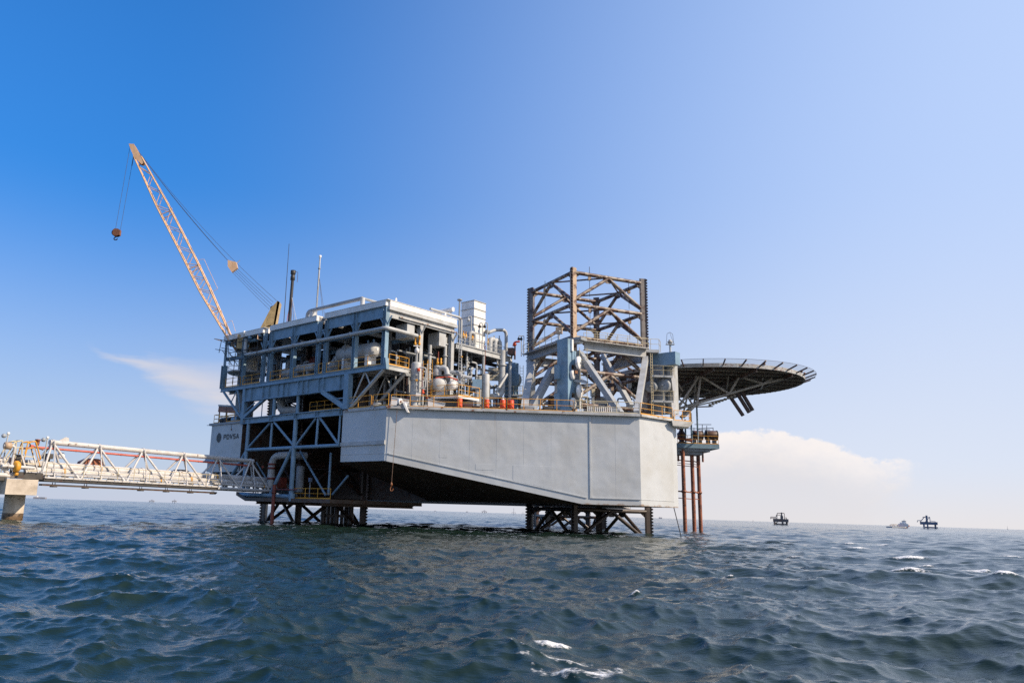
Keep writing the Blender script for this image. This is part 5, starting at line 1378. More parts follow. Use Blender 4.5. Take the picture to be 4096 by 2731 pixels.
# ------------------------------------------------------------------ jacking frame round the tall leg
jf = thing('jacking_frame', V((20, 95, 12)), 'grey jacking frame of towers, beams and slanted braces round the tall leg', 'jacking frame')
nfr = -l1                                         # outward, facing the viewer
zbm = 20.1
Nn = Q1[0] + nfr * 1.1
Rr, Ll = Q1[1], Q1[3]
beamz = (onY(*kC(500, 440), 92.0).z)
MB().ibeam(Q1[0] + nfr * 0.8 + d1 * 1.0 + ZV * beamz, Q1[1] + nfr * 0.8 - d1 * 0.3 + ZV * beamz, 0.5, 0.95, .09).done('upper_beam', M_LGREY, jf)
MB().lathe(Q1[0] + ZV * 0, [(0, 0)] * 2, 3) if False else None
MB().ibeam(Q1[0] - d1 * 0.9 + l1 * .8 + ZV * (beamz + .1), Q1[3] - d1 * 0.9 - l1 * .6 + ZV * (beamz + .1), 0.5, 0.95, .09).done('upper_beam', M_GREY, jf)
MB().ibeam(Q1[1] + d1 * .9 + l1 * .5 + ZV * beamz, Q1[2] + d1 * .9 + ZV * beamz, 0.5, 1.0, .09).done('upper_beam', M_LGREY, jf)
MB().ibeam(Q1[3] + l1 * .9 + ZV * beamz, Q1[2] + l1 * .9 + ZV * beamz, 0.5, 1.0, .09).done('upper_beam', M_LGREY, jf)
# walkway decks on the beams
for a, b, nrm in ((Q1[0], Q1[1], -l1), (Q1[0], Q1[3], -d1), (Q1[1], Q1[2], d1), (Q1[3], Q1[2], l1)):
    u = (b - a).normalized()
    MB().box((a + b) / 2 + nrm * 0.95 + ZV * (beamz + .53), (b - a).length - .8, 1.3, .08, u, nrm).done('walkway', M_RIM, jf)
jr = [('cream rail on the walkway above the front beam of the tall leg', Q1[0] + nfr * 1.5 + d1 * .9, Q1[1] + nfr * 1.5 - d1 * .5), ('cream rail on the walkway above the left beam of the tall leg', Q1[0] - d1 * 1.5 + l1 * .9, Q1[3] - d1 * 1.5 - l1 * .5),
      ('thin cream rail on the inner side of the front walkway', Q1[0] + nfr * .45 + d1 * 1.2, Q1[1] + nfr * .45 - d1 * 1.2), ('cream rail on the far back walkway behind the tall leg', Q1[3] + l1 * 1.5 + d1, Q1[2] + l1 * 1.5), ('cream rail on the right side walkway of the tall leg', Q1[1] + d1 * 1.5 + l1, Q1[2] + d1 * 1.5)]
for lab, a, b in jr:
    railing(lab, [a + ZV * (beamz + .57), b + ZV * (beamz + .57)], 1.15, 1.5, M_CREAMRAIL, r=.03, toe=False)
def fbeam(pa, pb, ya, yb, w, h, name, mat=M_LGREY):
    MB().beam(onY(*pa, ya), onY(*pb, yb), w, h).done(name, mat, jf)
fbeam(kC(-130, 480), kC(560, 1500), 89.0, 84.0, 0.62, 0.62, 'slanted_brace', M_GREY)
fbeam(kC(985, 570), kC(835, 1500), 93.0, 83.0, 0.62, 0.7, 'slanted_brace', M_LGREY)
fbeam(kC(260, 520), kC(740, 1380), 98.0, 91.0, 0.5, 0.6, 'slanted_brace', M_LGREY)
fbeam(kB(345, 700), kB(215, 1510), 97.0, 88.0, 0.8, 0.8, 'slanted_brace', M_LGREY)
fbeam(kB(720, 790), kB(330, 1530), 90.5, 88.5, 0.75, 0.75, 'slanted_brace', M_GREY)
fbeam(kC(720, 640), kC(380, 760), 104, 104.5, 0.6, 0.8, 'rear_brace', M_TAN)
# near tower: two boxed columns, stepped blocks and round gear covers
yt = 88.2
def tower(c, f, w, label_parts, zt, disc_side, disc_z, faces=1):
    """boxed gear tower; f points outward, w = sideways"""
    sd_ = V((-f.y, f.x, 0))
    for k in (-1, 1):
        MB().box(c + sd_ * k * 1.15 + ZV * (12 + (zt - 12) / 2), 0.9, 1.3, zt - 12, sd_, f).done('tower_column', M_STEEL, jf)
        for z0, z1 in ((14.2, 16.5), (17.4, 18.9)):
            MB().box(c + sd_ * k * 1.55 + f * 0.1 + ZV * (z0 + z1) / 2, 0.75, 1.0, z1 - z0, sd_, f).done('gear_case', M_STEEL, jf)
    MB().box(c + ZV * (zt - .6), 3.4, 1.5, 1.2, sd_, f).done('tower_head', M_LGREY, jf)
    for z in disc_z:
        dsk = MB().lathe(c + disc_side * 1.9 + ZV * z, [(0, 0), (.82, 0), (.86, .05), (.86, .28), (.8, .33), (0, .36)], 28, disc_side).done('gear_cover', M_LGREY, jf)
        MB().lathe(c + disc_side * 2.24 + ZV * z, [(0, .05), (.12, .05), (.12, 0)], 10, disc_side).done('hub', M_GREY, dsk)
# near tower placed from the photograph's blue column
ca = onY(*kB(930, 900), yt)
ctw = V((ca.x, yt, 0))
zt_ = onY(*kB(925, 260), yt).z
MB().box(ctw + ZV * (12 + (zt_ - 12) / 2), 1.45, .75, zt_ - 12, E2, E1).done('tower_column', M_STEEL, jf)
def tb(x0, x1, y0, y1, dy, dep, nm, mat):
    a, b = onY(*kB(x0, y1), yt + dy), onY(*kB(x1, y0), yt + dy)
    c = (a + b) / 2
    return MB().box(c, (b.x - a.x) / .72, dep * .6, b.z - a.z, E2, E1).done(nm, mat, jf)
tb(782, 856, 722, 970, .1, 1.1, 'gear_case', M_STEEL)
tb(782, 856, 1225, 1500, .1, 1.1, 'gear_case', M_STEEL)
tb(1000, 1098, 470, 712, .3, 1.3, 'gear_case', M_STEEL)
tb(1000, 1098, 975, 1215, .3, 1.3, 'gear_case', M_STEEL)
tb(1008, 1075, 262, 468, -.2, .5, 'head_plate', M_WHITE)
tb(1075, 1215, 262, 330, .6, 1.5, 'tower_head', M_LGREY)
tb(1100, 1200, 465, 1500, 1.6, .5, 'tower_column', M_LGREY)
tb(850, 1240, 262, 300, 1.2, 2.0, 'tower_head', M_GREY)
for x, y, r in ((1165, 680, .72), (1182, 1185, .72), (1065, 1400, .6), (1058, 890, .52)):
    c = onY(*kB(x, y), yt - .2)
    axd = V((.86, -.5, 0)).normalized()
    g = MB().lathe(c, [(0, 0), (r, 0), (r * 1.05, .06), (r * 1.05, .26), (r * .95, .32), (0, .34)], 28, axd).done('gear_cover', M_WHITE, jf)
    MB().lathe(c + axd * .3, [(0, .1), (.14, .1), (.14, 0)], 10, axd).done('hub', M_GREY, g)
MB().box(onY(*kB(1125, 845), yt - .3), .35, .5, .34, d1, l1).done('motor_box', M_ORANGE, jf)
# small landing with rail and ladder right of the near tower
la, lb_ = onY(*kB(1100, 1010), 88), onY(*kB(1360, 1040), 87.5)
MB().prism([la, onY(*kB(1250, 985), 88.6), lb_, onY(*kB(1330, 1050), 86.9)], ZV * .15).done('landing', M_LGREY, jf)
railing('small cream rail on the landing halfway up the near tower', [onY(*kB(1215, 980), 88.3), onY(*kB(1345, 1030), 87.2)], 1.1, .9, M_CREAMRAIL, r=.028, toe=False)
ladder('tall cream ladder right of the near jacking tower', V((onY(*kB(1270, 1500), 88).x, 88, 12.1)), V((onY(*kB(1270, 400), 88).x, 88, 20.6)), V((1, 0, 0)), w=.85)
# right tower
yR = 93.5
def rb(x0, x1, y0, y1, dep, nm, mat, dy=0.0):
    a, b = onY(*kC(x0, y1), yR + dy), onY(*kC(x1, y0), yR + dy)
    c = (a + b) / 2 + E1 * dep * .3
    return MB().box(c, (b.x - a.x) / .74, dep * .55, b.z - a.z, E2, E1).done(nm, mat, jf)
rb(1040, 1430, 480, 680, 2.2, 'tower_head', M_STEEL)
rb(1020, 1220, 560, 1500, 1.6, 'tower_column', M_GREY, .8)
rb(1380, 1445, 480, 1500, 1.6, 'tower_column', M_LGREY, .6)
rb(1220, 1400, 690, 1500, 1.2, 'gear_case', M_GREY, 1.2)
rb(1430, 1490, 575, 665, 1.4, 'head_plate', M_STEEL, -.3)
MB().box(V((onY(*kC(1465, 1000), yR).x, yR + .9, (12 + onY(*kC(1465, 560), yR).z) / 2)), .18, 1.6, onY(*kC(1465, 560), yR).z - 12, V((1, .0, 0))).done('side_plate', M_WHITE, jf)
for x, y, r in ((1275, 1025, .84), (1065, 1040, .7)):
    c = onY(*kC(x, y), yR - .4)
    axd = V((-.62, -.78, 0)).normalized()
    g = MB().lathe(c - axd * .5, [(r, 0), (r, .5), (r * .97, .55), (0, .55)], 28, axd).done('gear_cover', M_GREY, jf)
    MB().lathe(c + axd * .16, [(0, .1), (.12, .1), (.12, 0)], 10, axd).done('hub', M_GREY, g)
for i, (y, lab) in enumerate(((870, 'small rail on the upper balcony of the right jacking tower'), (1295, 'small rail on the lower balcony of the right jacking tower'))):
    a, b = onY(*kC(1090, y), yR - .9), onY(*kC(1440, y - 5), yR - .9)
    MB().box((a + b) / 2 + V((0, .5, .0)), b.x - a.x, 1.2, .22).done('balcony', M_LGREY, jf)
    railing(lab, [V((a.x, yR - 1.4, a.z + .1)), V((b.x, yR - 1.4, a.z + .1)), V((b.x, yR - .3, a.z + .1))], 1.15, 1.6, M_CREAMRAIL, r=.024, toe=False)
    MB().prism([V((b.x, yR - .4, b.z)), V((b.x + .5, yR - .4, b.z - .2)), V((b.x + .5, yR - .4, b.z - 1.6)), V((b.x + .15, yR - .4, b.z - 1.7))], V((0, .3, 0))).done('bracket', M_WHITE, jf)
ladder('cream ladder up the left edge of the right jacking tower', V((onY(*kC(1105, 1500), yR - 1).x, yR - 1.0, 12.1)), onY(*kC(1080, 480), yR - 1.0), V((.7, .7, 0)), w=.4)
a, b = onY(*kC(930, 430), yR - .3), onY(*kC(1215, 420), yR - .3)
MB().box((a + b) / 2 + V((0, .7, -.1)), b.x - a.x, 1.6, .35).done('head_platform', M_LGREY, jf)
za_ = (a.z + b.z) / 2 + .08
railing('cream rail round the head platform of the right jacking tower', [V((a.x, yR - .3, za_)), V((b.x, yR - .3, za_)), V((b.x + .6, yR + 1.2, za_))], 1.3, 1.2, M_CREAMRAIL, r=.03, toe=False)
# left tower, seen behind the big elbow pipe
yL = 96.5
a, b = onY(*kA(870, 1000), yL), onY(*kA(1000, 700), yL)
MB().box(V(((a.x + b.x) / 2, yL + .6, (12 + b.z) / 2)), (b.x - a.x) / .72, .8, b.z - 12, E2, E1).done('tower_column', M_STEEL, jf)
c = onY(*kA(960, 940), yL - .2)
g = MB().lathe(c, [(0.95, -.3), (1.0, 0), (1.0, .3), (.92, .36), (0, .36)], 28, V((-.62, -.78, 0)).normalized()).done('gear_cover', M_STEEL, jf)
a, b = onY(*kA(830, 1150), yL - .8), onY(*kA(1080, 1150), yL - .8)
MB().box((a + b) / 2 + V((0, .4, 0)), b.x - a.x, 1.0, .18).done('balcony', M_GREY, jf)
railing('grey rail on the balcony of the left jacking tower', [a, b], 1.1, 1.2, M_CREAMRAIL, r=.03, toe=False)
a, b = onY(*kA(1085, 1300), yL + 1.2), onY(*kA(1300, 640), yL + 1.2)
MB().box(V((onY(*kA(1200, 900), yL + 1.4).x, yL + 1.6, (12 + b.z) / 2)), 1.0, 1.2, b.z - 12).done('tower_column', M_LGREY, jf)
ladder('cream ladder left of the leaning left brace', V((onY(*kA(1068, 1100), 95).x, 95, 15)), V((onY(*kA(1068, 660), 95).x, 95, 19.6)), V((1, 0, 0)), w=.4)
# machinery glimpsed inside the leg frame
ML = ['pale cabinet glimpsed behind the near tower left side', 'lit cream cabinet inside the leg frame, left', 'lit cream cabinet inside the leg frame, middle', 'tan cabinet inside the leg frame near the V brace', 'grey pump house low inside the leg frame', 'brown winch drum low left of the near tower', 'lit panel in the far gap beside the right brace']
for i, (x0, y0, x1, y1, yy, mt) in enumerate(((762, 1080, 835, 1215, 91, M_WHITE), (1405, 1130, 1470, 1270, 103, M_GRID), (1640, 1050, 1700, 1300, 104, M_WHITE), (1760, 930, 1800, 1180, 104, M_TAN), (1500, 1360, 1720, 1520, 98, M_GREY), (640, 1290, 770, 1480, 92, M_BROWN), (2060, 950, 2120, 1130, 106, M_LGREY))):
    a, b = onY(*kB(x0, y1), yy), onY(*kB(x1, y0), yy)
    g = thing('cabinet', V(((a.x + b.x) / 2, yy, 12)), ML[i], 'cabinet')
    c = (a + b) / 2
    MB().box(V((c.x, yy, c.z)), b.x - a.x, .8, b.z - a.z).done('body', mt, g)
    MB().box(V((c.x, yy, b.z + .04)), (b.x - a.x) * 1.1, .95, .08).done('lid', M_GREY, g)
    MB().box(V((c.x, yy, (12 + a.z) / 2)), (b.x - a.x) * .6, .5, max(.1, a.z - 12)).done('stand', M_GREY, g)
    MB().box(V((c.x, yy - .42, c.z)), (b.x - a.x) * .8, .04, (b.z - a.z) * .38).done('door', mt, g)
# dense pipework behind the leg, seen through the frame
rg = random.Random(23)
for i, (x0, x1, yy, lab) in enumerate(((2150, 2240, 104, 'clutter of dim pipes behind the left brace of the tall leg'), (2330, 2420, 108, 'clutter of pipes behind the ladder of the near tower'), (2430, 2545, 110, 'clutter of pale pipes seen through the V brace'))):
    a, b = onY(x0, 1600, yy), onY(x1, 1600, yy)
    g = thing('pipe_rack', V(((a.x + b.x) / 2, yy, 12)), lab, 'pipe rack', 'pipe racks behind the tall leg')
    for j in range(14):
        x = rg.uniform(a.x, b.x); z1 = rg.uniform(13.5, 18.2); w = rg.choice((-1, 1)) * rg.uniform(.5, 2)
        mt = rg.choice((M_GREY, M_DARK, M_LGREY, M_GRID, M_BROWN))
        MB().pipe([V((x, yy + rg.uniform(-1, 1), 12)), V((x, yy, z1)), V((x + w, yy, z1))], rg.uniform(.06, .2), 8).done('pipe_run', mt, g)
    for j in range(4):
        z = 12.8 + j * 1.25
        MB().beam(V((a.x - .3, yy + .5, z)), V((b.x + .3, yy + .5, z)), .14, .22).done('cross_beam', rg.choice((M_DARK, M_GREY)), g)
    for j in range(4):
        x = rg.uniform(a.x, b.x); z = rg.uniform(12.6, 16)
        MB().box(V((x, yy + .8, z)), rg.uniform(.5, 1.3), .6, rg.uniform(.6, 1.6)).done('cabinet', rg.choice((M_DARK, M_GRID, M_GREY)), g)
# flood lamp box on the walkway
c = onY(*kB(835, 100), 88.6)
g = thing('flood_lamp', c - ZV * 1.3, 'square tan flood lamp box on a post left of the near leg chord', 'lamp')
MB().box(c, .72, .5, .74, V((.92, -.3, 0)).normalized(), V((.3, .92, 0)).normalized()).done('housing', M_TAN, g)
MB().tube(c - ZV * 1.4, c - ZV * .35, .08, 8).done('post', M_LGREY, g)
MB().box(c + V((.12, -.28, -.1)), .3, .04, .12).done('lens', M_LAMP, g)
# navigation beacon
c = onY(*kC(1405, 470), 93.5); q = onY(*kC(1398, 285), 93.5)
g = thing('beacon', V((c.x, 93.5, c.z)), 'thin navigation beacon mast with wire cage on the right jacking tower', 'beacon')
zc = q.z
MB().tube(V((c.x, 93.5, c.z - .1)), V((c.x, 93.5, zc - .2)), .13, 10).done('mast', M_LGREY, g)
MB().lathe(V((c.x, 93.5, zc - .25)), [(.13, 0), (.25, .1), (.32, .2), (.32, .28), (.18, .34), (.18, .5), (0, .55)], 14).done('lantern', M_LGREY, g)
MB().box(V((c.x, 93.5, zc - .32)), 1.0, .5, .06).done('bracket', M_LGREY, g)
for sx in (-1, 1):
    MB().pipe([V((c.x + sx * .46, 93.5, zc - .3)), V((c.x + sx * .34, 93.5, zc + 1.0)), V((c.x, 93.5, zc + 1.2))], .022, 6).done('cage_wire', M_CABLE, g)
MB().tube(V((c.x + .4, 93.3, zc - .3)), V((c.x, 93.5, zc + 1.15)), .02, 6).done('cage_wire', M_CABLE, g)

a, b = onY(1985, 1600, 103), onY(2135, 1600, 103)
g = thing('machinery_house', V(((a.x + b.x) / 2, 104, 12)), 'dark machinery house in the gap between the pipe deck and the tall leg', 'machinery house')
MB().box(V(((a.x + b.x) / 2, 104.5, 14.3)), b.x - a.x, 3, 4.6).done('wall', M_DARK, g)
MB().box(V(((a.x + b.x) / 2, 104.5, 16.68)), b.x - a.x + .4, 3.4, .14).done('roof', M_GREY, g)
for i in range(4):
    x = a.x + (b.x - a.x) * (i + .5) / 4
    MB().box(V((x, 102.94, 14.4)), .9, .08, 1.3).done('louvre', (M_GREY, M_BROWN)[i % 2], g)
    MB().tube(V((x + .5, 102.6, 12)), V((x + .5, 102.6, 17.4)), .09, 8).done('vent_pipe', M_LGREY, g)
# ------------------------------------------------------------------ crane
YC = 100.0
cr = thing('crane', onY(985, 1540, YC), 'cream lattice boom crane leaning out over the far left end of the module', 'crane')
ped = onY(985, 1540, YC)
zfl = FL
MB().lathe(V((ped.x, YC, 12)), [(1.15, 0), (1.15, 6.0), (1.35, 6.1), (1.35, 6.6), (0, 6.6)], 22).done('pedestal', M_GREY, cr)
pf = onY(*k2(670, 1040), YC)
MB().lathe(V((ped.x, YC, pf.z)), [(0, 0), (2.4, 0), (2.5, .1), (2.5, .22), (0, .22)], 26).done('ring_platform', M_LGREY, cr)
rg_ = MB()
for z in (.75, 1.35, 1.95, 2.5):
    pr = [V((ped.x + 2.42 * math.cos(a * math.pi / 12), YC + 2.42 * math.sin(a * math.pi / 12), pf.z + z)) for a in range(25)]
    for a, b in zip(pr, pr[1:]): rg_.tube(a, b, .03, 5, cap=False)
for a in range(0, 24, 2): rg_.tube(V((ped.x + 2.42 * math.cos(a * math.pi / 12), YC + 2.42 * math.sin(a * math.pi / 12), pf.z + .2)), V((ped.x + 2.42 * math.cos(a * math.pi / 12), YC + 2.42 * math.sin(a * math.pi / 12), pf.z + 2.5)), .03, 5)
rg_.done('ring_rail', M_CREAMRAIL, cr)
MB().lathe(V((ped.x, YC, pf.z + .2)), [(1.2, 0), (1.2, 2.1), (1.5, 2.2), (1.5, 2.7), (0, 2.7)], 22).done('slew_ring', M_LGREY, cr)
ct_ = pf.z + 2.9
MB().box(V((ped.x + 1.2, YC, ct_ + .75)), 5.2, 3.0, 1.5).done('machine_house', M_DARK, cr)
MB().box(V((ped.x - .2, YC - 1.9, ct_ + .9)), 1.6, 1.2, 1.8).done('cab', M_OCHRE, cr)
foot = onY(*k2(555, 765), YC)
MB().prism([onY(*k2(*p), YC - .5) for p in ((495, 700), (545, 690), (590, 790), (565, 815), (535, 790))], V((0, 1.0, 0))).done('boom_foot', M_CRANE, cr)
# boom: four chords with lacing
HW = 0.62
f1, f2 = onY(*k8(880, 1470), YC), onY(*k8(950, 1452), YC)
cL = [onY(*k8(*p), YC) for p in ((236, 220), (404, 583), (592, 948), (703, 1172), (878, 1465))]
cR = [onY(*k8(*p), YC) for p in ((292, 225), (474, 552), (660, 915), (770, 1145), (908, 1462))]
footL = foot + V((-.35, 0, 0)); 
cL.append(foot + V((-.25, 0, .2))); cR.append(foot + V((.35, 0, .3)))
for sy in (-HW, HW):
    for ch in (cL, cR):
        w0 = [.35] + [1] * (len(ch) - 2) + [.8]
        pts = [V((p.x, p.y + sy * w, p.z)) for p, w in zip(ch, w0)]
        MB().pipe(pts, .085, 8, bend=.3, segs=2).done('chord', M_CRANE, cr)
def bz(ch, u):
    u = u * (len(ch) - 1); i = min(int(u), len(ch) - 2); return ch[i].lerp(ch[i + 1], u - i)
N_ = 26
for i in range(N_):
    u0, u1 = i / N_, (i + 1) / N_
    w = .35 + .65 * min(1, u0 * 5)
    for sy in (-HW * w, HW * w):
        o_ = V((0, sy, 0))
        a, b = (bz(cL, u0), bz(cR, u1)) if i % 2 else (bz(cR, u0), bz(cL, u1))
        MB().tube(a + o_, b + o_, .045, 6).done('lacing', M_CRANE, cr)
    for ch in (cL, cR):
        a = bz(ch, u0); b = bz(ch, u1)
        sg = 1 if i % 2 else -1
        MB().tube(a + V((0, sg * HW * w, 0)), b + V((0, -sg * HW * w, 0)), .04, 6).done('lacing', M_CRANE, cr)
    if i % 6 == 0 and i:
        for sy in (-HW, HW): MB().tube(bz(cL, u0) + V((0, sy, 0)), bz(cR, u0) + V((0, sy, 0)), .06, 6).done('strut', M_CRANE, cr)
        for ch in (cL, cR): MB().tube(bz(ch, u0) + V((0, -HW, 0)), bz(ch, u0) + V((0, HW, 0)), .06, 6).done('strut', M_CRANE, cr)
hd = [onY(*k8(*p), YC - .3) for p in ((200, 131), (236, 133), (262, 180), (305, 262), (290, 275), (236, 222), (212, 168))]
MB().prism(hd, V((0, .1, 0))).done('head_plate', M_CRANE, cr)
MB().prism([p + V((0, .55, 0)) for p in hd], V((0, .1, 0))).done('head_plate', M_CRANE, cr)
for x, y, r in ((222, 150, .33), (258, 205, .28), (288, 262, .28)):
    MB().lathe(onY(*k8(x, y), YC - .2), [(0, 0), (r, 0), (r * .8, .12), (r, .25), (r, .38), (0, .38)], 16, V((0, 1, 0))).done('sheave', M_BROWN, cr)
# gantry mast behind the boom
ga = [onY(*k2(*p), YC - .6) for p in ((840, 390), (985, 115), (1080, 10), (1110, 30), (1045, 375), (1010, 370), (985, 345), (950, 350), (900, 385))]
for dy in (0, 1.2):
    MB().prism([p + V((0, dy, 0)) for p in ga], V((0, .12, 0))).done('gantry_plate', M_OCHRE, cr)
MB().prism([onY(*k2(*p), YC - .6) for p in ((1080, 8), (1112, 28), (1045, 375), (1020, 375))], V((0, 1.3, 0))).done('gantry_post', M_OCHRE, cr)
for x, y in ((1020, 130), (1000, 200), (960, 270), (910, 350)):
    MB().tube(onY(*k2(x, y), YC - .6), onY(*k2(x, y), YC + .7), .12, 8).done('gantry_rung', M_OCHRE, cr)
for x, y in ((1060, 120), (1015, 115)):
    MB().lathe(onY(*k2(x, y), YC - .3), [(0, 0), (.36, 0), (.3, .15), (.36, .3), (.36, .5), (0, .5)], 16, V((0, 1, 0))).done('sheave', M_OCHRE, cr)
gb = onY(*k2(950, 380), YC)
MB().beam(V((gb.x, YC, gb.z - .1)), V((gb.x + .4, YC, ct_ + 1.4)), 1.6, 1.2).done('gantry_base', M_OCHRE, cr)
MB().beam(foot, V((ped.x + .6, YC, ct_ + .6)), .5, .9).done('boom_hinge', M_OCHRE, cr)
# bridle block and stay ropes
bp = [onY(*k8(*p), YC - .25) for p in ((890, 940), (948, 955), (958, 995), (918, 1025), (890, 985))]
MB().prism(bp, V((0, .5, 0))).done('bridle_block', M_CRANE, cr)
MB().tube(onY(*k8(950, 965), YC), onY(*k8(976, 942), YC), .05, 6).done('bridle_pin', M_LGREY, cr)
def rope(a, b, dy=0.0, ra=.022, sag=0.0, nm='stay_rope'):
    a, b = onY(*k8(*a), YC + dy), onY(*k8(*b), YC + dy)
    pts = [a.lerp(b, i / 8) - ZV * sag * 4 * (i / 8) * (1 - i / 8) for i in range(9)]
    MB().pipe(pts, ra, 5, bend=.01, segs=1).done(nm, M_CABLE, cr)
rope((275, 195), (890, 943), -.2, .03, .35); rope((280, 200), (893, 946), .2, .03, .42)
rope((272, 190), (1232, 1225), 0, .022, .9)
for i in range(4):
    rope((920 + i * 12, 1022 - i * 7), (1180 + i * 9, 1285 - i * 17), -.2 + .13 * i, .02, .05)
MB().pipe([onY(*k8(690, 940), YC), onY(*k8(725, 935), YC), onY(*k8(820, 1140), YC), onY(*k8(790, 1160), YC)], .03, 5).done('signal_line', M_CRANE, cr)
MB().pipe([onY(*k8(880, 1380), YC), onY(*k8(920, 1362), YC), onY(*k8(945, 1440), YC)], .025, 5).done('signal_line', M_CRANE, cr)
for k in (1, 2, 3, 4, 5, 6): 
    p = bz(cR, .12 * k + .1); MB().box(p + V((.12, 0, .08)), .14, .14, .14).done('rope_guide', M_CRANE, cr)
hb = thing('hook_block', onY(*k8(112, 800), YC), 'orange and black hook block hanging from the crane boom tip', 'hook block')
c = onY(*k8(117, 752), YC)
a, b = onY(*k8(90, 776), YC), onY(*k8(145, 727), YC)
w_, h_ = (b.x - a.x), (b.z - a.z)
for dy in (-.28, .22):
    MB().prism([V((c.x + x * w_ / 2, c.y + dy, c.z + z * h_ / 2)) for x, z in ((-.6, 1), (.5, 1), (1, .6), (1, -.6), (.3, -1), (-.4, -1), (-1, -.5), (-1, .6))], V((0, .06, 0))).done('cheek_plate', M_ORANGE, hb)
MB().box(c + V((w_ * .3, 0, 0)), w_ * .45, .44, h_ * .75).done('weight', M_ORANGE, hb)
MB().lathe(c + V((-.12, -.22, 0)), [(0, 0), (.5, 0), (.42, .2), (.5, .44), (0, .44)], 18, V((0, 1, 0))).done('sheave', M_BLACK, hb)
MB().pipe([c + V((-.1, 0, -h_ * .5)), c + V((-.1, 0, -h_ * .62)), c + V((-.32, 0, -h_ * .75)), c + V((-.2, 0, -h_ * .98)), c + V((.12, 0, -h_ * .95)), c + V((.16, 0, -h_ * .75))], .07, 8, bend=.15).done('hook', M_BLACK, hb)
for (pa, pb, dy) in (((207, 165), (108, 728), -.15), ((234, 215), (142, 730), .15)):
    MB().tube(onY(*k8(*pb), YC + dy), onY(*k8(*pa), YC + dy), .025, 5).done('hoist_rope', M_CABLE, hb)
MB().tube(onY(*k8(222, 285), YC + .15), onY(*k8(236, 210), YC + .15), .06, 6).done('hoist_rope', M_BLACK, hb)
# ---- masts on the roof
ZRF = 23.14
def mast(lab, pb, pt, y, r, mat, cat, r2=None):
    a, b = onY(*pb, y), onY(*pt, y)
    g = thing(cat.replace(' ', '_'), V((a.x, y, ZRF)), lab, cat)
    MB().tube(V((a.x, y, ZRF)), b, r, 10, r2).done('pole', mat, g)
    MB().lathe(V((a.x, y, ZRF)), [(0, 0), (r * 3, 0), (r * 3, .06), (0, .06)], 12).done('base_plate', M_GREY, g)
    return g, V((a.x, y, ZRF)), b
mast('hair thin dark whip antenna standing left of the black flue', k8(1281, 1385), k8(1318, 828), 97.5, .055, M_BLACK, 'whip antenna', .03)
g, a, b = mast('black sooty flue stack held by red guy wires on the roof', k8(1318, 1372), k8(1347, 1020), 96, .2, M_BLACK, 'flue stack')
u = (b - a).normalized()
MB().lathe(b - u * 1.2, [(.2, 0), (.29, .05), (.29, .5), (.24, .6), (.24, .75), (.33, .85), (.33, 1.3), (0, 1.32)], 14, u).done('cowl', M_BLACK, g)
MB().pipe([b + V((.33, 0, -.05)), b + V((.6, 0, -.1)), b + V((.6, 0, -1.4))], .03, 5).done('side_bracket', M_BROWN, g)
for px, py, mt in ((1293, 1380, M_REDPIPE), (1340, 1375, M_BROWN), (1395, 1330, M_RISER), (1388, 1330, M_LGREY), (1362, 1365, M_BROWN)):
    q = onY(*k8(px, py), 96 + (1.5 if px % 2 else -1.0)); q.z = ZRF
    MB().tube(q, a.lerp(b, .62), .03, 5).done('guy_wire', mt, g)
g, a, b = mast('slim white mast with guy wires on the middle roof bay', (1266, 1235), (1281, 1022), 92, .12, M_LGREY, 'vent mast', .09)
MB().lathe(b - ZV * .3, [(.09, 0), (.16, .05), (.16, .3), (0, .34)], 10).done('cap', M_WHITE, g)
MB().lathe(a.lerp(b, .8), [(.1, 0), (.16, .02), (.16, .15), (.1, .17)], 10).done('band', M_GREY, g)
MB().pipe([a + ZV * .35, a + ZV * .35 + V((3.2, 0, -.1))], .1, 8).done('foot_pipe', M_LGREY, g)
for px, py in ((1300, 1222), (1308, 1225)):
    q = onY(px, py, 91.5); q.z = ZRF; MB().tube(q, a.lerp(b, .72), .022, 5).done('guy_wire', M_CABLE, g)

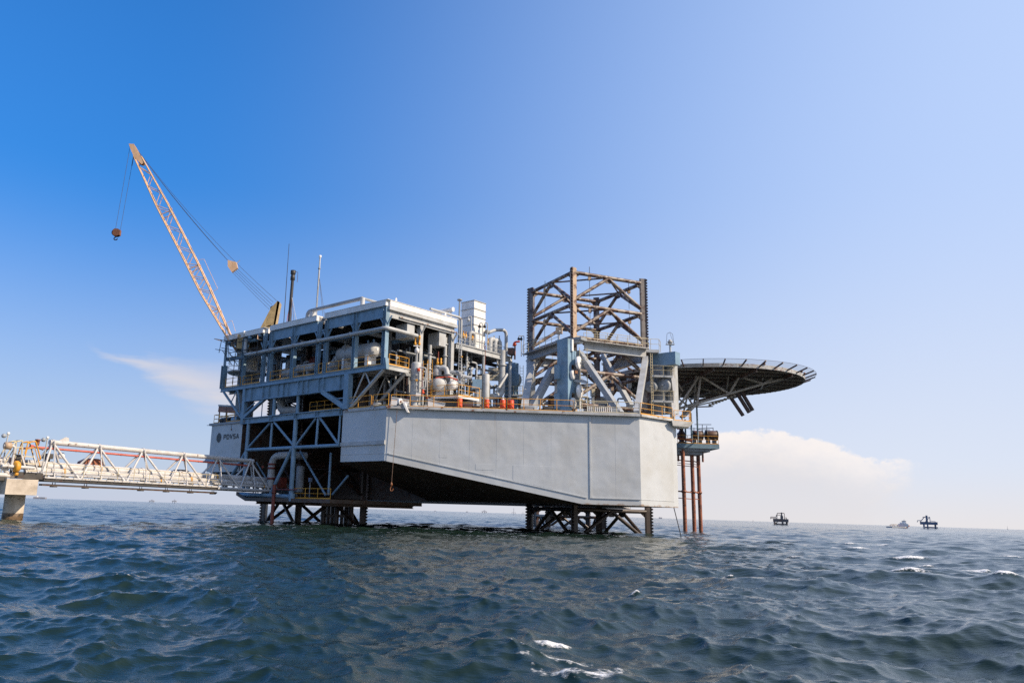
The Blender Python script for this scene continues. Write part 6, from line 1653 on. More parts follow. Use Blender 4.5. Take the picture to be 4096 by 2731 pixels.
# ------------------------------------------------------------------ helideck cantilevered from the far right side
def helideck():
    yn = 98.0
    top = onY(3000, 1463, yn); z = top.z
    far = onZ(2900, 1590, z); tip = onZ(3272, 1508, z)
    R = (far.y - yn) / 2
    C_ = V((tip.x - R * .985, (far.y + yn) / 2, z))
    h = thing('helideck', C_ + ZV * -6, 'round helideck seen from below with rib joists and a rim of net arms', 'helideck')
    nseg = 40
    rim = [V((C_.x + R * math.cos(2 * math.pi * i / nseg), C_.y + R * math.sin(2 * math.pi * i / nseg), z)) for i in range(nseg)]
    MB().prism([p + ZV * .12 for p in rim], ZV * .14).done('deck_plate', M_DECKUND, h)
    for i in range(nseg):
        a, b = rim[i], rim[(i + 1) % nseg]
        MB().beam(a + ZV * .02, b + ZV * .02, .12, .5).done('rim_segment', M_RIM if 28 < i or i < 6 else M_HELI, h)
    n = 30
    for i in range(1, n):
        x = -R + 2 * R * i / n
        w = math.sqrt(R * R - x * x)
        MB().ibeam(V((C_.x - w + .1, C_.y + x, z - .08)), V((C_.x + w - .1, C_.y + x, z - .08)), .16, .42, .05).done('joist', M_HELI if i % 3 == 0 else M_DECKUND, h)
    for k in (-.62, -.2, .2, .62):
        w = math.sqrt(R * R - (k * R) ** 2)
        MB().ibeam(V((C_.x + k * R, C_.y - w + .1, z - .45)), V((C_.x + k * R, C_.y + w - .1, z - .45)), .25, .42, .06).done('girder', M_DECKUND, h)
    # net on outrigger arms
    RN = R + 1.45
    for i in range(36):
        a = 2 * math.pi * i / 36 + .05
        u = V((math.cos(a), math.sin(a), 0))
        MB().beam(C_ + u * (R - .2) - ZV * .1, C_ + u * RN + ZV * .5, .13, .16).done('net_arm', M_BROWN, h)
    net = MB(); m_ = 72
    ri = [C_ + V((math.cos(2 * math.pi * i / m_), math.sin(2 * math.pi * i / m_), 0)) * (R + .02) + ZV * .12 for i in range(m_)]
    ro = [C_ + V((math.cos(2 * math.pi * i / m_), math.sin(2 * math.pi * i / m_), 0)) * RN + ZV * .58 for i in range(m_)]
    net.add(ri + ro, [(i, (i + 1) % m_, m_ + (i + 1) % m_, m_ + i) for i in range(m_)])
    net.done('safety_net', M_NET, h)
    eg = MB()
    for i in range(m_): eg.tube(ro[i], ro[(i + 1) % m_], .02, 4, cap=False)
    eg.done('net_cable', M_CABLE, h)
    for px in (2833, 2990, 3120, 2700, 3180):
        a = math.atan2(-1, (px - 2950) / 140)
        p = C_ + V((math.cos(a), math.sin(a), 0)) * (R + .05) + ZV * .3
        MB().lathe(p, [(0, 0), (.16, 0), (.16, .2), (.1, .3), (0, .3)], 10).done('rim_lamp', M_ORANGE, h)
    # two main trusses and cross bracing
    def truss(y, sx=0.0, r=.17):
        P = lambda x, yy: onY(*k6(x + sx, yy), y)
        up = lambda x, yy: (lambda q: V((q.x, y, z - .55)))(onY(*k6(x + sx, yy), y))
        b0, b1, b2, b3, b4 = P(262, 625), P(370, 515), P(622, 440), P(890, 362), P(1120, 300)
        MB().pipe([b0, b1, b2, b3, V((b4.x, y, max(b4.z, z - 1.2)))], r, 8, bend=.2, segs=2).done('bottom_chord', M_HELI, h)
        for a, b in ((up(380, 245), P(212, 565)), (up(395, 245), b1), (up(400, 320), b2), (up(690, 230), b2), (up(725, 230), b3), (up(950, 240), b3)):
            MB().tube(b, a, r * .92, 8).done('truss_brace', M_HELI, h)
        MB().tube(P(212, 565), b1, r * .7, 8).done('truss_brace', M_HELI, h)
        return b1, b2, b3
    t1 = truss(103.5)
    t2 = truss(113.0, -25, .15)
    for a, b in zip(t1, t2):
        MB().tube(a, b, .11, 8).done('cross_brace', M_HELI, h)
        MB().tube(a, V((b.x, b.y, z - .5)), .09, 8).done('cross_brace', M_HELI, h)
        MB().tube(b, V((a.x, a.y, z - .5)), .09, 8).done('cross_brace', M_HELI, h)
    for a, b in (((200, 330), (260, 420)), ((200, 460), (330, 560)), ((250, 640), (300, 430)), ((330, 520), (280, 440)), ((215, 500), (245, 440))):
        MB().tube(onY(*k6(*a), 106), onY(*k6(*b), 106), .12, 6).done('cross_brace', M_HELI, h)
    for a, b, w in (((640, 480), (730, 612), .48), ((692, 450), (778, 588), .5), ((735, 455), (805, 572), .5)):
        q0, q1 = onY(*k6(*a), 107), onY(*k6(*b), 107)
        MB().beam(q0 + (q0 - q1) * .25, q1, w, w * .7).done('drain_duct', M_BROWN, h)
    MB().tube(onY(*k6(310, 545), 104), onY(*k6(620, 475), 107), .1, 6).done('walkway_tube', M_HELI, h)
    MB().beam(onY(*k6(240, 545), 105), onY(*k6(480, 540), 108), .7, .12).done('access_walkway', M_DECKUND, h)
    MB().beam(onY(*k6(380, 500), 108), onY(*k6(660, 430), 110), .8, .5).done('access_stair', M_DECKUND, h)
    for i in range(9):
        q = onY(*k6(470 + i * 24, 528 - i * 9), 106.5)
        MB().box(q, .3, .3, .3).done('stair_tread', M_HELI, h)
helideck()
# ------------------------------------------------------------------ wellhead platform on three rusty piles
YW = 124.0
wp_ = thing('wellhead_platform', onZ(2770, 2125, 0), 'small wellhead platform on three rusty red piles right of the hull', 'wellhead platform')
a, b = onY(2708, 1790, YW), onY(2873, 1790, YW)
zd = onY(2790, 1775, YW).z
MB().box(V(((a.x + b.x) / 2 - .4, YW + 1.6, zd - .35)), b.x - a.x + .8, 4.2, .7).done('deck', M_STEEL, wp_)
MB().box(V((a.x + (2845 - 2708) / 2 / 25.4 - .3, YW + 1.5, zd - .95)), (2845 - 2708) / 25.4, 3.4, .5).done('under_deck', M_GREY, wp_)
MB().box(V((a.x + (2817 - 2708) / 2 / 25.4 - .3, YW + 1.5, zd - 1.45)), (2817 - 2708) / 25.4, 2.8, .5).done('under_deck', M_GREY, wp_)
pil = []
for x0, x1, dy in ((256, 268, 0), (327, 346, 1.5), (376, 393, 3.0)):
    p, q = onY(*k6(x0, 900), YW + dy), onY(*k6(x1, 1515), YW + dy)
    q = V((p.x + (q.x - p.x) * 0, YW + dy, -2.5))
    MB().tube(q, V((p.x, YW + dy, zd - .9)), .3, 14).done('pile', M_PILE, wp_); pil.append(V((p.x, YW + dy, 0)))
for yy, r in ((960, .09), (1000, .06), (1205, .12), (1258, .07), (982, .05)):
    z_ = onY(*k6(330, yy), YW).z
    MB().tube(pil[0] + ZV * z_ - V((1.2, 0, 0)), pil[1] + ZV * (z_ - .1), r, 6).done('pile_tie', M_PILE, wp_)
    MB().tube(pil[1] + ZV * z_, pil[2] + ZV * (z_ - .1), r, 6).done('pile_tie', M_PILE, wp_)
    if yy == 1205:
        for q in pil: MB().lathe(q + ZV * (z_ - .2), [(.3, 0), (.4, 0), (.4, .35), (.3, .35)], 12).done('pile_clamp', M_PILE, wp_)
for dx in (2692, 2790): 
    q = onY(dx + 20, 1800, YW + 2.5); MB().tube(V((q.x, YW + 2.5, zd - 2.6)), V((q.x, YW + 2.5, zd - .7)), .16, 8).done('conductor', M_PILE, wp_)
railing('thin yellow rail round the wellhead platform deck', [V((a.x, YW - .4, zd)), V((b.x - .1, YW - .4, zd)), V((b.x - .1, YW + 3.5, zd))], 1.25, 1.7, M_YEL, r=.035)
for i, (x0, x1, lab) in enumerate(((325, 410, 'left brown drum tank standing on the wellhead platform'), (430, 525, 'right brown drum tank standing on the wellhead platform'))):
    p, q = onY(*k6(x0, 800), YW + 1.4), onY(*k6(x1, 730), YW + 1.4)
    g = thing('tank', V(((p.x + q.x) / 2, YW + 1.4, zd)), lab, 'tank', 'brown tanks on the wellhead platform')
    r_ = (q.z - p.z) / 2
    MB().vessel(V((p.x, YW + 1.4, (p.z + q.z) / 2)), V((q.x, YW + 1.4, (p.z + q.z) / 2)), r_, 20, .25).done('shell', M_BROWN, g)
    for k in (.25, .75):
        MB().box(V((p.x + (q.x - p.x) * k, YW + 1.4, (zd + p.z + .2) / 2)), .3, 1.2, p.z + .25 - zd).done('saddle', M_DARK, g)
    for k in (.08, .92): MB().lathe(V((p.x + (q.x - p.x) * k, YW + 1.4, (p.z + q.z) / 2)), [(r_ * .95, 0), (r_ * 1.06, 0), (r_ * 1.06, .12), (r_ * .95, .12)], 20, V((1, 0, 0))).done('hoop', M_BLACK, g)
g = thing('pipe_header', onY(*k6(410, 700), YW + 1.6) - ZV * 2, 'thin blue pipe frame above the brown tanks', 'pipe frame')
for a_, b_ in (((350, 680), (480, 681)), ((410, 680), (410, 735)), ((230, 710), (390, 713)), ((345, 705), (345, 735)), ((445, 690), (445, 735)), ((495, 705), (495, 735)), ((385, 712), (495, 708)), ((370, 718), (470, 722))):
    MB().tube(onY(*k6(*a_), YW + 1.6), onY(*k6(*b_), YW + 1.6), .06, 6).done('pipe_run', M_FARBLUE, g)
g = thing('wellhead', onY(*k6(250, 822), YW + 1), 'rusty red wellhead valve tree beside the hull on the small platform', 'wellhead')
c = onY(*k6(248, 800), YW + 1)
MB().lathe(V((c.x, YW + 1, zd)), [(0, 0), (.5, 0), (.5, .4), (.35, .5), (.65, .9), (.7, 1.7), (.5, 1.8), (.3, 2.2), (.4, 2.4), (.35, 2.9), (0, 3.0)], 14).done('valve_stack', M_BROWN, g)
MB().tube(onY(*k6(215, 785), YW + .4), onY(*k6(330, 810), YW + .4), .2, 10).done('flow_line', M_RISER, g)
MB().tube(onY(*k6(270, 800), YW + .6), onY(*k6(340, 790), YW + .6), .16, 8).done('flow_line', M_BROWN, g)
MB().tube(onY(*k6(220, 705), YW) , onY(*k6(212, 712), YW), .25, 8).done('red_cap', M_RED, g)
for x, y0, y1, lab in ((377, 520, 826, 'tall grey pole in front of the brown tanks'), (325, 590, 735, 'grey pole behind the brown tanks left side'), (279, 640, 770, 'short grey pole beside the wellhead valve tree')):
    p, q = onY(*k6(x, y1), YW + .5), onY(*k6(x - 4, y0), YW + .5)
    p.z = zd
    g = thing('pole', p, lab, 'pole', 'grey poles on the wellhead platform')
    MB().tube(p, V((p.x, p.y, q.z)), .14, 8).done('shaft', M_STEEL, g)
    MB().lathe(p, [(0, 0), (.3, 0), (.3, .08), (0, .08)], 10).done('base_plate', M_STEEL, g)
a = onZ(2709, 2134, -.2); b = onY(2694, 2023, a.y - 24)
bq = onY(2694, 2023, 88)
solo(MB().tube(V((bq.x + 1.1, 88.5, -1.0)), V((bq.x, 88, bq.z)), .05, 6), 'mooring_rope', M_CABLE, 'dark rope slanting from the hull bottom into the water at the right', 'rope')

# ------------------------------------------------------------------ concrete pier and pipe bridge on the left
pa = onZ(60, 2077, 0)
YP = 69.4
pier = thing('bridge_pier', V((pa.x, YP, 0)), 'stained concrete pier with round column and square cap at the left edge', 'pier')
PA = [onY(*k7(48, 1400), YP), onY(*k7(388, 1100), YP)]
rp = (PA[1].x - PA[0].x) / 2
xc = (PA[1].x + PA[0].x) / 2
ztp = onY(*k7(200, 1085), YP - 2.3).z
cpt = onY(*k7(300, 842), YP - 2.3).z
MB().lathe(V((xc, YP, -2.5)), [(rp, 0), (rp, 2.5 + ztp + .05)], 32).done('column', M_CONC, pier)
MB().lathe(V((xc, YP, -.4)), [(rp, 0), (rp + .02, .02), (rp + .02, .95), (rp, 1.0)], 32).done('tide_band', M_TIDE, pier)
# cap turned to the bridge axis
cA = onY(*k7(85, 1000), YP - 2.8); cB = onY(*k7(585, 1000), YP - 1.6)
u_ = (V((cB.x, cB.y, 0)) - V((cA.x, cA.y, 0))); ln_ = u_.length; u_.normalize(); v_ = V((-u_.y, u_.x, 0))
MB().hexa([V((cA.x, cA.y, ztp)), V((cB.x, cB.y, ztp)), V((cB.x, cB.y, ztp)) + v_ * 3, V((cA.x, cA.y, ztp)) + v_ * 3, V((cA.x, cA.y, cpt)), V((cB.x, cB.y, cpt)), V((cB.x, cB.y, cpt)) + v_ * 3, V((cA.x, cA.y, cpt)) + v_ * 3]).done('cap', M_CONC, pier)
wl_ = V((-2.6, 1.7, 0))
MB().hexa([V((cA.x, cA.y, ztp)) + wl_, V((cA.x, cA.y, ztp)) + u_ * -.01, V((cA.x, cA.y, ztp)) + v_ * 3 + u_ * -.01, V((cA.x, cA.y, ztp)) + wl_ + v_ * 2, V((cA.x, cA.y, cpt + .1)) + wl_, V((cA.x, cA.y, cpt + .1)) + u_ * -.01, V((cA.x, cA.y, cpt + .1)) + v_ * 3 + u_ * -.01, V((cA.x, cA.y, cpt + .1)) + wl_ + v_ * 2]).done('cap_wing', M_CONC, pier)
# bridge geometry in its own axis: g = along, toward the platform; e = to the far side
BG0 = onZ(152, 1905, 3.75)
BG1 = onZ(1074, 1956, 3.75)
gA = (BG1 - BG0); GL = gA.length; gA.normalize(); gE = V((-gA.y, gA.x, 0))
def G(g, e, z): return BG0 + gA * g + gE * e + ZV * (z - 3.75)
br = thing('pipe_bridge', G(GL / 2, 1, 3.5), 'white triangular truss footbridge carrying pipes to the platform', 'bridge')
ZT = 7.02; EW = 2.6
def gpos(px, py, e):   # distance along the bridge of a pixel on the plane at offset e
    p = _plane(px, py, G(0, e, 0), gE); return (p - BG0).dot(gA), p.z
g0, zt0 = gpos(*k1(425, 358), EW / 2); g1, zt1 = gpos(*k1(2165, 522), EW / 2)
ZT = (zt0 + zt1) / 2
MB().tube(G(g0, EW / 2, ZT), G(g1, EW / 2, ZT), .23, 14).done('top_chord', M_BRIDGE, br)
for e in (0, EW): MB().tube(G(.2, e, 3.55), G(GL + .3, e, 3.55), .17, 12).done('bottom_chord', M_BRIDGE, br)
nd = [gpos(*k1(x, y), EW / 2)[0] for x, y in ((450, 360), (845, 398), (1222, 440), (1565, 480), (1860, 505), (2140, 525))]
md = [max(.3, nd[0] - 2.2)] + [(a + b) / 2 for a, b in zip(nd, nd[1:])] + [min(GL + .2, nd[-1] + 2.4)]
for i, g_ in enumerate(nd):
    for e in (0, EW):
        MB().tube(G(g_, EW / 2, ZT), G(md[i], e, 3.6), .105, 8).done('diagonal', M_BRIDGE, br)
        MB().tube(G(g_, EW / 2, ZT), G(md[i + 1], e, 3.6), .105, 8).done('diagonal', M_BRIDGE, br)
    MB().lathe(G(g_ - .12, EW / 2, ZT), [(.23, 0), (.28, 0), (.28, .24), (.23, .24)], 14, gA).done('node_band', M_BRIDGE, br)
    MB().tube(G(g_ - .2, -.1, 3.4), G(g_ - .05, EW / 2 - .4, ZT + .15), .06, 8).done('hanger_post', M_BRIDGE, br)
for g_ in md: MB().beam(G(g_, 0, 3.5), G(g_, EW, 3.5), .18, .2).done('cross_beam', M_DARK, br)
MB().prism([G(g0 + .8, EW / 2, ZT + .18), G(g0 + 1.9, EW / 2, ZT + .18), G(g0 + 1.8, EW / 2, ZT + .55), G(g0 + 1.5, EW / 2, ZT + .6)], gE * .08).done('lifting_lug', M_BRIDGE, br)
gw1 = gpos(*k1(1860, 700), -.6)[0]
MB().hexa([G(.1, -.9, 3.62), G(gw1, -.9, 3.62), G(gw1, .1, 3.62), G(.1, .1, 3.62), G(.1, -.9, 3.78), G(gw1, -.9, 3.78), G(gw1, .1, 3.78), G(.1, .1, 3.78)]).done('walkway', M_BRIDGE, br)
MB().hexa([G(.1, -.8, 3.38), G(gw1, -.8, 3.38), G(gw1, .6, 3.38), G(.1, .6, 3.38), G(.1, -.8, 3.6), G(gw1, -.8, 3.6), G(gw1, .6, 3.6), G(.1, .6, 3.6)]).done('walkway_beam', M_DARK, br)
for i in range(24):
    g_ = .3 + (gw1 - .5) * i / 23
    MB().beam(G(g_, -.93, 3.6), G(g_, -.93, 3.8), .06, .05).done('plank_end', M_BRIDGE, br)
railing('cream rail along the near side of the bridge walkway', [G(.2, -.85, 3.78), G(gw1, -.85, 3.78), G(gw1, .0, 3.78)], 1.12, 1.75, M_CREAMRAIL, r=.03, toe=False)
PPL = ['thickest white pipeline running along the bridge', 'white pipeline on the near side of the thickest bridge pipe', 'slim white pipeline lowest on the bridge', 'red pipe running just under the top chord of the bridge']
for i, (e, z, r, mt) in enumerate(((1.6, 4.75, .42, M_BRIDGE), (.75, 4.3, .27, M_BRIDGE), (.3, 4.02, .13, M_BRIDGE), (EW / 2 + .1, ZT - .55, .1, M_REDPIPE))):
    g = thing('bridge_pipeline', G(GL / 2, e, z - r), PPL[i], 'pipe', 'pipelines on the bridge')
    MB().tube(G(-.8 if i < 3 else g0 - 1.5, e, z), G(GL + 4 if i < 3 else g1 - .3, e, z), r, 16).done('pipe_run', mt, g)
    for k in range(6):
        gg = 2 + k * (GL - 4) / 5 + i * .7
        MB().lathe(G(gg, e, z), [(r, 0), (r * 1.14, 0), (r * 1.14, .16), (r, .16)], 16, gA).done('clamp', M_YEL if (k + i) % 3 == 1 and i < 3 else mt, g)
        if i < 3: MB().box(G(gg + .3, e, (z - r + 3.6) / 2), .2, r * 1.2, z - r * .9 - 3.6, gA, gE).done('shoe', M_LGREY, g)
MB().tube(G(g0 - 1.7, EW / 2 + .1, ZT - .55), G(g0 - 1.4, EW / 2 + .1, ZT - .55), .17, 12).done('red_flange', M_RED, [o for o in col.objects if o.get('label') == PPL[3]][0])
tray = thing('cable_tray', G(GL / 2, .3, 2.4), 'rusty cable tray slung beneath the bridge on hangers', 'cable tray')
zt_ = gpos(*k1(700, 738), -.2)[1]
MB().beam(G(.2, -.2, zt_), G(gw1 + .2, -.2, zt_), .5, .16).done('tray', M_UNDER, tray)
for x in (457, 730, 1205, 1425, 1632, 1825):
    g_ = gpos(*k1(x, 735), -.2)[0]
    for dg in (-.12, .12): MB().beam(G(g_ + dg, -.2, zt_ - .12), G(g_ + dg, -.2, 3.3), .05).done('hanger', M_DARK, tray)
    MB().box(G(g_, -.2, zt_ - .12), .36, .6, .1, gA, gE).done('clip', M_DARK, tray)
for i, (x0, x1, y0, y1, mt, lab) in enumerate(((705, 885, 505, 545, M_PILE, 'rusty red covered box on the far side of the bridge'), (1485, 1625, 598, 640, M_BLACK, 'black valve box on the bridge near the platform end'), (400, 460, 462, 492, M_BLACK, 'black and white lamp unit on the bridge near the pier'))):
    ga_, za_ = gpos(*k1(x0, y1), 2.2); gb_, zb_ = gpos(*k1(x1, y0), 2.2)
    g = thing('bridge_box', G((ga_ + gb_) / 2, 2.2, za_), lab, 'box')
    c = G((ga_ + gb_) / 2, 2.2, (za_ + zb_) / 2); w = abs(gb_ - ga_)
    MB().prism([c + gA * x * w / 2 + ZV * z * (zb_ - za_) / 2 for x, z in ((-1, -1), (1, -1), (.95, .6), (.5, 1), (-.3, 1), (-.95, -.2))], gE * .9).done('body', mt, g)
    for k in (-.6, .6): MB().beam(V((c + gA * k * w / 2).to_tuple()[:2] + (3.6,)) + gE * .4, c + gA * k * w / 2 + gE * .4 - ZV * (zb_ - za_) / 2, .1).done('leg', M_DARK, g)
    if i == 2: MB().lathe(c + gA * .9 - ZV * .2 - gE * .2, [(0, 0), (.3, .05), (.34, .3), (.25, .55), (0, .6)], 12).done('white_lamp', M_WHITE, g)
for i, (xb, yb, xt, yt_) in enumerate(((350, 640, 395, 330), (25, 500, 110, 300))):
    gq, zq = gpos(*k1(xt, yt_), 0.0); gb_, _ = gpos(*k1(xb, yb), 0.0)
    p = G(gb_, 0, 3.8); q = G(gb_ + .15, 0, zq)
    g = thing('lamp_post', p, ['pale lamp post at the pier end of the bridge', 'pale lamp post left of the yellow step frames'][i], 'lamp')
    MB().tube(p, q, .06, 8).done('pole', M_LGREY, g)
    MB().lathe(q - ZV * .3 - gA * .35, [(0, 0), (.15, .04), (.2, .22), (.1, .35), (0, .4)], 10).done('lamp_head', M_GREY, g)
    MB().lathe(q, [(.08, 0), (.13, .04), (.13, .2), (0, .24)], 10).done('cap', M_LAMP, g)
    MB().tube(q - ZV * .1, q - gA * .35, .035, 6).done('arm', M_LGREY, g)
# step-over frames and rails at the pier
def fr(pts, lab, mat, e=-.6, posts=True):
    P = []
    for p in pts:
        gq, zq = gpos(*k7(*p), e); P.append(G(gq, e, zq))
    g = thing('stair_hoop', V((P[0].x, P[0].y, 3.75)), lab, 'stair hoop', 'tube frames of the steps on the pier')
    MB().pipe(P, .055, 8, bend=.2).done('hand_rail', mat, g)
    MB().pipe([p + gE * 1.0 for p in P], .055, 8, bend=.2).done('hand_rail', mat, g)
    for p in P[1:-1]:
        MB().tube(p, p + gE * 1.0, .04, 6).done('cross_bar', mat, g)
    mid = [V((p.x, p.y, p.z - .55)) for p in P]
    MB().pipe(mid, .04, 6).done('mid_rail', mat, g)
    return g
fr(((85, 510), (235, 262), (355, 238), (345, 520)), 'pale yellow tube hoop of the steps, left one at the pier', M_CREAMRAIL)
fr(((390, 450), (440, 270), (560, 250), (640, 540)), 'rusty yellow tube hoop of the steps, right one at the pier', M_YEL)
g = thing('pier_ladder', G(.6, -.9, 3.7), 'white stile ladder leaning on the pier between the hoops', 'ladder')
pl_ = [(lambda q: G(q[0], -.9, q[1]))(gpos(*k7(*p), -.9)) for p in ((335, 455), (420, 740), (525, 470), (600, 740))]
MB().beam(pl_[0], pl_[1], .12).done('stile', M_BRIDGE, g); MB().beam(pl_[2], pl_[3], .1).done('stile', M_BRIDGE, g)
for k in (.1, .5, .9): MB().beam(pl_[0].lerp(pl_[1], k), pl_[2].lerp(pl_[3], k), .08).done('rung', M_CREAMRAIL, g)
g = thing('pipe_post', G(-.8, -.9, 3.7), 'bent white standpipe rising beside the yellow valve on the pier', 'pipe')
MB().pipe([(lambda q: G(q[0], -.9, q[1]))(gpos(*k7(*p), -.9)) for p in ((60, 318), (240, 330), (175, 660), (215, 720))], .11, 10).done('pipe_run', M_BRIDGE, g)
MB().lathe((lambda q: G(q[0], -.9, q[1]))(gpos(*k7(75, 318), -.9)), [(0, 0), (.3, 0), (.3, .5), (0, .5)], 12, gA).done('coupling', M_TAN, g)
q = gpos(*k7(250, 650), -1.0)
g = thing('valve', G(q[0], -1.0, 3.8), 'yellow gate valve wheel on the pier below the standpipe', 'valve')
MB().lathe(G(q[0] - .2, -1.0, q[1]), [(0, 0), (.42, 0), (.5, .12), (.5, .3), (.42, .42), (0, .42)], 18, gA).done('valve_body', M_YEL, g)
MB().lathe(G(q[0] + .1, -1.0, q[1] - .75), [(0, 0), (.18, .05), (.18, .25), (0, .3)], 10).done('drain', M_YEL, g)
MB().tube(G(q[0] - .1, -1.0, 3.75), G(q[0] - .1, -1.0, q[1] - .4), .1, 8).done('stand', M_DARK, g)
MB().tube(G(q[0] - 1.2, -1.0, q[1]), G(q[0] + 1.6, -1.0, q[1]), .14, 10).done('pipe_run', M_BRIDGE, g)
g = thing('pier_plant', G(.5, .6, 3.7), 'dark grey machinery and ducts crowded on top of the pier', 'equipment')
for (x0, y0, x1, y1, e, mt) in ((215, 465, 330, 545, 1.0, M_DARK), (210, 560, 365, 640, .4, M_DARK), (230, 750, 640, 830, -.3, M_DARK), (390, 560, 650, 620, 1.2, M_BRIDGE), (180, 505, 215, 600, .8, M_PILE), (700, 450, 800, 525, 1.6, M_DARK)):
    a_, b_ = gpos(*k7(x0, y1), e), gpos(*k7(x1, y0), e)
    c = G((a_[0] + b_[0]) / 2, e, (a_[1] + b_[1]) / 2)
    MB().box(c, abs(b_[0] - a_[0]), .8, abs(b_[1] - a_[1]), gA, gE).done('block', mt, g)
    if c.z > 4.5: MB().beam(V((c.x, c.y, 3.7)), c, .15).done('support', M_DARK, g)
qq = gpos(*k7(590, 262), -.3)
g = thing('fire_monitor', G(qq[0], -.3, 5.5), 'orange red hydrant head above the right hoop on the pier', 'fire monitor')
MB().lathe(G(qq[0], -.3, qq[1] - .3), [(0, 0), (.13, 0), (.17, .15), (.17, .4), (.23, .44), (.23, .52), (0, .55)], 12).done('head', M_PILE, g)
MB().pipe([G(qq[0] - 1.4, -.3, qq[1] - .7), G(qq[0] - .1, -.3, qq[1] - .45), G(qq[0] + .6, -.3, qq[1] - .62)], .08, 8).done('pipe_run', M_PILE, g)
# next bridge span leaving the picture on the left
br2 = thing('pipe_bridge', G(-6, 1, 3.5), 'end of the next white bridge span at the left edge', 'bridge')
for (x0, y0, x1, y1, e, r) in ((-300, 500, 150, 565, 1.6, .34), (-300, 600, 140, 640, .8, .28), (-300, 740, 215, 790, -.6, .2)):
    a_, b_ = gpos(*k7(x0, y0), e), gpos(*k7(x1, y1), e)
    zz = b_[1]
    MB().tube(G(b_[0] - 14, e, zz), G(b_[0], e, zz), r, 14).done('pipe_run', M_BRIDGE, br2)
    MB().lathe(G(b_[0] - .25, e, zz), [(r, 0), (r * 1.2, 0), (r * 1.2, .2), (0, .2)], 14, gA).done('flange', M_BRIDGE, br2)
a_ = gpos(*k7(0, 590), -.6); b_ = gpos(*k7(130, 770), -.6)
MB().tube(G(b_[0] - 2.6, -.6, 6.6), G(b_[0], -.6, b_[1]), .17, 10).done('diagonal', M_BRIDGE, br2)
MB().tube(G(b_[0] - 14, EW / 2, 7), G(b_[0] - 2.5, EW / 2, 7), .23, 12).done('top_chord', M_BRIDGE, br2)
MB().beam(G(b_[0] - 14, -.4, 3.4), G(b_[0] - .2, -.4, 3.4), .9, .3).done('walkway', M_DARK, br2)

# ------------------------------------------------------------------ far away: rigs, a work boat, hazy structures on the horizon
def fk(x, y): return 3000 + x / 2.94, 1950 + y / 2.94
def rig(px, py_w, sc, lab, mat, blocks, lines, cat='platform', legs=(), dep=1.0):
    base = onZ(px, py_w, 0); Y_ = base.y
    g = thing('far_platform', base, lab, 'platform', 'far platforms on the horizon')
    P = lambda q: onY(*q, Y_)
    ud = V((base.x, base.y, 0)).normalized(); ua = V((ud.y, -ud.x, 0))
    for nm, x0, y0, x1, y1, mt, d_ in blocks:
        a, b = P(fk(x0, y1)), P(fk(x1, y0))
        c = (a + b) / 2
        MB().box(c + ud * d_ * .5, (b.x - a.x) * ud.y, d_, b.z - a.z, ua, ud).done(nm, mt, g)
    for x0, x1, y0 in legs:
        a, b = P(fk(x0, y0)), P(fk(x1, y0))
        for dy in (0, 14):
            q = V(((a.x + b.x) / 2, Y_, 0)) + ud * dy
            MB().tube(q - ZV * 2, q + ZV * a.z, (b.x - a.x) * .42, 10).done('leg', mat, g)
    r = .00042 * Y_
    for nm, pts in lines:
        MB().pipe([P(fk(*p)) + V((0, 3, 0)) for p in pts], r, 6, bend=.3, segs=2).done(nm, mat, g)
    return g
rig(3123, 2098, 1, 'nearer dark rig with brown legs on the horizon right of the piles', M_FARRIG,
    [('deck', 272, 368, 452, 398, M_FARRIG, 16), ('end_box', 405, 372, 450, 402, M_HELI, 14), ('cross_beam', 290, 422, 440, 430, M_FARRIG, 2), ('tower', 366, 290, 378, 370, M_FARRIG, 2), ('winch_house', 358, 330, 388, 368, M_FARRIG, 6)],
    [('frame_tube', [(340, 368), (342, 298), (426, 298), (430, 368)]), ('rail', [(266, 368), (266, 342), (330, 345), (332, 320), (345, 318)]), ('rail', [(340, 318), (400, 322), (412, 350)]), ('rail', [(270, 355), (340, 358)]), ('rail', [(430, 355), (452, 350), (452, 375)]), ('brace', [(300, 400), (350, 425)]), ('brace', [(350, 400), (310, 425)])],
    legs=((276, 298, 398), (370, 396, 398), (420, 446, 398)))
rig(3715, 2113, 1, 'blue grey rig on tall legs at the far right beside the boat', M_FARBLUE,
    [('deck', 2000, 404, 2205, 430, M_FARBLUE, 16), ('cross_beam', 2040, 462, 2210, 472, M_FARBLUE, 2), ('tower', 2070, 325, 2086, 410, M_FARBLUE, 3)],
    [('frame_tube', [(2052, 345), (2135, 343), (2142, 405)]), ('brace', [(2075, 340), (2025, 400)]), ('rail', [(1990, 405), (1990, 385), (2035, 385)]), ('rail', [(2150, 390), (2200, 395), (2200, 410)]), ('brace', [(2085, 400), (2135, 345)])],
    legs=((2034, 2056, 430), (2078, 2098, 430), (2168, 2190, 430)))
# work boat
bb = onZ(3598, 2110.5, 0); YB = bb.y
boat = thing('work_boat', bb, 'small white work boat with red brown hull near the far right rig', 'boat')
PB = lambda x, y: onY(*fk(x, y), YB)
bu = V((bb.x, bb.y, 0)).normalized()
def bbox(nm, x0, y0, x1, y1, mt, d_, off=0):
    a, b = PB(x0, y1), PB(x1, y0); c = (a + b) / 2
    return MB().box(V((c.x, YB, c.z)) + bu * off, (b.x - a.x) * bu.y, d_, b.z - a.z, V((bu.y, -bu.x, 0)), bu).done(nm, mt, boat)
hl = [PB(1636, 455), PB(1740, 462), PB(1790, 460), PB(1878, 448)]
wd = 4.5
bot_ = [V((hl[0].x + 1, YB - wd * .8, -1)), V((hl[2].x, YB - wd, -1)), V((hl[3].x - 3, YB, -1)), V((hl[2].x, YB + wd, -1)), V((hl[0].x + 1, YB + wd * .8, -1))]
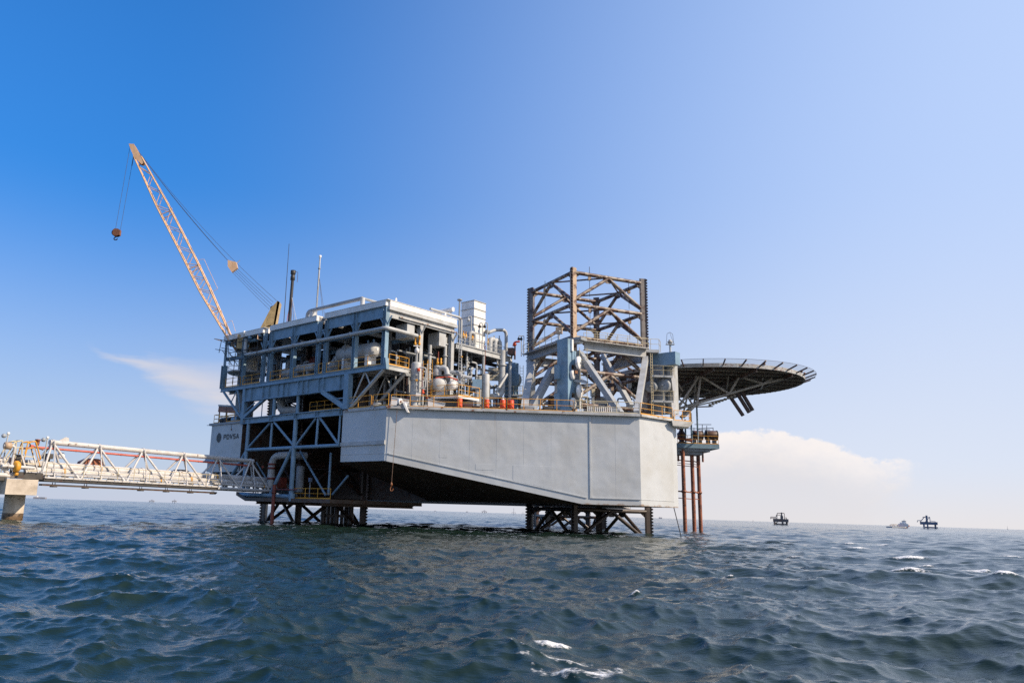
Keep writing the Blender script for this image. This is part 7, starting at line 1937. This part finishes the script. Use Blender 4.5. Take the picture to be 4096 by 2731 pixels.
top_ = [V((hl[0].x, YB - wd, hl[1].z)), V((hl[2].x, YB - wd, hl[2].z)), V((hl[3].x, YB, hl[3].z + .5)), V((hl[2].x, YB + wd, hl[2].z)), V((hl[0].x, YB + wd, hl[1].z))]
MB().add(bot_ + top_, [(4, 3, 2, 1, 0), (5, 6, 7, 8, 9)] + [(i, (i + 1) % 5, 5 + (i + 1) % 5, 5 + i) for i in range(5)]).done('hull', M_PILE, boat)
MB().add([p + V((0, -.1 if p.y < YB else .1, -.6)) for p in top_] + [p + V((0, 0, .3)) for p in top_], [(i, (i + 1) % 5, 5 + (i + 1) % 5, 5 + i) for i in range(5)]).done('bulwark', M_LGREY, boat)
bbox('deck_house', 1745, 425, 1860, 458, M_WHITE, 5)
bbox('upper_house', 1762, 408, 1838, 426, M_WHITE, 4)
bbox('wheelhouse', 1788, 392, 1830, 409, M_WHITE, 3.4)
for x in (1815, 1830, 1845): bbox('window', x - 4, 432, x + 4, 444, M_DARK, .3, -2.55)
bbox('roof', 1782, 388, 1836, 393, M_LGREY, 3.8)
MB().tube(PB(1812, 392), PB(1812, 372), .25, 6).done('mast', M_LGREY, boat)
for pts in (((1650, 455), (1650, 430), (1735, 430), (1735, 455)), ((1670, 455), (1690, 425), (1700, 455)), ((1640, 440), (1745, 442))):
    MB().pipe([PB(*p) for p in pts], .22, 6, bend=.3, segs=1).done('deck_rail', M_HELI, boat)
bbox('red_locker', 1848, 444, 1874, 456, M_RED, 2)
# pale rigs and structures close to the horizon
def pale(px, py, w, h, lab, typ):
    base = onZ(px, py, 0) if py > 1990 + .03176 * (px - 110) + 3 else None
    Y_ = base.y if base else 2600.0
    Y_ = min(Y_, 2600.0)
    p = onY(px, py, Y_); s = Y_ / FPX
    g = thing('far_platform', V((p.x, Y_, 0)), lab, 'platform', 'far platforms on the horizon')
    W_, H_ = w * s, h * s
    if typ == 'rig':
        MB().box(V((p.x, Y_, H_ * .5)), W_, W_ * .6, H_ * .2).done('deck', M_FARHAZE, g)
        for k in (-.38, .05, .38): MB().tube(V((p.x + k * W_, Y_, -2)), V((p.x + k * W_, Y_, H_ * .42)), W_ * .05, 8).done('leg', M_FARHAZE, g)
        MB().tube(V((p.x, Y_, H_ * .6)), V((p.x + W_ * .04, Y_, H_)), W_ * .05, 6).done('tower', M_FARHAZE, g)
        MB().pipe([V((p.x - W_ * .2, Y_, H_ * .6)), V((p.x - W_ * .15, Y_, H_ * .85)), V((p.x + W_ * .25, Y_, H_ * .82)), V((p.x + W_ * .3, Y_, H_ * .6))], W_ * .03, 6).done('frame_tube', M_FARHAZE, g)
    elif typ == 'mast':
        MB().tube(V((p.x, Y_, -2)), V((p.x, Y_, H_)), max(.3, W_ * .05), 6).done('mast', M_FARHAZE, g)
        MB().box(V((p.x, Y_, H_ * .25)), W_, W_ * .4, H_ * .05).done('deck', M_FARHAZE, g)
        for k in (-.45, .45): MB().tube(V((p.x + k * W_, Y_, -2)), V((p.x + k * W_, Y_, H_ * .25)), max(.2, W_ * .03), 6).done('leg', M_FARHAZE, g)
    else:
        MB().box(V((p.x, Y_, H_ * .5)), W_, W_ * .3, H_).done('hull', M_FARHAZE, g)
        MB().box(V((p.x - W_ * .3, Y_, H_ * 1.2)), W_ * .2, W_ * .2, H_ * .6).done('house', M_WHITE, g)
pale(607, 2008, 20, 12, 'tiny pale rig on the horizon under the bridge, left one', 'rig')
pale(697, 2011, 17, 15, 'tiny pale rig on the horizon under the bridge, right one', 'rig')
pale(1937, 2051, 20, 11, 'small grey rig on the horizon under the hull, nearest the tall leg', 'rig')
pale(1868, 2049, 9, 6, 'speck of a rig on the horizon under the middle of the hull', 'rig')
pale(2055, 2054, 16, 22, 'thin mast structure on the horizon beside the toothed leg foot', 'mast')
pale(2092, 2055, 14, 9, 'low pale structure on the horizon right of the thin mast', 'mast')
pale(1740, 2045, 8, 5, 'speck of a structure on the horizon under the left of the hull', 'rig')
pale(2642, 2072.5, 12, 5, 'tiny white boat on the horizon left of the rusty piles', 'boat')
pale(160, 1989, 46, 7, 'long pale ship on the horizon right of the concrete pier', 'boat')
pale(4030, 2112, 4, 14, 'hair thin beacon pole on the horizon at the far right', 'mast')
pale(3012, 2082, 4, 7, 'tiny beacon pole on the horizon left of the dark rig', 'mast')
